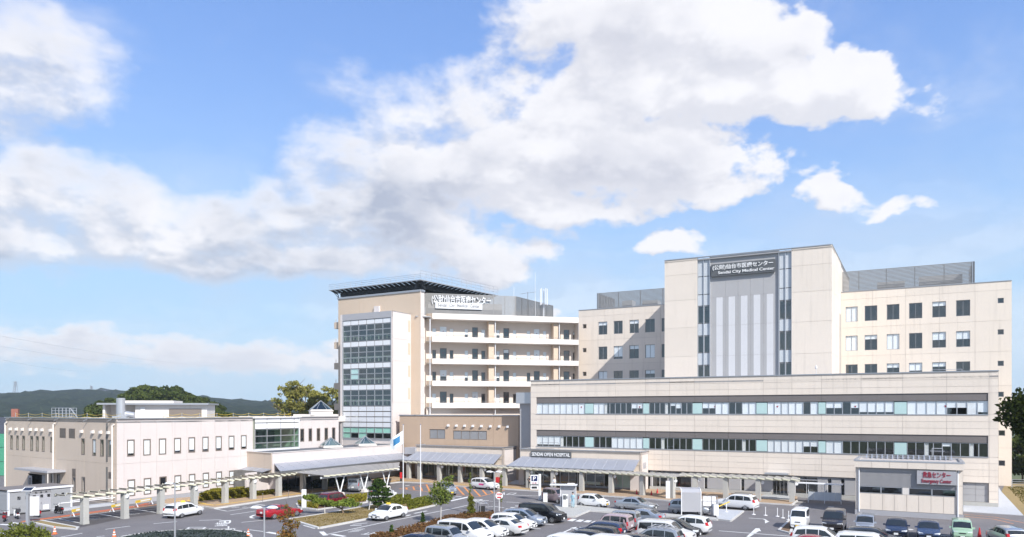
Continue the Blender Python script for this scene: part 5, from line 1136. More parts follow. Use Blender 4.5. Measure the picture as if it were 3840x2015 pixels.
for n, c, me in (('white', (.72, .73, .74), 0), ('pearl', (.66, .66, .65), .1), ('silver', (.40, .42, .45), .55), ('blue_silver', (.33, .38, .46), .5), ('black', (.010, .010, .012), .2), ('navy', (.012, .018, .045), .3), ('dark_blue', (.04, .06, .12), .4), ('red', (.36, .012, .022), .25), ('maroon', (.16, .010, .022), .3), ('pink', (.50, .38, .40), .3), ('mauve', (.30, .23, .24), .4), ('green', (.33, .48, .33), .1), ('grey', (.09, .095, .10), .4), ('dark_brown', (.03, .024, .022), .3)): paint(n, c, me)
def itp(prof, x):
    for (a, za), (b, zb) in zip(prof[:-1], prof[1:]):
        if x <= b: return za+(zb-za)*(x-a)/max(1e-6, b-a)
    return prof[-1][1]
def car_meshes(ty):
    c = CT[ty]; L, W, H, belt = c['L'], c['W'], c['H'], c['belt']; pr = c['prof']; zb = .2
    wr2 = W/2-c['tum']
    def taper(x):
        f = min(1, max(0, x/.75)); r_ = min(1, max(0, (L-x)/.6)); return (1-.17*(1-f)**2)*(1-.11*(1-r_)**2)
    xs = sorted({*[p[0] for p in pr], *[L*i/18 for i in range(1, 18)], c['ax'][0]-.35, c['ax'][0]+.35, c['ax'][1]-.35, c['ax'][1]+.35})
    def sec(x):
        zt = itp(pr, x); k = taper(x); bl = min(belt, zt-.05); wr_ = W/2-.05 if zt < belt+.08 else W/2*.985-(W/2*.985-wr2)*min(1, (zt-belt)/(H-belt))
        lo = zb+.1*max(0, 1-x/.4)+.12*max(0, 1-(L-x)/.5)
        pts = [(0, lo), (W*.40, lo), (W*.468, lo+.07), (W*.5, lo+.24), (W*.498, (lo+.24+bl)/2), (W*.485, bl), (wr_, zt-.06 if zt > belt+.1 else zt-.02), (wr_-.13, zt), (wr_*.5, zt+.014), (0, zt+.02)]
        return [(y*k, z) for y, z in pts]
    mb = MB(); ring = []
    for x in xs:
        s_ = sec(x); full = [(-y, z) for y, z in s_[::-1]][:-1]+s_   # left..right around
        full = s_+[(-y, z) for y, z in s_[-2:0:-1]]
        ring.append([(L/2-x, y, z) for y, z in full])
    m = len(ring[0]); vs = [p for r_ in ring for p in r_]
    fs = [(i*m+j, (i+1)*m+j, (i+1)*m+(j+1) % m, i*m+(j+1) % m) for i in range(len(xs)-1) for j in range(m)]
    fs += [tuple(range(m)), tuple(range((len(xs)-1)*m, len(xs)*m))[::-1]]
    mb.faces(vs, fs)
    body = mb.mesh('body', [PAINT['white']], True)
    try: body.set_sharp_from_angle(angle=R(38))
    except Exception: pass
    def sy(x, z):
        zt = itp(pr, x); k = taper(x); top = W/2*.985-(W/2*.985-wr2)*min(1, max(0, (zt-belt)/(H-belt)))
        f = min(1, max(0, (z-belt)/max(.05, zt-.06-belt))); return (W*.485*(1-f)+top*f)*k+.012
    out = dict(body=body)
    sd = []
    for q in c['side']:
        for s_ in (1, -1):
            xb0, xt0, xb1, xt1 = q; z0 = belt+.03
            def zt_(x): return itp(pr, x)-.13
            pts = [(xb0, z0), (xb1, z0), (xt1, zt_(xt1)), (xt0, zt_(xt0))]
            v = [(L/2-x, s_*sy(x, z), z) for x, z in pts]
            v2 = [(x, y-s_*.03, z) for x, y, z in v]
            sd.append(MB().faces(v+v2, [(0, 1, 2, 3) if s_ < 0 else (3, 2, 1, 0), (0, 4, 5, 1), (1, 5, 6, 2), (2, 6, 7, 3), (3, 7, 4, 0)]).mesh('side_window', m_['carglass']))
    out['side'] = sd
    def slope(x0, x1, nm, f0, f1, off):
        z0, z1 = itp(pr, x0), itp(pr, x1); w0, w1 = (W/2*.9*taper(x0))*f0, wr2*f1
        if x0 > x1: pass
        n = Vector((-(z1-z0), 0, -(x1-x0)))
        d = Vector((-(x1-x0), 0, z1-z0)).normalized(); n = Vector((d.z, 0, -d.x));
        n = n if n.z > 0 else -n
        ex, ez = n.x*.014, n.z*.014+.004
        nn = 4; v = []
        for t_ in range(nn+1):
            f = t_/nn; x = x0+(x1-x0)*f; z = itp(pr, x); ww = w0+(w1-w0)*f
            for yy, dz in ((-1, -.012), (-.5, .008), (0, .015), (.5, .008), (1, -.012)): v.append((L/2-x+ex, yy*ww, z+ez+dz))
        fs = [(i*5+j, i*5+j+1, i*5+j+6, i*5+j+5) for i in range(nn) for j in range(4)]
        return MB().faces(v, fs).mesh(nm, m_['carglass'], True)
    out['ws'] = slope(c['ws'][0]+.03, c['ws'][1]-.02, 'windscreen', .97, .9, 1); out['rw'] = slope(c['rw'][1]-.02, c['rw'][0]+.03, 'rear_window', .88, .86, 1)
    r = c['wr']
    out['tyre'] = MB().faces(*(lambda P_: (P_[0], P_[1]))(wheel_geo(r, .2))).mesh('tyre', m_['tyre'], False)
    rm = MB().cyl((0, .0, 0), (0, .012, 0), r*.62, n=16)
    rm2 = MB()
    rm.cyl((0, -.03, 0), (0, 0., 0), r*.64, n=16)
    out['rim'] = rm.mesh('rim', [m_['steel']]); sp = MB()
    for i in range(7):
        t_ = 2*math.pi*i/7; sp.beam((0, .018, 0), (r*.6*math.cos(t_), .018, r*.6*math.sin(t_)), .055, .02, up=(0, 1, 0))
    sp.cyl((0, 0, 0), (0, .03, 0), r*.16, n=8)
    n_ = 16
    for i in range(n_):
        a, b = 2*math.pi*i/n_, 2*math.pi*(i+1)/n_
        sp.poly([(r*.66*math.cos(a), .022, r*.66*math.sin(a)), (r*.66*math.cos(b), .022, r*.66*math.sin(b)), (r*.56*math.cos(b), .022, r*.56*math.sin(b)), (r*.56*math.cos(a), .022, r*.56*math.sin(a))])
    out['spokes'] = sp.mesh('rim_spokes', [m_['rim']])
    out['arch'] = MB().cyl((0, -.1, 0), (0, .004, 0), r+.055, n=20).mesh('wheel_arch', m_['blackp'])
    k0 = taper(.12)
    h0, h1 = c['hl']; hw = W/2*k0
    hm = lambda s_: MB().faces([(L/2-.03, s_*hw*.52, h0), (L/2-.10, s_*hw*.97, h0+.02), (L/2-.42, s_*W/2*taper(.42)*1.0, h0+.08), (L/2-.06, s_*hw*.54, h1-.02), (L/2-.16, s_*hw*.95, h1), (L/2-.45, s_*W/2*taper(.45)*.985, h1+.03)], [(0, 1, 4, 3), (1, 2, 5, 4), (3, 4, 5), (0, 2, 1)]).mesh('headlight', m_['lampg'])
    out['hl'] = [hm(1), hm(-1)]
    t0, t1 = c['tl']; k1 = taper(L-.05)
    tm = lambda s_: MB().faces([(-L/2+.02-.02, s_*W/2*k1*.72, t0), (-L/2+.03, s_*W/2*k1*.985, t0), (-L/2+.22, s_*W/2*taper(L-.25)*1.0, t0+.03), (-L/2+.05+max(0, (t1-.9))*.25, s_*W/2*k1*.72, t1), (-L/2+.07+max(0, (t1-.9))*.25, s_*W/2*k1*.965, t1), (-L/2+.28, s_*W/2*taper(L-.28)*.985, t1)], [(0, 1, 4, 3), (1, 2, 5, 4), (3, 4, 5)]).mesh('tail_light', m_['tail'])
    out['tl'] = [tm(1), tm(-1)]
    out['grille'] = MB().box(L/2-.06, L/2+.008, -W*.2, W*.2, .33, .47).box(L/2-.1, L/2+.0, -W*.16, W*.16, h0+.02, h0+.1).mesh('grille', m_['blackp'])
    out['plate'] = MB().box(-.005, .012, -.17, .17, -.085, .085).mesh('number_plate', m_['plate']); out['platey'] = MB().box(-.005, .012, -.17, .17, -.085, .085).mesh('number_plate', m_['platey'])
    xm = c['ws'][0]+.28
    out['mir'] = [MB().faces([(-.07, 0, -.05), (.09, 0, -.06), (.09, s_*.2, -.06), (-.06, s_*.22, -.05), (-.07, 0, .07), (.06, 0, .07), (.05, s_*.2, .08), (-.06, s_*.22, .08)], [(0, 3, 2, 1), (4, 5, 6, 7), (0, 1, 5, 4), (1, 2, 6, 5), (2, 3, 7, 6), (3, 0, 4, 7)]).mesh('wing_mirror', [PAINT['white']]) for s_ in (1, -1)]
    out['mp'] = (L/2-xm, sy(xm, belt)-.03, belt+.08)
    out['sy'] = sy; out['z'] = lambda x: itp(pr, x)
    return out
def wheel_geo(r, w_):
    mb = MB(); pf = [(r*.62, .0), (r*.9, .0), (r, -.04), (r, -w_+.04), (r*.9, -w_), (r*.5, -w_)]
    vs = []; n = 20
    for rr, y in pf:
        for i in range(n): t_ = 2*math.pi*i/n; vs.append((rr*math.cos(t_), y, rr*math.sin(t_)))
    fs = [(j*n+i, j*n+(i+1) % n, (j+1)*n+(i+1) % n, (j+1)*n+i) for j in range(len(pf)-1) for i in range(n)]
    return vs, fs
CM = {}
def car(ty, colr, pos, hd, label, name='parked_car', plate='plate', group='cars in the hospital car park', taxi=False, rack=False, rails=False, cat='car', sticker=None, spoil=False):
    if ty not in CM: CM[ty] = car_meshes(ty)
    c, m = CT[ty], CM[ty]; L, W = c['L'], c['W']
    o = thing(name, label, cat, (pos[0], pos[1], .006), hd, group)
    def paintit(me, nm):
        x = link(nm, me, o); x.material_slots[0].link = 'OBJECT'; x.material_slots[0].material = PAINT[colr]; return x
    b = paintit(m['body'], 'body')
    for me in m['side']: link('side_window', me, o)
    link('windscreen', m['ws'], o); link('rear_window', m['rw'], o)
    for x in c['ax']:
        for s_ in (1, -1):
            w_ = link('wheel', m['tyre'], o, T(L/2-x, s_*(W/2-.005), c['wr']) @ Matrix.Rotation(0 if s_ > 0 else math.pi, 4, 'Z'))
            link('rim', m['rim'], w_); link('rim_spokes', m['spokes'], w_); link('wheel_arch', m['arch'], w_, T(0, -.02, .02))
    for me in m['hl']: link('headlight', me, o)
    for me in m['tl']: link('tail_light', me, o)
    link('grille', m['grille'], o); link('number_plate', m[plate], o, T(L/2+.0, 0, .44)); link('number_plate', m[plate], o, T(-L/2, 0, .72) @ Matrix.Rotation(math.pi, 4, 'Z'))
    for k, s_ in enumerate((1, -1)): x = link('wing_mirror', m['mir'][k], o, T(m['mp'][0], s_*m['mp'][1], m['mp'][2])); x.material_slots[0].link = 'OBJECT'; x.material_slots[0].material = PAINT[colr]
    if taxi: build('taxi_lamp', MB().faces([(-.16, -.22, 0), (.16, -.22, 0), (.16, .22, 0), (-.16, .22, 0), (-.06, -.15, .17), (.06, -.15, .17), (.06, .15, .17), (-.06, .15, .17)], [(0, 3, 2, 1), (4, 5, 6, 7), (0, 1, 5, 4), (1, 2, 6, 5), (2, 3, 7, 6), (3, 0, 4, 7)]), m_['yel'], o, T(L/2-2.35, 0, c['H']+.015))
    if rails or rack:
        for s_ in (1, -1): build('roof_rail', MB().tube([(L/2-1.9, s_*(W/2-.3), c['H']-.02), (L/2-2.1, s_*(W/2-.3), c['H']+.06), (L/2-3.8, s_*(W/2-.3), c['H']+.05), (L/2-4., s_*(W/2-.3), c['H']-.05)], .025, 5), m_['blackp'] if rails else m_['alu'], o)
    if rack:
        for x in (2.2, 2.75, 3.3): build('roof_rack_bar', MB().box(L/2-x-.05, L/2-x+.05, -W/2+.25, W/2-.25, c['H']+.07, c['H']+.11), m_['alu'], o)
    if sticker:
        y = -m['sy'](2.2, .7)-.012; build('door_sticker', MB().box(-.45, .45, -.006, 0, -.13, .13), m_['pink'], o, T(L/2-2.1, y, .72))
    return o
def by_wheels(ty, rear, front):
    """centre and heading from the near-side wheel contacts read off the photograph"""
    a, b = G(*rear).to_2d(), G(*front).to_2d(); d = (b-a).normalized(); n = Vector((-d.y, d.x))
    if n.y < 0: n = -n
    c = (a+b)/2+n*(CT[ty]['W']/2-.08); c -= d*((CT[ty]['ax'][0]+CT[ty]['ax'][1])/2-CT[ty]['L']/2)*-1*0
    return c, math.atan2(d.y, d.x)
hU = math.atan2(U.y, U.x); hV = math.atan2(V.y, V.x)
def wcar(ty, colr, rear, front, label, hd=None, **k):
    c, h = by_wheels(ty, rear, front); return car(ty, colr, c, h if hd is None else hd, label, **k)
wcar('wagon', 'white', (671, 1945.4), (753.5, 1930), 'white estate taxi with yellow roof lamp driving past the pergola', name='taxi', taxi=True)
wcar('coupe', 'red', (1022, 1949.5), (1117.6, 1936), 'bright red low coupe waiting on the drive by the lawn island', name='car')
wcar('box', 'maroon', (1237, 1906), (1303, 1896), 'dark maroon boxy car half hidden behind the spreading pine', name='car')
wcar('van', 'silver', (1340, 1849), (1400, 1835), 'silver grey van under the drop-off canopy', name='van', cat='van', group=None); 
wcar('hatch', 'white', (1428, 1880), (1482.7, 1872), 'white hatchback partly behind the upright pine', name='car')
wcar('sedan', 'white', (1515, 1940), (1445, 1954.5), 'white saloon taxi with yellow roof lamp beside the lawn island', name='taxi', taxi=True)
wcar('box', 'silver', (1625, 1849), (1689, 1864), 'silver small car behind the young leafy tree on the orange hatching', name='car', plate='platey')
wcar('mpv', 'white', (1777, 1833.6), (1832, 1838.6), 'white compact car with pink door sticker at the kerb', name='car', sticker=True)
wcar('box', 'mauve', (2037, 1881), (2100, 1890), 'mauve boxy car behind the ticket machine shelter', name='car')
wcar('hatch', 'white', (2179.7, 1900.7), (2252, 1906.8), 'white kei hatchback with yellow plate behind the ticket machine', name='car', plate='platey')
wcar('sedan', 'silver', (2331, 1913), (2419.6, 1920), 'silver saloon in the exit lane between hatchback and grey shelter', name='car')
wcar('mpv', 'silver', (2533.5, 1928), (2627, 1934), 'silver crossover half hidden by the grey gate shelter', name='car')
wcar('suv', 'white', (2799, 1915), (2707, 1907.8), 'white four wheel drive with black roof rails at the exit gate', name='car', rails=True)
HV = U*0
def pk(ty, colr, x, y, hd, label, **k): return car(ty, colr, (x, y), hd, label, **k)
pk('minivan', 'black', 3.0, 75.1, hU, 'black large minivan nearest the barrier in the planting bed row')
pk('mpv', 'blue_silver', 1.2, 72.5, hU, 'silver blue hatchback next to the black minivan')
pk('wagon', 'white', .1, 70.1, hU, 'white estate behind the white saloon with tinted rear screen')
pk('sedan', 'pearl', -.9, 67.4, hU+math.pi, 'white saloon parked nose in with its red tail light showing')
pk('mpv', 'white', -2.5, 65.6, hU, 'white people carrier with blue tinted windscreen')
pk('minivan', 'white', -4.0, 63.2, hU, 'white tall minivan beside the planting bed')
pk('box', 'silver', -5.3, 60.9, hU, 'silver boxy kei car beside the white tall minivan')
pk('sedan', 'navy', -7.0, 58.6, hU, 'dark navy car cut off at the bottom left of the row')
wcar('sedan', 'blue_silver', (2411.5, 1974), (2340, 1955), 'silver blue saloon farthest in the middle row', hd=hU+math.pi)
pk('box', 'silver', 10.3, 70.7, hU+math.pi, 'silver kei wagon with yellow plate in the middle row', plate='platey')
pk('box', 'pink', 9.2, 68.3, hU+math.pi, 'pale pink small car in the middle row')
pk('wagon', 'dark_blue', 7.7, 65.2, hU+math.pi, 'dark blue estate in the middle row')
pk('wagon', 'black', 6.8, 62.4, hU+math.pi, 'black estate in front of the dark blue estate')
pk('mpv', 'black', 5.4, 59.6, hU+math.pi, 'black people carrier at the bottom of the middle row')
pk('minivan', 'white', 3.6, 56.3, hU+math.pi, 'white roof cut off at the bottom edge left of the black cars')
pk('mpv', 'white', 15.8, 68.0, hU+math.pi, 'white sloping back hybrid estate in the second row')
pk('mpv', 'black', 14.3, 65.6, hU, 'black hybrid hatchback beside the white hybrid estate')
pk('minivan', 'pearl', 12.9, 63.0, hU, 'white van with long side window in the second row')
pk('suv', 'silver', 11.5, 60.4, hU+math.pi, 'silver off roader with bare roof rack bars', rack=True)
pk('wagon', 'black', 9.9, 57.8, hU, 'black estate roof at the bottom edge beside the roof rack car')
pk('minivan', 'white', 8.0, 55.2, hU, 'white van roof at the bottom edge in the middle')
hD = hV+math.pi
pk('keivan', 'white', 27.1, 70.6, hD, 'white kei van with yellow plate facing the camera by the small island', plate='platey')
pk('minivan', 'dark_brown', 29.9, 69.6, hD, 'dark brown tall car facing the camera next to the kei van')
pk('box', 'silver', 31.9, 67.7, hD, 'silver small car facing the camera in the right row')
pk('sedan', 'navy', 34.2, 66.7, hD, 'dark saloon with silver roof edge facing the camera in the right row')
pk('sedan', 'dark_blue', 36.2, 65.2, hD, 'blue black saloon beside the pale green car')
pk('box', 'green', 38.6, 64.4, hD, 'pale green boxy car facing the camera')
pk('wagon', 'silver', 41.2, 62.6, math.atan2(.98, .2), 'silver estate seen from behind at the right edge')
pk('suv', 'white', 24.9, 60.4, hU, 'white roofed off roader with dark windows at the bottom right')
pk('sedan', 'red', 23.3, 57.6, hU, 'dark red car roof at the bottom edge on the right')
pk('wagon', 'grey', 29.6, 61.4, hU, 'charcoal estate behind the white minivan at the bottom right')
pk('minivan', 'white', 26.9, 56.4, hU, 'white minivan roof with two sunroofs at the bottom edge')
# ================================================================== SCOOTERS
def scooter(colr, pos, hd, label, box=False):
    o = thing('scooter', label, 'scooter', (pos[0], pos[1], .006), hd, 'scooters parked by the storage shed')
    for x in (.6, -.6):
        w_ = build('wheel', MB().faces(*wheel_geo(.24, .1)), m_['tyre'], o, T(x, .05, .24)); build('rim', MB().cyl((0, -.08, 0), (0, -.02, 0), .14, n=10), m_['rim'], w_)
    build('body', MB().prism([(-.75, -.16), (-.2, -.18), (.05, -.12), (.05, .12), (-.2, .18), (-.75, .16)], .38, .66).prism([(-.2, -.14), (.42, -.16), (.42, .16), (-.2, .14)], .24, .34), PAINT[colr], o)
    build('front_shield', MB().faces([(.40, -.2, .3), (.40, .2, .3), (.30, .2, .85), (.30, -.2, .85), (.5, 0, .3), (.42, 0, .9)], [(0, 4, 5, 3), (4, 1, 2, 5), (0, 3, 2, 1)]), PAINT[colr], o)
    build('seat', MB().prism([(-.72, -.13), (.0, -.15), (.08, 0), (.0, .15), (-.72, .13)], .665, .76), m_['blackp'], o)
    build('fork', MB().cyl((.6, 0, .24), (.36, 0, 1.0), .035, n=6), m_['chrome'], o); build('handlebar', MB().cyl((.32, -.33, 1.02), (.32, .33, 1.02), .022, n=6).cyl((.30, -.3, 1.02), (.24, -.36, 1.18), .012, n=4).cyl((.30, .3, 1.02), (.24, .36, 1.18), .012, n=4), m_['blackp'], o)
    build('headlight', MB().lathe([(.02, -.06), (.09, -.04), (.08, .05), (.02, .07)], 8), m_['lampg'], o, T(.44, 0, .88)); build('tail_light', MB().box(-.80, -.74, -.1, .1, .56, .64), m_['tail'], o)
    if box: build('top_box', MB().prism([(-1.05, -.2), (-.68, -.2), (-.68, .2), (-1.05, .2)], .78, 1.08), m_['dark'], o)
    return o
for colr, px, py, hd, lb, bx in (('maroon', 10, 1957, 2.1, 'red and black scooter at the far left edge', 0), ('white', 55, 1947, 2.3, 'white scooter left of the grey sign post', 1), ('red', 130, 1940, 2.5, 'dark scooter half behind the white board', 0), ('black', 213, 1929, 2.6, 'black scooter with windscreen in front of the shed end', 0)):
    p = G(px, py); scooter(colr, (p.x, p.y+.3), hd, lb, bx)
# ================================================================== STREET FURNITURE
def lamp(px, D, zt, label, two=True, base=None):
    p = P(px, 1543, D); o = thing('street_lamp', label, 'street lamp', (p.x, p.y, 0), 0, 'twin head street lamps')
    build('pole', MB().cyl((0, 0, 0), (0, 0, 1.2), .085, .08, 10).cyl((0, 0, 1.2), (0, 0, zt), .065, .05, 10), m_['alu'], o)
    for s_ in ((-1, 1) if two else (-1,)):
        a = build('lamp_arm', MB().tube([(0, 0, zt-.05), (s_*.25, 0, zt+.02)], .03, 6), m_['alu'], o)
        build('lamp_head', MB().lathe([(.02, .12), (.18, .10), (.33, .03), (.36, -.02), (.30, -.06), (.1, -.09)], 14), m_['alu_w'], a, Matrix.Translation((s_*.5, 0, zt)) @ Matrix.Diagonal((1, .6, 1, 1)))
    return o
lamp(656, 62, 5.05, 'tall grey street lamp in front of the white taxi', False); lamp(991, 46, 5.1, 'street lamp with two heads in front of the red coupe'); lamp(1853, 80, 4.55, 'street lamp with two heads by the columnar shrub')
def flagpole(px, py, top, label, flag):
    p = G(px, py); D = p.y; zt = EYE-(top-HY)/F*D
    o = thing('flagpole', label, 'flagpole', (p.x, p.y, .1)); build('pole', MB().cyl((0, 0, 0), (0, 0, zt), .065, .04, 10), m_['alu_w'], o); build('finial', MB().lathe([(.02, 0), (.08, .06), (.02, .14)], 8), m_['chrome'], o, T(0, 0, zt))
    if flag:
        n = 8; mb = MB(); vs = []
        for i in range(n+1):
            f = i/n
            for j in range(5): g = j/4; vs.append((-1.55*f, .22*math.sin(f*7+g*1.5)*f, zt-.6-1.55*g-1.15*f*(1-.25*g)+.1*math.sin(g*5)*f))
        mb.faces(vs, [(i*5+j, i*5+j+1, i*5+j+6, i*5+j+5) for i in range(n) for j in range(4)])
        mb.mi = [1 if 2 <= i <= 5 and 1 <= j <= 2 else 0 for i in range(n) for j in range(4)]
        build('flag', mb, [m_['flag'], m_['blue']], o, None, True)
    return o
flagpole(1512, 1892.5, 1598, 'flagpole flying a white flag with a blue emblem', True); flagpole(1577, 1880, 1598, 'bare white flagpole on the lawn island', False)
p = G(2012, 1875); o = thing('parking_sign', 'white post with dark blue P parking sign by the entry gate', 'sign', (p.x, p.y, 0))
build('post', MB().box(.25, .55, -.12, .12, 0, 3.2), m_['white'], o)
pb = build('sign_panel', MB().box(-.75, .2, -.1, .1, 1.95, 3.1), m_['white'], o); build('blue_square', MB().box(-.65, .1, -.108, -.102, 2.32, 3.0), paint('sign_blue', (.02, .03, .10)), pb)
text('P', .7, .01, m_['white'], pb, T(-.27, -.118, 2.66), .34, height=.5); text('空車', .2, .01, m_['signred'], pb, T(-.27, -.11, 2.1), .6, height=.18)
lp = build('lower_panel', MB().box(-.75, .2, -.1, .1, 1.3, 1.78), m_['white'], o); build('dark_display', MB().box(-.62, .05, -.108, -.102, 1.4, 1.68), m_['blackp'], lp)
def board(name, label, px, py, w_, z0, z1, m, rot=0., d=.1, legs=False, grp=None, txt=None):
    p = G(px, py); o = thing(name, label, 'sign', (p.x, p.y, .0), rot, grp); b = build('panel', MB().box(-w_/2, w_/2, -d/2, d/2, z0, z1), m, o)
    if legs:
        for s_ in (-1, 1): build('leg', MB().box(s_*w_*.4-.03, s_*w_*.4+.03, -.03, .03, 0, z0), m_['alu'], o)
    else: build('base', MB().box(-w_/2-.05, w_/2+.05, -d, d, 0, .08), m_['conc'], o)
    if txt: text(txt, .2, .01, m_['frame'], b, T(0, -d/2-.012, (z0+z1)/2), w_*.7, height=.15)
    return o
board('sign_pillar', 'plain white sign pillar on the planted island', 1140, 1907, .5, .1, 2.15, m_['white'], .2)
board('sign_pillar', 'plain white panel in front of the last pergola column', 2505, 1873, .52, .1, 2.3, m_['white'], -.4)
board('notice_board', 'white notice board on the annex lawn', 975, 1846, .8, .3, 1.6, m_['white'], .6, legs=True)
board('hanging_panel', 'tall white panel beside a pergola column near the annex', 940, 1862, .34, .6, 2.4, m_['white'], .7)
board('notice_stand', 'red and white notice stand at the pavilion pier', 1868, 1823, .75, .5, 1.3, m_['red'], -.4, legs=True)
board('large_sign', 'blank white board on a grey post before the shed', 128, 1962, .95, .75, 2.6, m_['white'], .1, legs=False)
p = G(104, 1986); o = thing('sign_post', 'grey square steel post with solar lamp beside the white board', 'post', (p.x, p.y, 0)); build('post', MB().box(-.12, .12, -.12, .12, 0, 3.35), m_['alu'], o); sp_ = build('solar_panel', MB().box(-.5, .5, -.35, .35, -.02, .02), m_['white'], o, T(.05, 0, 3.75) @ Matrix.Rotation(R(28), 4, 'X')); build('solar_cells', MB().box(-.42, .42, -.28, .28, .021, .026), m_['solar'], sp_); build('lamp_box', MB().box(-.1, .3, -.2, .05, 3.36, 3.55), m_['alu'], o)
p = G(1504, 1809); o = thing('red_post_sign', 'red vertical sign on a dark base beside the flagpole', 'sign', (p.x, p.y, .1)); build('panel', MB().box(-.17, .17, -.08, .08, .5, 1.45), m_['red'], o); build('base', MB().box(-.14, .14, -.1, .1, 0, .5), m_['blackp'], o)
# no-entry sign
p = G(1872, 1922); o = thing('no_entry_sign', 'round red and white road sign on a white post near the twin lamp', 'sign', (p.x, p.y, .1)); build('post', MB().cyl((0, 0, 0), (0, 0, 1.75), .035, n=8), m_['white'], o)
dd = build('disc', MB().cyl((0, -.03, 0), (0, 0, 0), .40, n=24), m_['white'], o, T(0, -.04, 1.72)); build('red_band', MB().box(-.28, .28, -.012, 0, .12, .24), m_['red'], dd, T(0, -.032, 0)); build('red_band', MB().prism([(-.22, 0), (.22, 0), (.1, .01), (-.1, .01)], -.26, -.12), m_['red'], dd, T(0, -.045, 0)); text('止まれ', .2, .006, m_['signred'], dd, T(0, -.036, 0), .4, height=.12)
# shelters at the gate
def shelter(px, py, w_, h, dp, rot, label):
    p = G(px, py); o = thing('gate_shelter', label, 'shelter', (p.x, p.y, .13), rot)
    for s_ in (-1, 1): build('post', MB().tube([(s_*w_/2, 0, 0), (s_*w_/2, 0, h-.35), (s_*w_/2, dp*.3, h-.05), (s_*w_/2, dp, h)], .05, 8), m_['white'], o)
    build('back_panel', MB().box(-w_/2+.04, w_/2-.04, -.02, .02, .35, h-.42), m_['sign_l'], o); build('roof_sheet', MB().faces([(-w_/2, 0, h-.4), (w_/2, 0, h-.4), (w_/2, dp*.3, h-.06), (-w_/2, dp*.3, h-.06), (w_/2, dp, h), (-w_/2, dp, h)], [(0, 1, 2, 3), (3, 2, 4, 5)]), m_['sign_l'], o)
    return o
shelter(2592, 1937, 2.0, 2.75, 1.6, -.1, 'grey panelled gate shelter with curved roof at the exit lane')
p = G(2131, 1905); o = thing('ticket_shelter', 'ticket machine shelter with flat roof beside the attendant', 'shelter', (p.x, p.y, .14), -.15)
for x in (-.9, .85): build('post', MB().tube([(x, .2, 0), (x, .2, 2.3), (x*.9, .2, 2.42)], .045, 8), m_['white'], o)
build('roof', MB().box(-2.1, 1.0, -.3, 1.0, 2.42, 2.5), m_['alu_w'], o); build('back_panel', MB().box(-.86, .8, .25, .29, .3, 2.38), m_['sign_l'], o); build('roof_sign', MB().box(-.1, .7, .2, .3, 2.5, 2.66), m_['white'], o)
o = thing('ticket_machine', 'grey parking ticket machine under the shelter', 'machine', (p.x-.35, p.y-.25, .14), -.15); build('cabinet', MB().box(-.32, .32, -.25, .25, .02, 1.45), m_['alu_w'], o); build('display', MB().box(-.24, .1, -.258, -.252, .85, 1.35), m_['signgrey'], o); build('coin_slot', MB().box(.14, .26, -.258, -.252, .95, 1.25), m_['blackp'], o)
p = G(2683, 1937); o = thing('barrier_machine', 'white barrier machine on the concrete island', 'machine', (p.x, p.y, .14)); build('cabinet', MB().box(-.25, .25, -.3, .3, 0, 1.15), m_['white'], o); build('cap', MB().box(-.27, .27, -.32, .32, 1.15, 1.2), m_['alu'], o); build('barrier_arm', MB().beam((.2, 0, .85), (1.6, .4, 1.35), .06, .09), m_['yel'], o)
p = G(2724, 1925); o = thing('sensor_post', 'white post with sensor on the concrete island', 'post', (p.x, p.y, .14)); build('post', MB().cyl((0, 0, 0), (0, 0, 1.2), .05, n=8), m_['white'], o); build('sensor', MB().beam((0, 0, 1.15), (.2, -.1, 1.5), .12, .12), m_['alu'], o); build('flange', MB().cyl((0, 0, 0), (0, 0, .03), .2, n=12), m_['white'], o)
p = G(2655, 1936); o = thing('glazed_screen', 'dark framed glazed screen beside the grey shelter', 'screen', (p.x, p.y, .13), -.1); 
for x in (-.55, .35, .95): build('post', MB().box(x-.03, x+.03, -.03, .03, 0, 2.0), m_['frame'], o)
build('rail', MB().box(-.52, .92, -.02, .02, 1.96, 2.02), m_['frame'], o)
for x in (-.5, -.07, .4):
    for z in (.95, 1.48): build('pane', MB().box(x, x+.4, -.01, .01, z, z+.46), m_['white'], o)
p = G(2046, 1882); o = thing('entry_machine', 'white entry gate cabinet beside the mauve car', 'machine', (p.x-.1, p.y-1.4, .0)); build('cabinet', MB().box(-.25, .25, -.25, .25, 0, 1.2), m_['white'], o); build('cap', MB().box(-.27, .27, -.27, .27, 1.2, 1.25), m_['alu'], o)
for k, (x, y) in enumerate(((1605, 935), (1823, 952), (2042, 970), (2143, 1000), (2248, 1032))):
    p = G(*Z7(x, y)); o = thing('lane_pole', ('white lane pole nearest the white four wheel drive', 'second white lane pole from the white four wheel drive', 'third and middle white lane pole of the five', 'fourth white lane pole, second from the small island', 'white lane pole nearest the small island')[k], 'bollard', (p.x, p.y, .004), 0, 'white lane poles')
    build('pole', MB().cyl((0, 0, .03), (0, 0, .82), .035, n=8), m_['white'], o); build('base', MB().lathe([(.2, 0), (.19, .04), (.05, .06)], 14), m_['white'], o); build('cap', MB().lathe([(.045, .82), (.05, .86), (.02, .9)], 8), m_['white'], o)
def cone(px, py, m, label, h=.7, stripes=True):
    p = G(px, py); o = thing('traffic_cone', label, 'traffic cone', (p.x, p.y, .01), 0, 'traffic cones'); build('cone', MB().lathe([(.17, .03), (.035, h), (.02, h+.01)], 14), m, o); build('base', MB().box(-.2, .2, -.2, .2, 0, .03), m, o)
    if stripes:
        for a, b in ((.32, .46), (.62, .76)): build('stripe', MB().lathe([(.172-.135*a+.004, h*a), (.172-.135*b+.004, h*b)], 14), m_['white'], o)
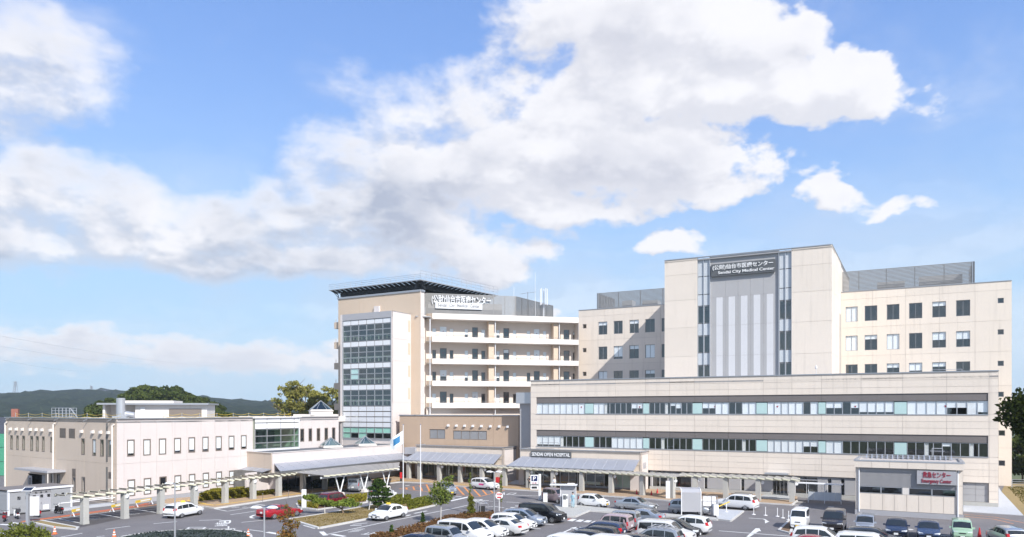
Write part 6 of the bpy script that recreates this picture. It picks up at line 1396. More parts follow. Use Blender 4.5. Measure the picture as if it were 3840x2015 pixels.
cone(205, 2004, m_['orangep'], 'orange and white cone right of the leafy bush'); cone(428, 2017, m_['orangep'], 'orange and white cone left of the round bed'); cone(931, 2014, m_['orangep'], 'orange and white cone right of the round bed')
cone(2387.7, 1857, m_['red'], 'plain red cone left of the pergola column', stripes=False); cone(2443, 1861, m_['red'], 'plain red cone in front of the shop window, lower one', stripes=False); cone(2465, 1853, m_['red'], 'plain red cone nearest the shop window', stripes=False); cone(3673, 2016, m_['red'], 'plain red cone between the green car and the silver estate', .85, stripes=False)
for k, (a, b) in enumerate((((1325, 975), (1560, 930)), ((2055, 885), (2290, 840)), None or ((2500, 800), (2790, 740)))):
    pa, pb_ = G(*Z1(*a)), G(*Z1(*b)); d = pb_-pa
    o = thing('sawhorse_barrier', ('yellow board barrier nearest the first pergola column', 'yellow board barrier between the second and third pergola columns', 'yellow board barrier farthest along the red band')[k], 'barrier', pa, math.atan2(d.y, d.x), 'yellow board barriers'); L_ = d.length
    build('board', MB().box(0, L_, -.02, .02, .45, .75), m_['yel'], o); build('print', MB().box(L_*.3, L_*.92, -.026, -.021, .52, .68), m_['white'], o)
    for x in (.08, L_-.08): build('leg', MB().faces([(x-.12, -.25, 0), (x+.12, -.25, 0), (x+.05, 0, .5), (x-.05, 0, .5), (x-.12, .25, 0), (x+.12, .25, 0)], [(0, 1, 2, 3), (5, 4, 3, 2)]), m_['alu_w'], o)
# cycle shelter with glazed screen right of the side door
p0 = G(*Z8(350, 715)); p1 = G(*Z8(955, 748)); d = p1-p0; L_ = d.length
o = thing('cycle_shelter', 'thin roofed shelter with grey translucent screen left of the emergency centre', 'shelter', p0, math.atan2(d.y, d.x))
for t_ in (0, .5, 1): build('post', MB().cyl((L_*t_, 0, 0), (L_*t_, 0, 2.3), .045, n=8), m_['alu_w'], o)
build('roof', MB().box(-1.9, L_+.2, -.5, .9, 2.3, 2.38), m_['alu_w'], o)
for k in range(6): build('screen_panel', MB().box(L_*k/6+.01, L_*(k+1)/6-.01, -.06, -.05, .35, 1.35), m_['opal'], o)
# small bollard posts on the walkway kerb
for k, (px, py) in enumerate((Z2(2485, 705), Z3(420, 700), Z3(895, 640), Z3(1335, 570), Z3(1745, 510))):
    p = G(px, py); o = thing('walkway_post', ('thin bronze kerb post nearest the annex hedge', 'thin bronze kerb post below the tall white hanging panel', 'thin bronze kerb post in front of the main entrance corner', 'thin bronze kerb post behind the white sign pillar', 'thin bronze kerb post nearest the grey van')[k], 'bollard', (p.x, p.y, .12), 0, 'thin walkway posts'); build('post', MB().cyl((0, 0, 0), (0, 0, .85), .03, n=8), m_['bronze'], o); build('cap', MB().lathe([(.035, .85), (.04, .88), (.02, .9)], 8), m_['alu'], o)
# bench-like frame by the columnar shrub
p = G(1797, 1926); o = thing('cycle_rack', 'grey steel frame stand beside the columnar shrub', 'rack', (p.x, p.y, .02), .5)
for x in (0, .9): build('hoop', MB().tube([(x, -.3, 0), (x, -.3, 1.0), (x, .4, 1.15), (x, .4, 0)], .035, 6), m_['alu'], o)
build('plate', MB().box(.02, .88, -.28, .38, 1.02, 1.05), m_['alu'], o); build('dark_bag', MB().prism([(.1, -.2), (.6, -.2), (.55, .2), (.1, .2)], .1, .75), m_['blackp'], o)
# ================================================================== STORAGE SHED
s0, s1 = G(30.5, 1935).to_2d(), G(268, 1909).to_2d()
shd = thing('storage_shed', 'white and grey storage shed with slatted walls and dark lettering', 'shed', (s0.x, s0.y, 0))
fH = Fr(s0, s1-s0, (s1-s0).length, s0); SH = 2.65; LL = fH.L
dx0, dx1 = LL*.36, LL*.66
def siding(fr, x0, x1, n=22):
    me = cached(('sd', round(x1-x0, 2)), lambda: MB().faces([(0, 0, 0), (x1-x0, 0, 0), (x1-x0, .035, .098), (0, .035, .098), (0, .04, 0), (x1-x0, .04, 0)], [(0, 1, 2, 3), (0, 4, 5, 1)]).mesh('siding_board', m_['shedw']))
    for k in range(n): link('siding_board', me, shd, fr.M @ T(x0, -.03, .22+k*(SH-.5)/n))
siding(fH, .12, dx0); siding(fH, dx1, LL-.12)
fHl_ = Fr(fH.w(0, 4.2), -fH.v, 0, s0); siding(fHl_, .1, 4.1)
build('wall', MB().box(0, LL, .02, 4.2, .12, SH-.1), m_['frame'], shd, fH.M)
build('corner_post', MB().box(-.06, .12, -.06, .12, 0, SH), m_['alu_w'], shd, fH.M); build('corner_post', MB().box(LL-.12, LL+.06, -.06, .12, 0, SH), m_['alu_w'], shd, fH.M)
build('roof', MB().box(-.12, LL+.12, -.12, 4.3, SH, SH+.06), m_['shedroof'], shd, fH.M); build('fascia', MB().box(-.13, LL+.13, -.15, -.121, SH-.16, SH+.07), m_['alu_w'], shd, fH.M)
dr = build('door', MB().box(dx0+.02, (dx0+dx1)/2-.01, -.05, .0, .2, 2.05).box((dx0+dx1)/2+.01, dx1-.02, -.05, 0, .2, 2.05), m_['sign_l'], shd, fH.M); build('handle', MB().box((dx0+dx1)/2-.12, (dx0+dx1)/2-.02, -.1, -.05, 1.0, 1.06), m_['chrome'], dr)
for k, chh in enumerate('防災資機材備蓄倉庫'[0:1]+'災害備蓄倉庫'[0:1]+'用備蓄倉庫'): text(chh, .4, .02, m_['blackp'], shd, fH.M @ T(LL*(.16+.115*k), -.07, 1.78), .34, height=.34)
for k, chh in enumerate('仙台市'): text(chh, .25, .02, m_['blackp'], shd, fH.M @ T(LL*(.42+.08*k), -.07, 2.2), .22, height=.2)
build('notice', MB().box(LL*.53, LL*.62, -.07, -.052, .3, .8), m_['white'], shd, fH.M); build('skid', MB().box(0, LL, .1, 2.2, 0, .12), m_['blackp'], shd, fH.M)
ramp = G(*Z1(1900, 790)); o = thing('handrail_ramp', 'white handrail ramp at the corner of the annex', 'handrail', (ramp.x, ramp.y, 0), 1.05)
build('rail', MB().tube([(-5, 0, 0), (-5, 0, .9), (2.2, 0, .9), (2.2, 0, 0)], .05, 8), m_['white'], o); build('rail', MB().tube([(-5, 1.4, 0), (-5, 1.4, .9), (2.2, 1.4, .9), (2.2, 1.4, 0)], .05, 8), m_['white'], o); build('ramp_slab', MB().box(-5.2, 2.4, .1, 1.3, 0, .25), m_['apron'], o)
# ================================================================== PEOPLE
def person(pos, hd, label, top, legs_m, pose, cap=None):
    o = thing('person', label, 'person', (pos[0], pos[1], pos[2]), hd)
    J = dict(pel=(0, 0, .93, .145), sp=(0, 0, 1.12, .135), ch=(0, .0, 1.34, .155), nk=(0, 0, 1.47, .06), hd0=(0, .02, 1.56, .085), hd1=(0, .02, 1.67, .09))
    for s_, n in ((-1, 'l'), (1, 'r')):
        J['hip'+n] = (s_*.1, 0, .88, .10); J['kn'+n] = (s_*.11, .03*s_*pose.get('stride', 1), .48, .068); J['an'+n] = (s_*.12, -.02, .09, .045); J['to'+n] = (s_*.13, .14, .045, .04)
        J['sh'+n] = (s_*.2, 0, 1.38, .065); a = pose.get(n, ((.27, .02, 1.12), (.28, .08, .88), (.28, .11, .78)))
        for nm, q, r_ in zip(('el', 'wr', 'ha'), a, (.047, .036, .032)): J[nm+n] = (s_*q[0], q[1], q[2], r_)
        w_ = J['ha'+n]; e = J['wr'+n]; dv = Vector(w_[:3])-Vector(e[:3]); dv = dv.normalized() if dv.length > 0 else Vector((0, 0, -1))
        sd_ = Vector((0, 1, 0)) if abs(dv.y) < .7 else Vector((1, 0, 0))
        for k in range(4): q = Vector(w_[:3])+dv*(.07, .085, .08, .06)[k]+sd_*(-.027+.018*k); J['f%d' % k+n] = (*q, .0095)
        q = Vector(w_[:3])+dv*.02+sd_*.05; J['th'+n] = (*q, .011)
    E = [('pel', 'sp'), ('sp', 'ch'), ('ch', 'nk'), ('nk', 'hd0'), ('hd0', 'hd1')]
    for n in 'lr': E += [('pel', 'hip'+n), ('hip'+n, 'kn'+n), ('kn'+n, 'an'+n), ('an'+n, 'to'+n), ('ch', 'sh'+n), ('sh'+n, 'el'+n), ('el'+n, 'wr'+n), ('wr'+n, 'ha'+n)]+[('ha'+n, 'f%d' % k+n) for k in range(4)]+[('ha'+n, 'th'+n)]
    ks = list(J); me = bpy.data.meshes.new('b'); me.from_pydata([J[k][:3] for k in ks], [(ks.index(a), ks.index(b)) for a, b in E], [])
    ob = bpy.data.objects.new('b', me); col.objects.link(ob); md = ob.modifiers.new('s', 'SKIN'); md.use_smooth_shade = True; sb_ = ob.modifiers.new('ss', 'SUBSURF'); sb_.levels = 1; sb_.render_levels = 1
    for i, k in enumerate(ks): me.skin_vertices[0].data[i].radius = (J[k][3], J[k][3]); me.skin_vertices[0].data[i].use_root = k == 'pel'
    bm = bpy.data.meshes.new_from_object(ob.evaluated_get(bpy.context.evaluated_depsgraph_get())); bpy.data.objects.remove(ob)
    bm.name = 'body'; bm.materials.clear()
    for x in (m_['skin'], top, legs_m, m_['blackp']): bm.materials.append(x)
    for pl in bm.polygons:
        c = pl.center; hand = any((Vector(J['ha'+n][:3])-c).length < .13 for n in 'lr')
        pl.material_index = 0 if (c.z > 1.45 and abs(c.x) < .13) or hand else 3 if c.z < .1 else 2 if c.z < .96 and abs(c.x) < .24 else 1
    link('body', bm, o)
    build('hair', MB().lathe([(.085, -.02), (.105, .04), (.10, .10), (.06, .145), (.01, .155)], 12), m_['hair'] if cap is None else cap, o, T(0, -.005, 1.62) @ Matrix.Rotation(R(-14), 4, 'X'))
    build('nose', MB().faces([(-.014, .10, -.02), (.014, .10, -.02), (0, .128, -.02), (0, .10, .03)], [(0, 1, 2), (0, 2, 3), (1, 3, 2)]), m_['skin'], o, T(0, .01, 1.62)); 
    for s_ in (-1, 1): build('eye', MB().box(-.012, .012, -.004, .004, -.006, .006), m_['hair'], o, T(s_*.033, .107, 1.645))
    return o
bent = dict(l=((.27, .02, 1.14), (.16, .16, 1.02), (.08, .2, 1.05)), r=((.27, .02, 1.14), (.16, .18, 1.18), (.1, .22, 1.28)))
p = G(1985, 1832, .12); person((p.x, p.y, .12), math.pi-.2, 'person in dark trousers and light sleeves standing left of the parking sign', m_['dark'], m_['dark'], bent)
p = G(2078, 1838, .12); person((p.x, p.y, .12), 2.6, 'person in white shirt and dark trousers by the entrance column', m_['shirt'], m_['dark'], dict(l=bent['l']))
p = G(2148, 1908); person((p.x, p.y-.1, .14), 2.4, 'parking attendant in light blue uniform at the ticket machine', m_['ltblue'], m_['ltblue'], dict(l=((.28, .05, 1.15), (.34, .2, 1.1), (.36, .27, 1.12))), cap=m_['hair'])
q = f2.w(f2.s(2308), .2); person((q.x, q.y, .13), math.pi, 'person in grey uniform standing close to the glass at the pavilion', m_['grey'], m_['sign_l'], {})
# ================================================================== VEGETATION
lf_forest = leafmat('forest_leaves', (.035, .058, .018), (.125, .155, .04), (.19, .19, .05), .6); lf_loose = leafmat('loose_leaves', (.19, .20, .05), (.38, .35, .10), (.46, .38, .12), 1.2)
lf_young = leafmat('young_leaves', (.10, .15, .03), (.22, .26, .06), (.32, .27, .07), 2.5); lf_red = leafmat('autumn_leaves', (.12, .13, .03), (.30, .14, .045), (.38, .10, .05), 3.); lf_pine = leafmat('pine_needles', (.028, .058, .016), (.075, .125, .03), (.15, .22, .05), 2.)
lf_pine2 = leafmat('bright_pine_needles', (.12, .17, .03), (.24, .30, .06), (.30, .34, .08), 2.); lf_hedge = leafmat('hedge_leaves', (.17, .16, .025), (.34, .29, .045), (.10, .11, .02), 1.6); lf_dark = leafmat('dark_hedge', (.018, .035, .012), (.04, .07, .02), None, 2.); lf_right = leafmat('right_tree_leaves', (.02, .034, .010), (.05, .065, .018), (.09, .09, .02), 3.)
lf_col = leafmat('column_shrub_leaves', (.10, .12, .02), (.23, .23, .045), None, 4.); lf_brown = leafmat('brown_ground_cover', (.13, .07, .035), (.24, .13, .06), (.11, .12, .03), 2.2); lf_bush = leafmat('bush_leaves', (.09, .12, .02), (.21, .23, .05), (.30, .28, .07), 3.)
NR = np.random.default_rng(11)
def leaf_mesh(name, pts, size, m, jit=.35, flat=0., aspect=1.6, up=None):
    pts = np.asarray(pts, float); n = len(pts)
    a = NR.normal(size=(n, 3)); a[:, 2] *= (1-flat); a /= np.linalg.norm(a, axis=1)[:, None]
    b = NR.normal(size=(n, 3)); b[:, 2] *= (1-flat)
    b -= a*(a*b).sum(1)[:, None]; b /= np.linalg.norm(b, axis=1)[:, None]
    s = size*(1+jit*NR.uniform(-1, 1, n))[:, None]; a = a*s*aspect/2; b = b*s/2; nrm = np.cross(a, b); nrm *= .25*s/np.maximum(1e-9, np.linalg.norm(nrm, axis=1)[:, None])
    v = np.stack([pts-a, pts-b+nrm*.6, pts+a, pts+b+nrm*.6], 1).reshape(-1, 3)
    me = bpy.data.meshes.new(name); me.vertices.add(4*n); me.vertices.foreach_set('co', v.ravel()); me.loops.add(4*n); me.loops.foreach_set('vertex_index', np.arange(4*n, dtype=np.int32))
    me.polygons.add(n); me.polygons.foreach_set('loop_start', np.arange(0, 4*n, 4, dtype=np.int32)); me.polygons.foreach_set('loop_total', np.full(n, 4, np.int32)); me.materials.append(m); me.update(calc_edges=True); return me
def blob_pts(blobs, n, shell_=.45):
    out = []; tot = sum(b[3]*b[4]*b[5] for b in blobs)**1.
    for cx, cy, cz, rx, ry, rz in blobs:
        k = max(4, int(n*rx*ry*rz/tot)); d = NR.normal(size=(k, 3)); d /= np.linalg.norm(d, axis=1)[:, None]
        r = (shell_+(1-shell_)*NR.uniform(0, 1, k)**.6)[:, None]; out.append(np.array([cx, cy, cz])+d*r*np.array([rx, ry, rz])*(1+.12*NR.normal(size=(k, 1))))
    return np.concatenate(out)
def rblobs(n, R_, zc, rz, r0, r1, seed):
    rr = random.Random(seed); out = []
    for i in range(n):
        t_ = rr.uniform(0, 2*math.pi); f = math.sqrt(rr.random()); z = rr.uniform(-1, 1); k = math.sqrt(max(.05, 1-z*z*.85)); s_ = rr.uniform(r0, r1)
        out.append((R_*f*k*math.cos(t_), R_*f*k*math.sin(t_), zc+rz*z, s_, s_, s_*.75))
    return out
def trunk_mesh(h, r, limbs, seed, m=None, lean=0.):
    rr = random.Random(seed); mb = MB(); top = Vector((lean*h, 0, h)); mb.tube([(0, 0, -.3), (lean*h*.3, .02, h*.4), tuple(top)], [r, r*.75, r*.35], 7)
    for i in range(limbs):
        f = rr.uniform(.35, .95); a = rr.uniform(0, 6.28); b = Vector((lean*h*f, 0, h*f)); L_ = h*rr.uniform(.3, .55); e = b+Vector((math.cos(a)*L_*.7, math.sin(a)*L_*.7, L_*.7)); mid = b.lerp(e, .5)+Vector((0, 0, .08*L_)); mb.tube([tuple(b), tuple(mid), tuple(e)], [r*.42, r*.28, r*.1], 5)
    return mb.mesh('trunk', m or m_['wood'])
def tree(name, label, pos, crown_me, trunk_me, s=1., rz=0., group=None, cat='tree'):
    o = thing(name, label, cat, pos, rz, group); o.scale = (s, s, s*(1 if name != 'x' else 1)); link('trunk', trunk_me, o); link('crown', crown_me, o); return o
# far hills, one sheet with a canopy-rough surface
def ridge(x, D):
    px = CX+x/D*F
    ks = [(-900, 1474), (-200, 1476), (0, 1481), (120, 1483), (165, 1490), (240, 1478), (330, 1470), (400, 1464), (450, 1466), (560, 1474), (700, 1482), (800, 1494), (1000, 1507), (1100, 1513), (1500, 1500), (2400, 1490), (3300, 1492), (3840, 1496), (4800, 1488)]
    for (a, ya), (b, yb) in zip(ks[:-1], ks[1:]):
        if px <= b: return EYE+(HY-(ya+(yb-ya)*max(0, px-a)/(b-a)))/F*D
    return EYE+55/F*D
nx, ny = 300, 30; vs_, D1 = [], 1500.
for j in range(ny+1):
    t_ = j/ny
    for i in range(nx+1):
        x = -1450+2900*i/nx; y = 620+(D1-620)*t_; k = x/D1*y/y
        zr = ridge(x, D1); f = t_*t_*(3-2*t_); n_ = math.sin(x*.011+t_*3)*math.sin(x*.004+1.3+t_*5)
        vs_.append((x, y, max(-1, zr*f*(1+.10*n_*(1-f)))+(NR.normal()*3.2*min(1, f*3) if j < ny else abs(NR.normal())*2.0)-2.5*(1 if j < ny else 0)))
hill = struct(build('hills', MB().faces(vs_, [(j*(nx+1)+i, j*(nx+1)+i+1, (j+1)*(nx+1)+i+1, (j+1)*(nx+1)+i) for j in range(ny) for i in range(nx)]), leafmat('hill_forest', (.010, .020, .011), (.028, .044, .020), (.06, .075, .03), .05)))
# houses and dots of the far town are left to the hillside; pylons on the ridge
def pylon(px, ytop, ybase, label):
    D = 1490; p = P(px, ybase, D); h = (ybase-ytop)/F*D+4; o = thing('pylon', label, 'pylon', (p.x, p.y, p.z-4), 0, 'pylons on the ridge'); mb = MB(); w0, w1 = h*.13, h*.03
    for sx, sy in ((-1, -1), (1, -1), (1, 1), (-1, 1)): mb.beam((sx*w0, sy*w0, 0), (sx*w1, sy*w1, h), .55, .55)
    for k in range(7):
        z0, z1 = h*k/7, h*(k+1)/7; a, b = w0+(w1-w0)*k/7, w0+(w1-w0)*(k+1)/7; mb.beam((-a, -a, z0), (b, -b, z1), .3, .3).beam((a, -a, z0), (-b, -b, z1), .3, .3)
    build('lattice', mb, m_['frame'], o)
    for f in (.72, .84, .96): build('cross_arm', MB().beam((-h*.16, 0, h*f), (h*.16, 0, h*f), .6, .6), m_['frame'], o)
pylon(58, 1431, 1483, 'tall lattice pylon on the ridge at the far left'); pylon(343, 1447, 1476, 'shorter lattice pylon near the white houses on the ridge'); pylon(870, 1497, 1503, 'tiny pylon on the ridge right of the wooded mound'); pylon(202, 1470, 1482, 'tiny pylon between the two taller pylons')
# mound of woodland behind the annex
fv = []
for k in range(3):
    cr = leaf_mesh('crown', blob_pts(rblobs(26, 3.3, 6.8, 3.0, .9, 1.6, 40+k), 4200, .72), .5, lf_forest); fv.append((cr, trunk_mesh(7., .22, 6, 50+k)))
struct(build('wooded_mound', MB().faces([(-150+100*math.cos(2*math.pi*i/24)*f*0+52*f*math.cos(2*math.pi*i/24), 275+36*f*math.sin(2*math.pi*i/24), 7.5*math.cos(f*math.pi/2)**.8-.1) for f in (0.02, .25, .5, .75, 1.) for i in range(24)], [(j*24+i, j*24+(i+1) % 24, (j+1)*24+(i+1) % 24, (j+1)*24+i) for j in range(4) for i in range(24)]+[tuple(range(24))[::-1]]), leafmat('mound_cover', (.02, .034, .013), (.05, .065, .02), None, .2)))
rr = random.Random(5)
def mound_top(px): # tree-top line of the mound in the photograph
    ks = [(330, 1512), (430, 1490), (480, 1466), (520, 1448), (560, 1442), (590, 1452), (625, 1439), (655, 1445), (690, 1470), (740, 1482), (790, 1500), (835, 1520)]
    for (a, ya), (b, yb) in zip(ks[:-1], ks[1:]):
        if px <= b: return ya+(yb-ya)*(px-a)/(b-a)
    return 1520
fl = 0
ORD = ('first', 'second', 'third', 'fourth', 'fifth', 'sixth', 'seventh', 'eighth', 'ninth', 'tenth', 'eleventh', 'twelfth', 'thirteenth')
def mlabel(row, k): return 'dark green woodland tree, %s from the left in the %s row of the mound' % (ORD[k], ('nearest', 'second', 'third', 'farthest')[row])
for row, D in enumerate((246, 256, 266, 276)):
    for k in range(13):
        px = 352+(820-352)*(k+.5*(row % 2))/12.5+rr.uniform(-8, 8); yt = mound_top(px)+(0 if row >= 2 else 14+8*(1-row))+rr.uniform(0, 6); x = (px-CX)/F*D; zt = EYE-(yt-HY)/F*D; s_ = rr.uniform(.85, 1.15); hb = zt-10.6*s_
        cr, tr = fv[rr.randrange(3)]; fl += 1
        tree('woodland_tree', mlabel(row, k), (x, D+rr.uniform(-3, 3), hb), cr, tr, s_, rr.uniform(0, 6), 'woodland trees on the mound')
# loose yellowish trees left of the glass bay
lv_ = []
for k in range(2): lv_.append((leaf_mesh('crown', blob_pts(rblobs(46, 3.5, 9.2, 4.6, .55, 1.0, 70+k), 3400, .3), .3, lf_loose), trunk_mesh(11, .2, 14, 80+k)))
for k, (px, D, s_, lb) in enumerate(((1085, 166, 1.1, 'pale yellow green tree farthest left of the glass bay'), (1145, 172, 1.12, 'yellow green tree in the middle behind the pyramid skylight'), (1195, 168, 1.0, 'smaller yellow green tree behind the pyramid skylight'), (1245, 175, 1.15, 'yellow green tree touching the glass bay'))):
    p = P(px, 1543, D); cr, tr = lv_[k % 2]; tree('autumn_tree', lb, (p.x, p.y, 2.2-k*.3), cr, tr, s_, k*1.7, 'loose trees left of the glass bay')
# right edge: trees and bank
for k, (px, D, s_, z, lb) in enumerate(((3835, 118, .75, -1, 'green tree beyond the metal fence at the right edge'), (3900, 135, 1., 1, 'green tree higher up behind the right edge fence'), (3870, 160, 1.1, 3, 'tall green tree farthest back at the right edge'), (3812, 190, 1.1, 2, 'distant green tree just right of the ward corner'), (3960, 112, .8, -.5, 'green tree outside the right edge near the earth bank'))):
    p = P(px, 1543, D); cr, tr = fv[k % 3]; tree('roadside_tree', lb, (p.x, p.y, z), cr, tr, s_, k*2.1, 'trees beyond the right edge')
rc = leaf_mesh('crown', blob_pts([(-.2, 0, 10.9, .9, 1.2, .5), (.3, .3, 11.5, 1.0, 1.3, .6), (1.4, 0, 10.6, 1.8, 1.8, 1.1), (-.4, .2, 10.4, .7, 1., .4), (.5, -.3, 9.9, .9, 1.1, .5), (1.6, 0, 9.4, 1.2, 1.4, .9), (1.2, .2, 12.2, 1.1, 1., .5)], 3600, .25), .16, lf_right, aspect=2.)
tree('broadleaf_tree', 'dark leafy tree reaching in from the right edge', (34.9, 52, 0), rc, (lambda: MB().tube([(3., 0, -.3), (2.6, 0, 5), (1.4, 0, 9), (.9, 0, 11)], [.22, .18, .1, .04], 7).tube([(1.6, 0, 8.5), (.6, 0, 9.8), (-.1, 0, 10.6)], [.08, .05, .02], 5).mesh('trunk', m_['wood']))(), 1.)
# young tree by the car park
p = G(1652.6, 1961.7); yc = leaf_mesh('crown', blob_pts([(-.2, 0, 3.0, 1.0, .8, .65), (.35, 0, 2.5, .9, .8, .6), (-.75, 0, 2.2, .8, .6, .4), (.6, .1, 3.9, .65, .5, .45), (.95, .1, 4.3, .4, .35, .3), (-.35, 0, 3.7, .5, .4, .35), (.0, 0, 2.0, .9, .7, .35)], 1500, .2), .13, lf_young, aspect=1.8)
tree('young_tree', 'young light green tree with pale trunk by the car park', (p.x, p.y, .1), yc, trunk_mesh(3.4, .055, 9, 21, m_['pole_w'], .03), 1.)
rc_ = leaf_mesh('crown', blob_pts([(0, 0, 1.6, .75, .6, .45), (.3, 0, 2.3, .7, .5, .4), (-.35, .1, 2.7, .5, .4, .3), (.1, 0, 3.1, .55, .4, .3), (-.1, 0, 3.6, .3, .3, .25), (.6, 0, 1.0, .6, .5, .35), (-.5, 0, .8, .6, .5, .35)], 800, .15), .12, lf_red, aspect=1.8)
q = P(1078, 1543, 57); tree('autumn_sapling', 'small reddish green tree in front of the red coupe', (q.x, q.y, 0), rc_, trunk_mesh(3.3, .04, 10, 22, None, .02), 1.05)
def sapling(px, py, h, label, m=lf_young):
    p = G(px, py); bl = [(rnd.uniform(-.1, .1), 0, h*f, .17, .17, h*.10) for f in (.35, .5, .65, .8, .95)]
    tree('sapling', label, (p.x, p.y, .1), leaf_mesh('crown', blob_pts(bl, 220, .1), .1, m, aspect=1.8), trunk_mesh(h, .022, 3, int(px)), 1., 0, 'thin staked saplings')
sapling(1764, 1926, 4.2, 'thin sapling rising from the columnar shrub'); sapling(1880, 1922, 4.0, 'thin sapling behind the no entry sign')
# columnar shrub
p = G(1767, 1936); bl = [(.12*math.sin(k*2.1), 0, .2+k*.27, .40-.02*k, .38, .26) for k in range(7)]
o = thing('columnar_shrub', 'narrow upright green shrub in the planting bed', 'shrub', (p.x, p.y, .1)); link('foliage', leaf_mesh('foliage', blob_pts(bl, 900, .4), .12, lf_col), o); build('stem', MB().cyl((0, 0, 0), (0, 0, 1.6), .03, n=6), m_['wood'], o)
# pines
def pine(label, pos, pads, trunk, n, m, posts):
    o = thing('pine_tree', label, 'tree', pos); mb = MB()
    mb.tube(trunk, [.11, .09, .07, .05][:len(trunk)], 7); build('trunk', mb, m_['wood'], o)
    for q in pads: pass
    link('needles', leaf_mesh('needles', blob_pts(pads, n, .25), .17, m, aspect=2.6), o)
    mb = MB()
    for q in pads: b = min(trunk, key=lambda t_: (Vector(t_)-Vector(q[:3])).length); mb.cyl(b, q[:3], .03, .015, 5)
    build('branches', mb, m_['wood'], o)
    for a, b in posts: build('stake', MB().cyl(a, b, .045, n=6), m_['pole_w'], o)
p = G(1415, 1917)
pine('upright dark pine held by white stakes on the lawn island', (p.x, p.y+.6, .12), [(0, 0, 3.15, .5, .5, .2), (.15, 0, 2.75, .75, .6, .18), (-.5, 0, 2.35, .65, .55, .17), (.55, 0, 2.2, .7, .6, .17), (.95, 0, 1.65, .65, .55, .16), (-.3, -.1, 1.75, .75, .6, .17), (.5, 0, 1.15, .75, .55, .16), (-.55, 0, 1.1, .6, .5, .15), (.15, .1, .62, .75, .5, .15)], [(0, 0, 0), (.1, 0, 1.1), (-.05, 0, 2.0), (0, 0, 2.9)], 2600, lf_pine, [((-.95, -.5, 0), (-.6, -.2, 1.9)), ((.9, -.4, 0), (.3, -.1, 1.3))])
p = G(1272, 1932)
pine('low spreading pine with bright flat pads on the lawn island', (p.x, p.y+.4, .12), [(-3.2, 0, 1.75, .8, .6, .24), (-2.3, 0, 1.35, .75, .6, .24), (-1.4, 0, 1.15, .8, .6, .22), (-.6, 0, 1.0, .85, .6, .22), (.3, 0, 1.05, .9, .7, .24), (1.2, 0, 1.0, .85, .6, .22), (.8, .2, 1.3, .7, .5, .22)], [(.35, 0, 0), (.2, 0, .5), (-.6, 0, .8), (-2.6, 0, 1.2)], 2600, lf_pine2, [((-1.6, -.1, 0), (-1.6, -.1, .85))])
# hedges
def hedge(label, pts, h, m, n, size=.16, name='hedge'):
    pl = pxpoly(pts); c = Vector((sum(x for x, y in pl)/len(pl), sum(y for x, y in pl)/len(pl))); o = thing(name, label, 'hedge', (c.x, c.y, .1))
    build('core', MB().prism([((x-c.x)*.93, (y-c.y)*.93) for x, y in pl], 0, h*.86), m, o)
    P_ = []; xs_, ys_ = [p[0] for p in pl], [p[1] for p in pl]
    def inside(x, y):
        w_ = False
        for i in range(len(pl)):
            (x1, y1), (x2, y2) = pl[i], pl[i-1]
            if (y1 > y) != (y2 > y) and x < (x2-x1)*(y-y1)/(y2-y1)+x1: w_ = not w_
        return w_
    while len(P_) < n*.55:
        x, y = rnd.uniform(min(xs_), max(xs_)), rnd.uniform(min(ys_), max(ys_))
        if inside(x, y): P_.append((x-c.x, y-c.y, h*(.92+.10*math.sin(x*3.1)*math.sin(y*2.7))+rnd.uniform(-.08, .06)))
    per = [(Vector(pl[i-1]), Vector(pl[i])) for i in range(len(pl))]; tot = sum((b-a).length for a, b in per)
    for a, b in per:
        for k in range(int(n*.45*(b-a).length/tot)): q = a.lerp(b, rnd.random()); P_.append((q.x-c.x+rnd.uniform(-.06, .06), q.y-c.y+rnd.uniform(-.06, .06), rnd.uniform(.02, h)))
    link('foliage', leaf_mesh('foliage', P_, size, m), o); return o
hedge('yellow green clipped hedge along the annex wall', [(748, 1884), (925, 1866), (955, 1852), (800, 1862)], .95, lf_hedge, 3200)
hedge('pale flowering ground hedge beyond the pergola columns', [(880, 1874), (1020, 1857), (1030, 1849), (940, 1857)], .4, lf_hedge, 1400, .13)
hedge('dark green hedge in the shade of the drop-off canopy', [(1165, 1838), (1290, 1822), (1300, 1814), (1175, 1830)], 1.0, lf_dark, 1600)
hedge('dark shrub left of the main entrance doors', [(1025, 1848), (1085, 1840), (1085, 1834), (1030, 1842)], .75, lf_dark, 500)
hedge('low hedge around the white sign pillar', [(1150, 1906), (1188, 1911), (1192, 1898), (1118, 1891)], .38, lf_hedge, 700)
hedge('olive hedge beyond the maroon car', [(1300, 1890), (1372, 1882), (1374, 1869), (1300, 1876)], .6, lf_hedge, 900)
hedge('green hedge between the pine and the first flagpole', [(1440, 1906), (1530, 1893), (1540, 1878), (1490, 1877)], .7, lf_col, 1300)
hedge('green hedge below the flagpoles beside the white taxi', [(1528, 1917), (1620, 1897), (1595, 1884), (1545, 1895)], .65, lf_col, 1500)
q = P(110, 1543, 61); bl = [(-1.9, 0, .9, .9, .8, .6), (-1.0, .2, 1.3, .8, .7, .55), (-.2, 0, 1.45, .7, .7, .45), (.6, .1, 1.15, .8, .7, .5), (1.3, 0, .8, .7, .6, .5), (0, 0, .7, 1.6, .9, .7), (-1.5, 0, 1.75, .35, .3, .3), (.2, 0, 1.85, .3, .3, .25)]
o = thing('leafy_bush', 'loose leafy bush cut off at the bottom left corner', 'bush', (q.x, q.y, 0)); link('foliage', leaf_mesh('foliage', blob_pts(bl, 1900, .15), .13, lf_bush, aspect=1.9), o); link('stems', trunk_mesh(1.5, .03, 12, 31), o)
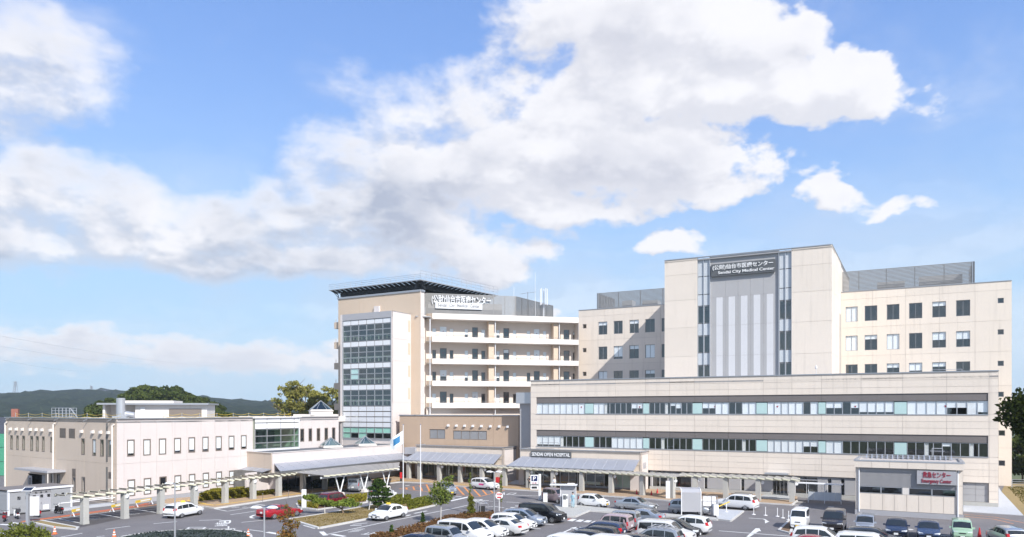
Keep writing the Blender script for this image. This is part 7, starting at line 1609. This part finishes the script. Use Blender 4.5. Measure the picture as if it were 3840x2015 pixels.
# ground covers nobody could count
def scatter(name, label_, pts, n, size, m, z, h, flat=0., asp=1.6):
    pl = pxpoly(pts) if isinstance(pts[0][0], (int, float)) and abs(pts[0][0]) > 60 else pts; xs_, ys_ = [p[0] for p in pl], [p[1] for p in pl]; P_ = []
    while len(P_) < n:
        x, y = rnd.uniform(min(xs_), max(xs_)), rnd.uniform(min(ys_), max(ys_)); w_ = False
        for i in range(len(pl)):
            (x1, y1), (x2, y2) = pl[i], pl[i-1]
            if (y1 > y) != (y2 > y) and x < (x2-x1)*(y-y1)/(y2-y1)+x1: w_ = not w_
        if w_: P_.append((x, y, z+rnd.uniform(0, h)*(.6+.4*math.sin(x*1.3)*math.sin(y*1.7))))
    stuff(tag(link(name, leaf_mesh(name, P_, size, m, flat=flat, aspect=asp)), label_, 'plants'))
scatter('ground_cover', 'brown and green ground cover plants in the planting bed', [(1385, 2016), (1502, 1990), (1614, 1962), (1675, 1943), (1754, 1928), (1850, 1926), (1860, 1945), (1700, 1992), (1560, 2035), (1400, 2075)], 9000, .13, lf_brown, .1, .35)
scatter('bed_plants', 'dark low plants filling the round bed', ring, 5000, .12, leafmat('bed_plant', (.03, .042, .036), (.06, .08, .065), (.20, .22, .22), 6.), .1, .12, .6)
scatter('dry_grass', 'dry brown grass on the lawn island', [(1090, 1951), (1197, 1980), (1530, 1918), (1625, 1896), (1600, 1877), (1494, 1876), (1380, 1903), (1190, 1937)], 9000, .09, leafmat('dry_grass', (.19, .14, .055), (.32, .25, .11), (.14, .13, .04), 1.2), .1, .06, .3)
scatter('bank_grass', 'rough grass on the earth bank at the right edge', [(3780, 1830), (3850, 1905), (3960, 1935), (3960, 1812)], 2200, .14, leafmat('bank_grass', (.10, .09, .03), (.17, .15, .05), (.07, .09, .03), 1.), .02, .15)
# small upright conifers in the bed
for k, (px, py, lb) in enumerate((((1380+.2034*1010), 1740+.2034*1090, 'small spiky plant at the bed edge below the white taxi'), ((1380+.2034*430), 2012, 'small spiky plant at the bottom of the bed'))):
    p = G(px, py); bl = [(0, 0, .15+.16*i, .22-.03*i, .22-.03*i, .14) for i in range(5)]
    o = thing('dwarf_conifer', lb, 'shrub', (p.x, p.y, .1)); link('foliage', leaf_mesh('foliage', blob_pts(bl, 260, .2), .12, lf_pine, aspect=2.4), o); build('stem', MB().cyl((0, 0, 0), (0, 0, .7), .02, n=5), m_['wood'], o)
# fence at the right edge, houses at the left edge
p = G(3795, 1832); o = thing('metal_fence', 'grey metal rail fence beyond the ward corner', 'fence', (p.x, p.y, 0), -.35)
for k in range(5): build('post', MB().box(k*2-.04, k*2+.04, -.04, .04, 0, 1.3), m_['alu'], o)
for z in (.35, .65, .95, 1.25): build('rail', MB().box(-.1, 8.2, -.02, .02, z, z+.06), m_['alu'], o)
def house(label, pos, w_, d, h, rz, wall, roofm, net=False):
    o = thing('house', label, 'house', pos, rz); build('wall', MB().box(-w_/2, w_/2, 0, d, 0, h), wall, o)
    build('roof', MB().faces([(-w_/2-.5, -.5, h), (w_/2+.5, -.5, h), (w_/2+.5, d+.5, h), (-w_/2-.5, d+.5, h), (-w_/2+1, d/2, h+2), (w_/2-1, d/2, h+2)], [(0, 1, 5, 4), (2, 3, 4, 5), (1, 2, 5), (3, 0, 4), (3, 2, 1, 0)]), roofm, o)
    for k in range(3): x = -w_/2+w_*(k+.5)/3; f = build('window', MB().box(x-.6, x+.6, -.06, .02, h*.35, h*.35+1.2), m_['alu_w'], o); build('pane', MB().box(x-.52, x+.52, -.075, -.061, h*.35+.08, h*.35+1.12), m_['carglass'], f)
    if net:
        for i in range(4):
            for j in range(3): build('net_panel', MB().box(-w_/2+w_*i/4+.03, -w_/2+w_*(i+1)/4-.03, -.8, -.78, h*j/3+.04, h*(j+1)/3-.04), m_['green_net'], o)
    return o
p = P(-40, 1543, 128); house('house wrapped in green scaffold netting at the far left edge', (p.x, p.y, 0), 12, 8, 7.2, .4, m_['balc'], m_['tile_roof'], True)
p = P(-10, 1543, 150); o = house('dark tiled house behind the annex at the far left', (p.x, p.y, 0), 11, 8, 7.8, .3, m_['balc'], m_['tile_roof']); build('chimney', MB().box(1.5, 2.7, 3, 4, 8, 11.5), m_['brick'], o)
for k in range(4):
    p = P(330+k*22, 1470, 1470); o = thing('far_house', ('tiny white house on the far ridge, leftmost of four', 'tiny white house on the far ridge, second from left', 'tiny white house on the far ridge, third from left', 'tiny white house on the far ridge, rightmost of four')[k], 'house', (p.x, p.y, p.z-4), .3, 'tiny white houses on the ridge'); build('wall', MB().box(-5, 5, -4, 4, 0, 6), m_['white'], o); build('roof', MB().faces([(-5.5, -4.5, 6), (5.5, -4.5, 6), (5.5, 4.5, 6), (-5.5, 4.5, 6), (-5, 0, 8.5), (5, 0, 8.5)], [(0, 1, 5, 4), (2, 3, 4, 5), (1, 2, 5), (3, 0, 4)]), m_['tile_roof'], o)
# power lines
for k, (a, b) in enumerate((((0, 1250), (870, 1375)), ((0, 1290), (620, 1365)), ((0, 1332), (380, 1390)))):
    A_, B_ = P(a[0]-200, a[1]-25, 300), P(b[0], b[1], 900); n = 10
    pts = [A_.lerp(B_, i/n)-Vector((0, 0, 4*math.sin(math.pi*i/n))) for i in range(n+1)]
    o = tag(build('power_line', MB().tube(pts, .035, 4), m_['alu']), ('uppermost thin power line crossing the sky at left', 'middle thin power line crossing the sky at left', 'lowest thin power line crossing the sky at left')[k], 'cable', 'power lines')
# haze: real air from camera to hills
hzo = build('haze', MB().box(-1700, 1700, -40, 1560, -4, 118), None if False else m_['white']); hzo.data.materials.clear(); hm = bpy.data.materials.new('haze_air'); hm.use_nodes = True; t = NT(hm.node_tree); t.n.clear(); pv_ = t.add('ShaderNodeVolumePrincipled'); pv_.inputs['Color'].default_value = (.80, .90, 1., 1); pv_.inputs['Density'].default_value = .00019; pv_.inputs['Anisotropy'].default_value = .2
t.l.new(pv_.outputs[0], t.add('ShaderNodeOutputMaterial').inputs['Volume']); hzo.data.materials.append(hm); stuff(tag(hzo, 'thin pale haze in the air towards the hills', 'haze'))
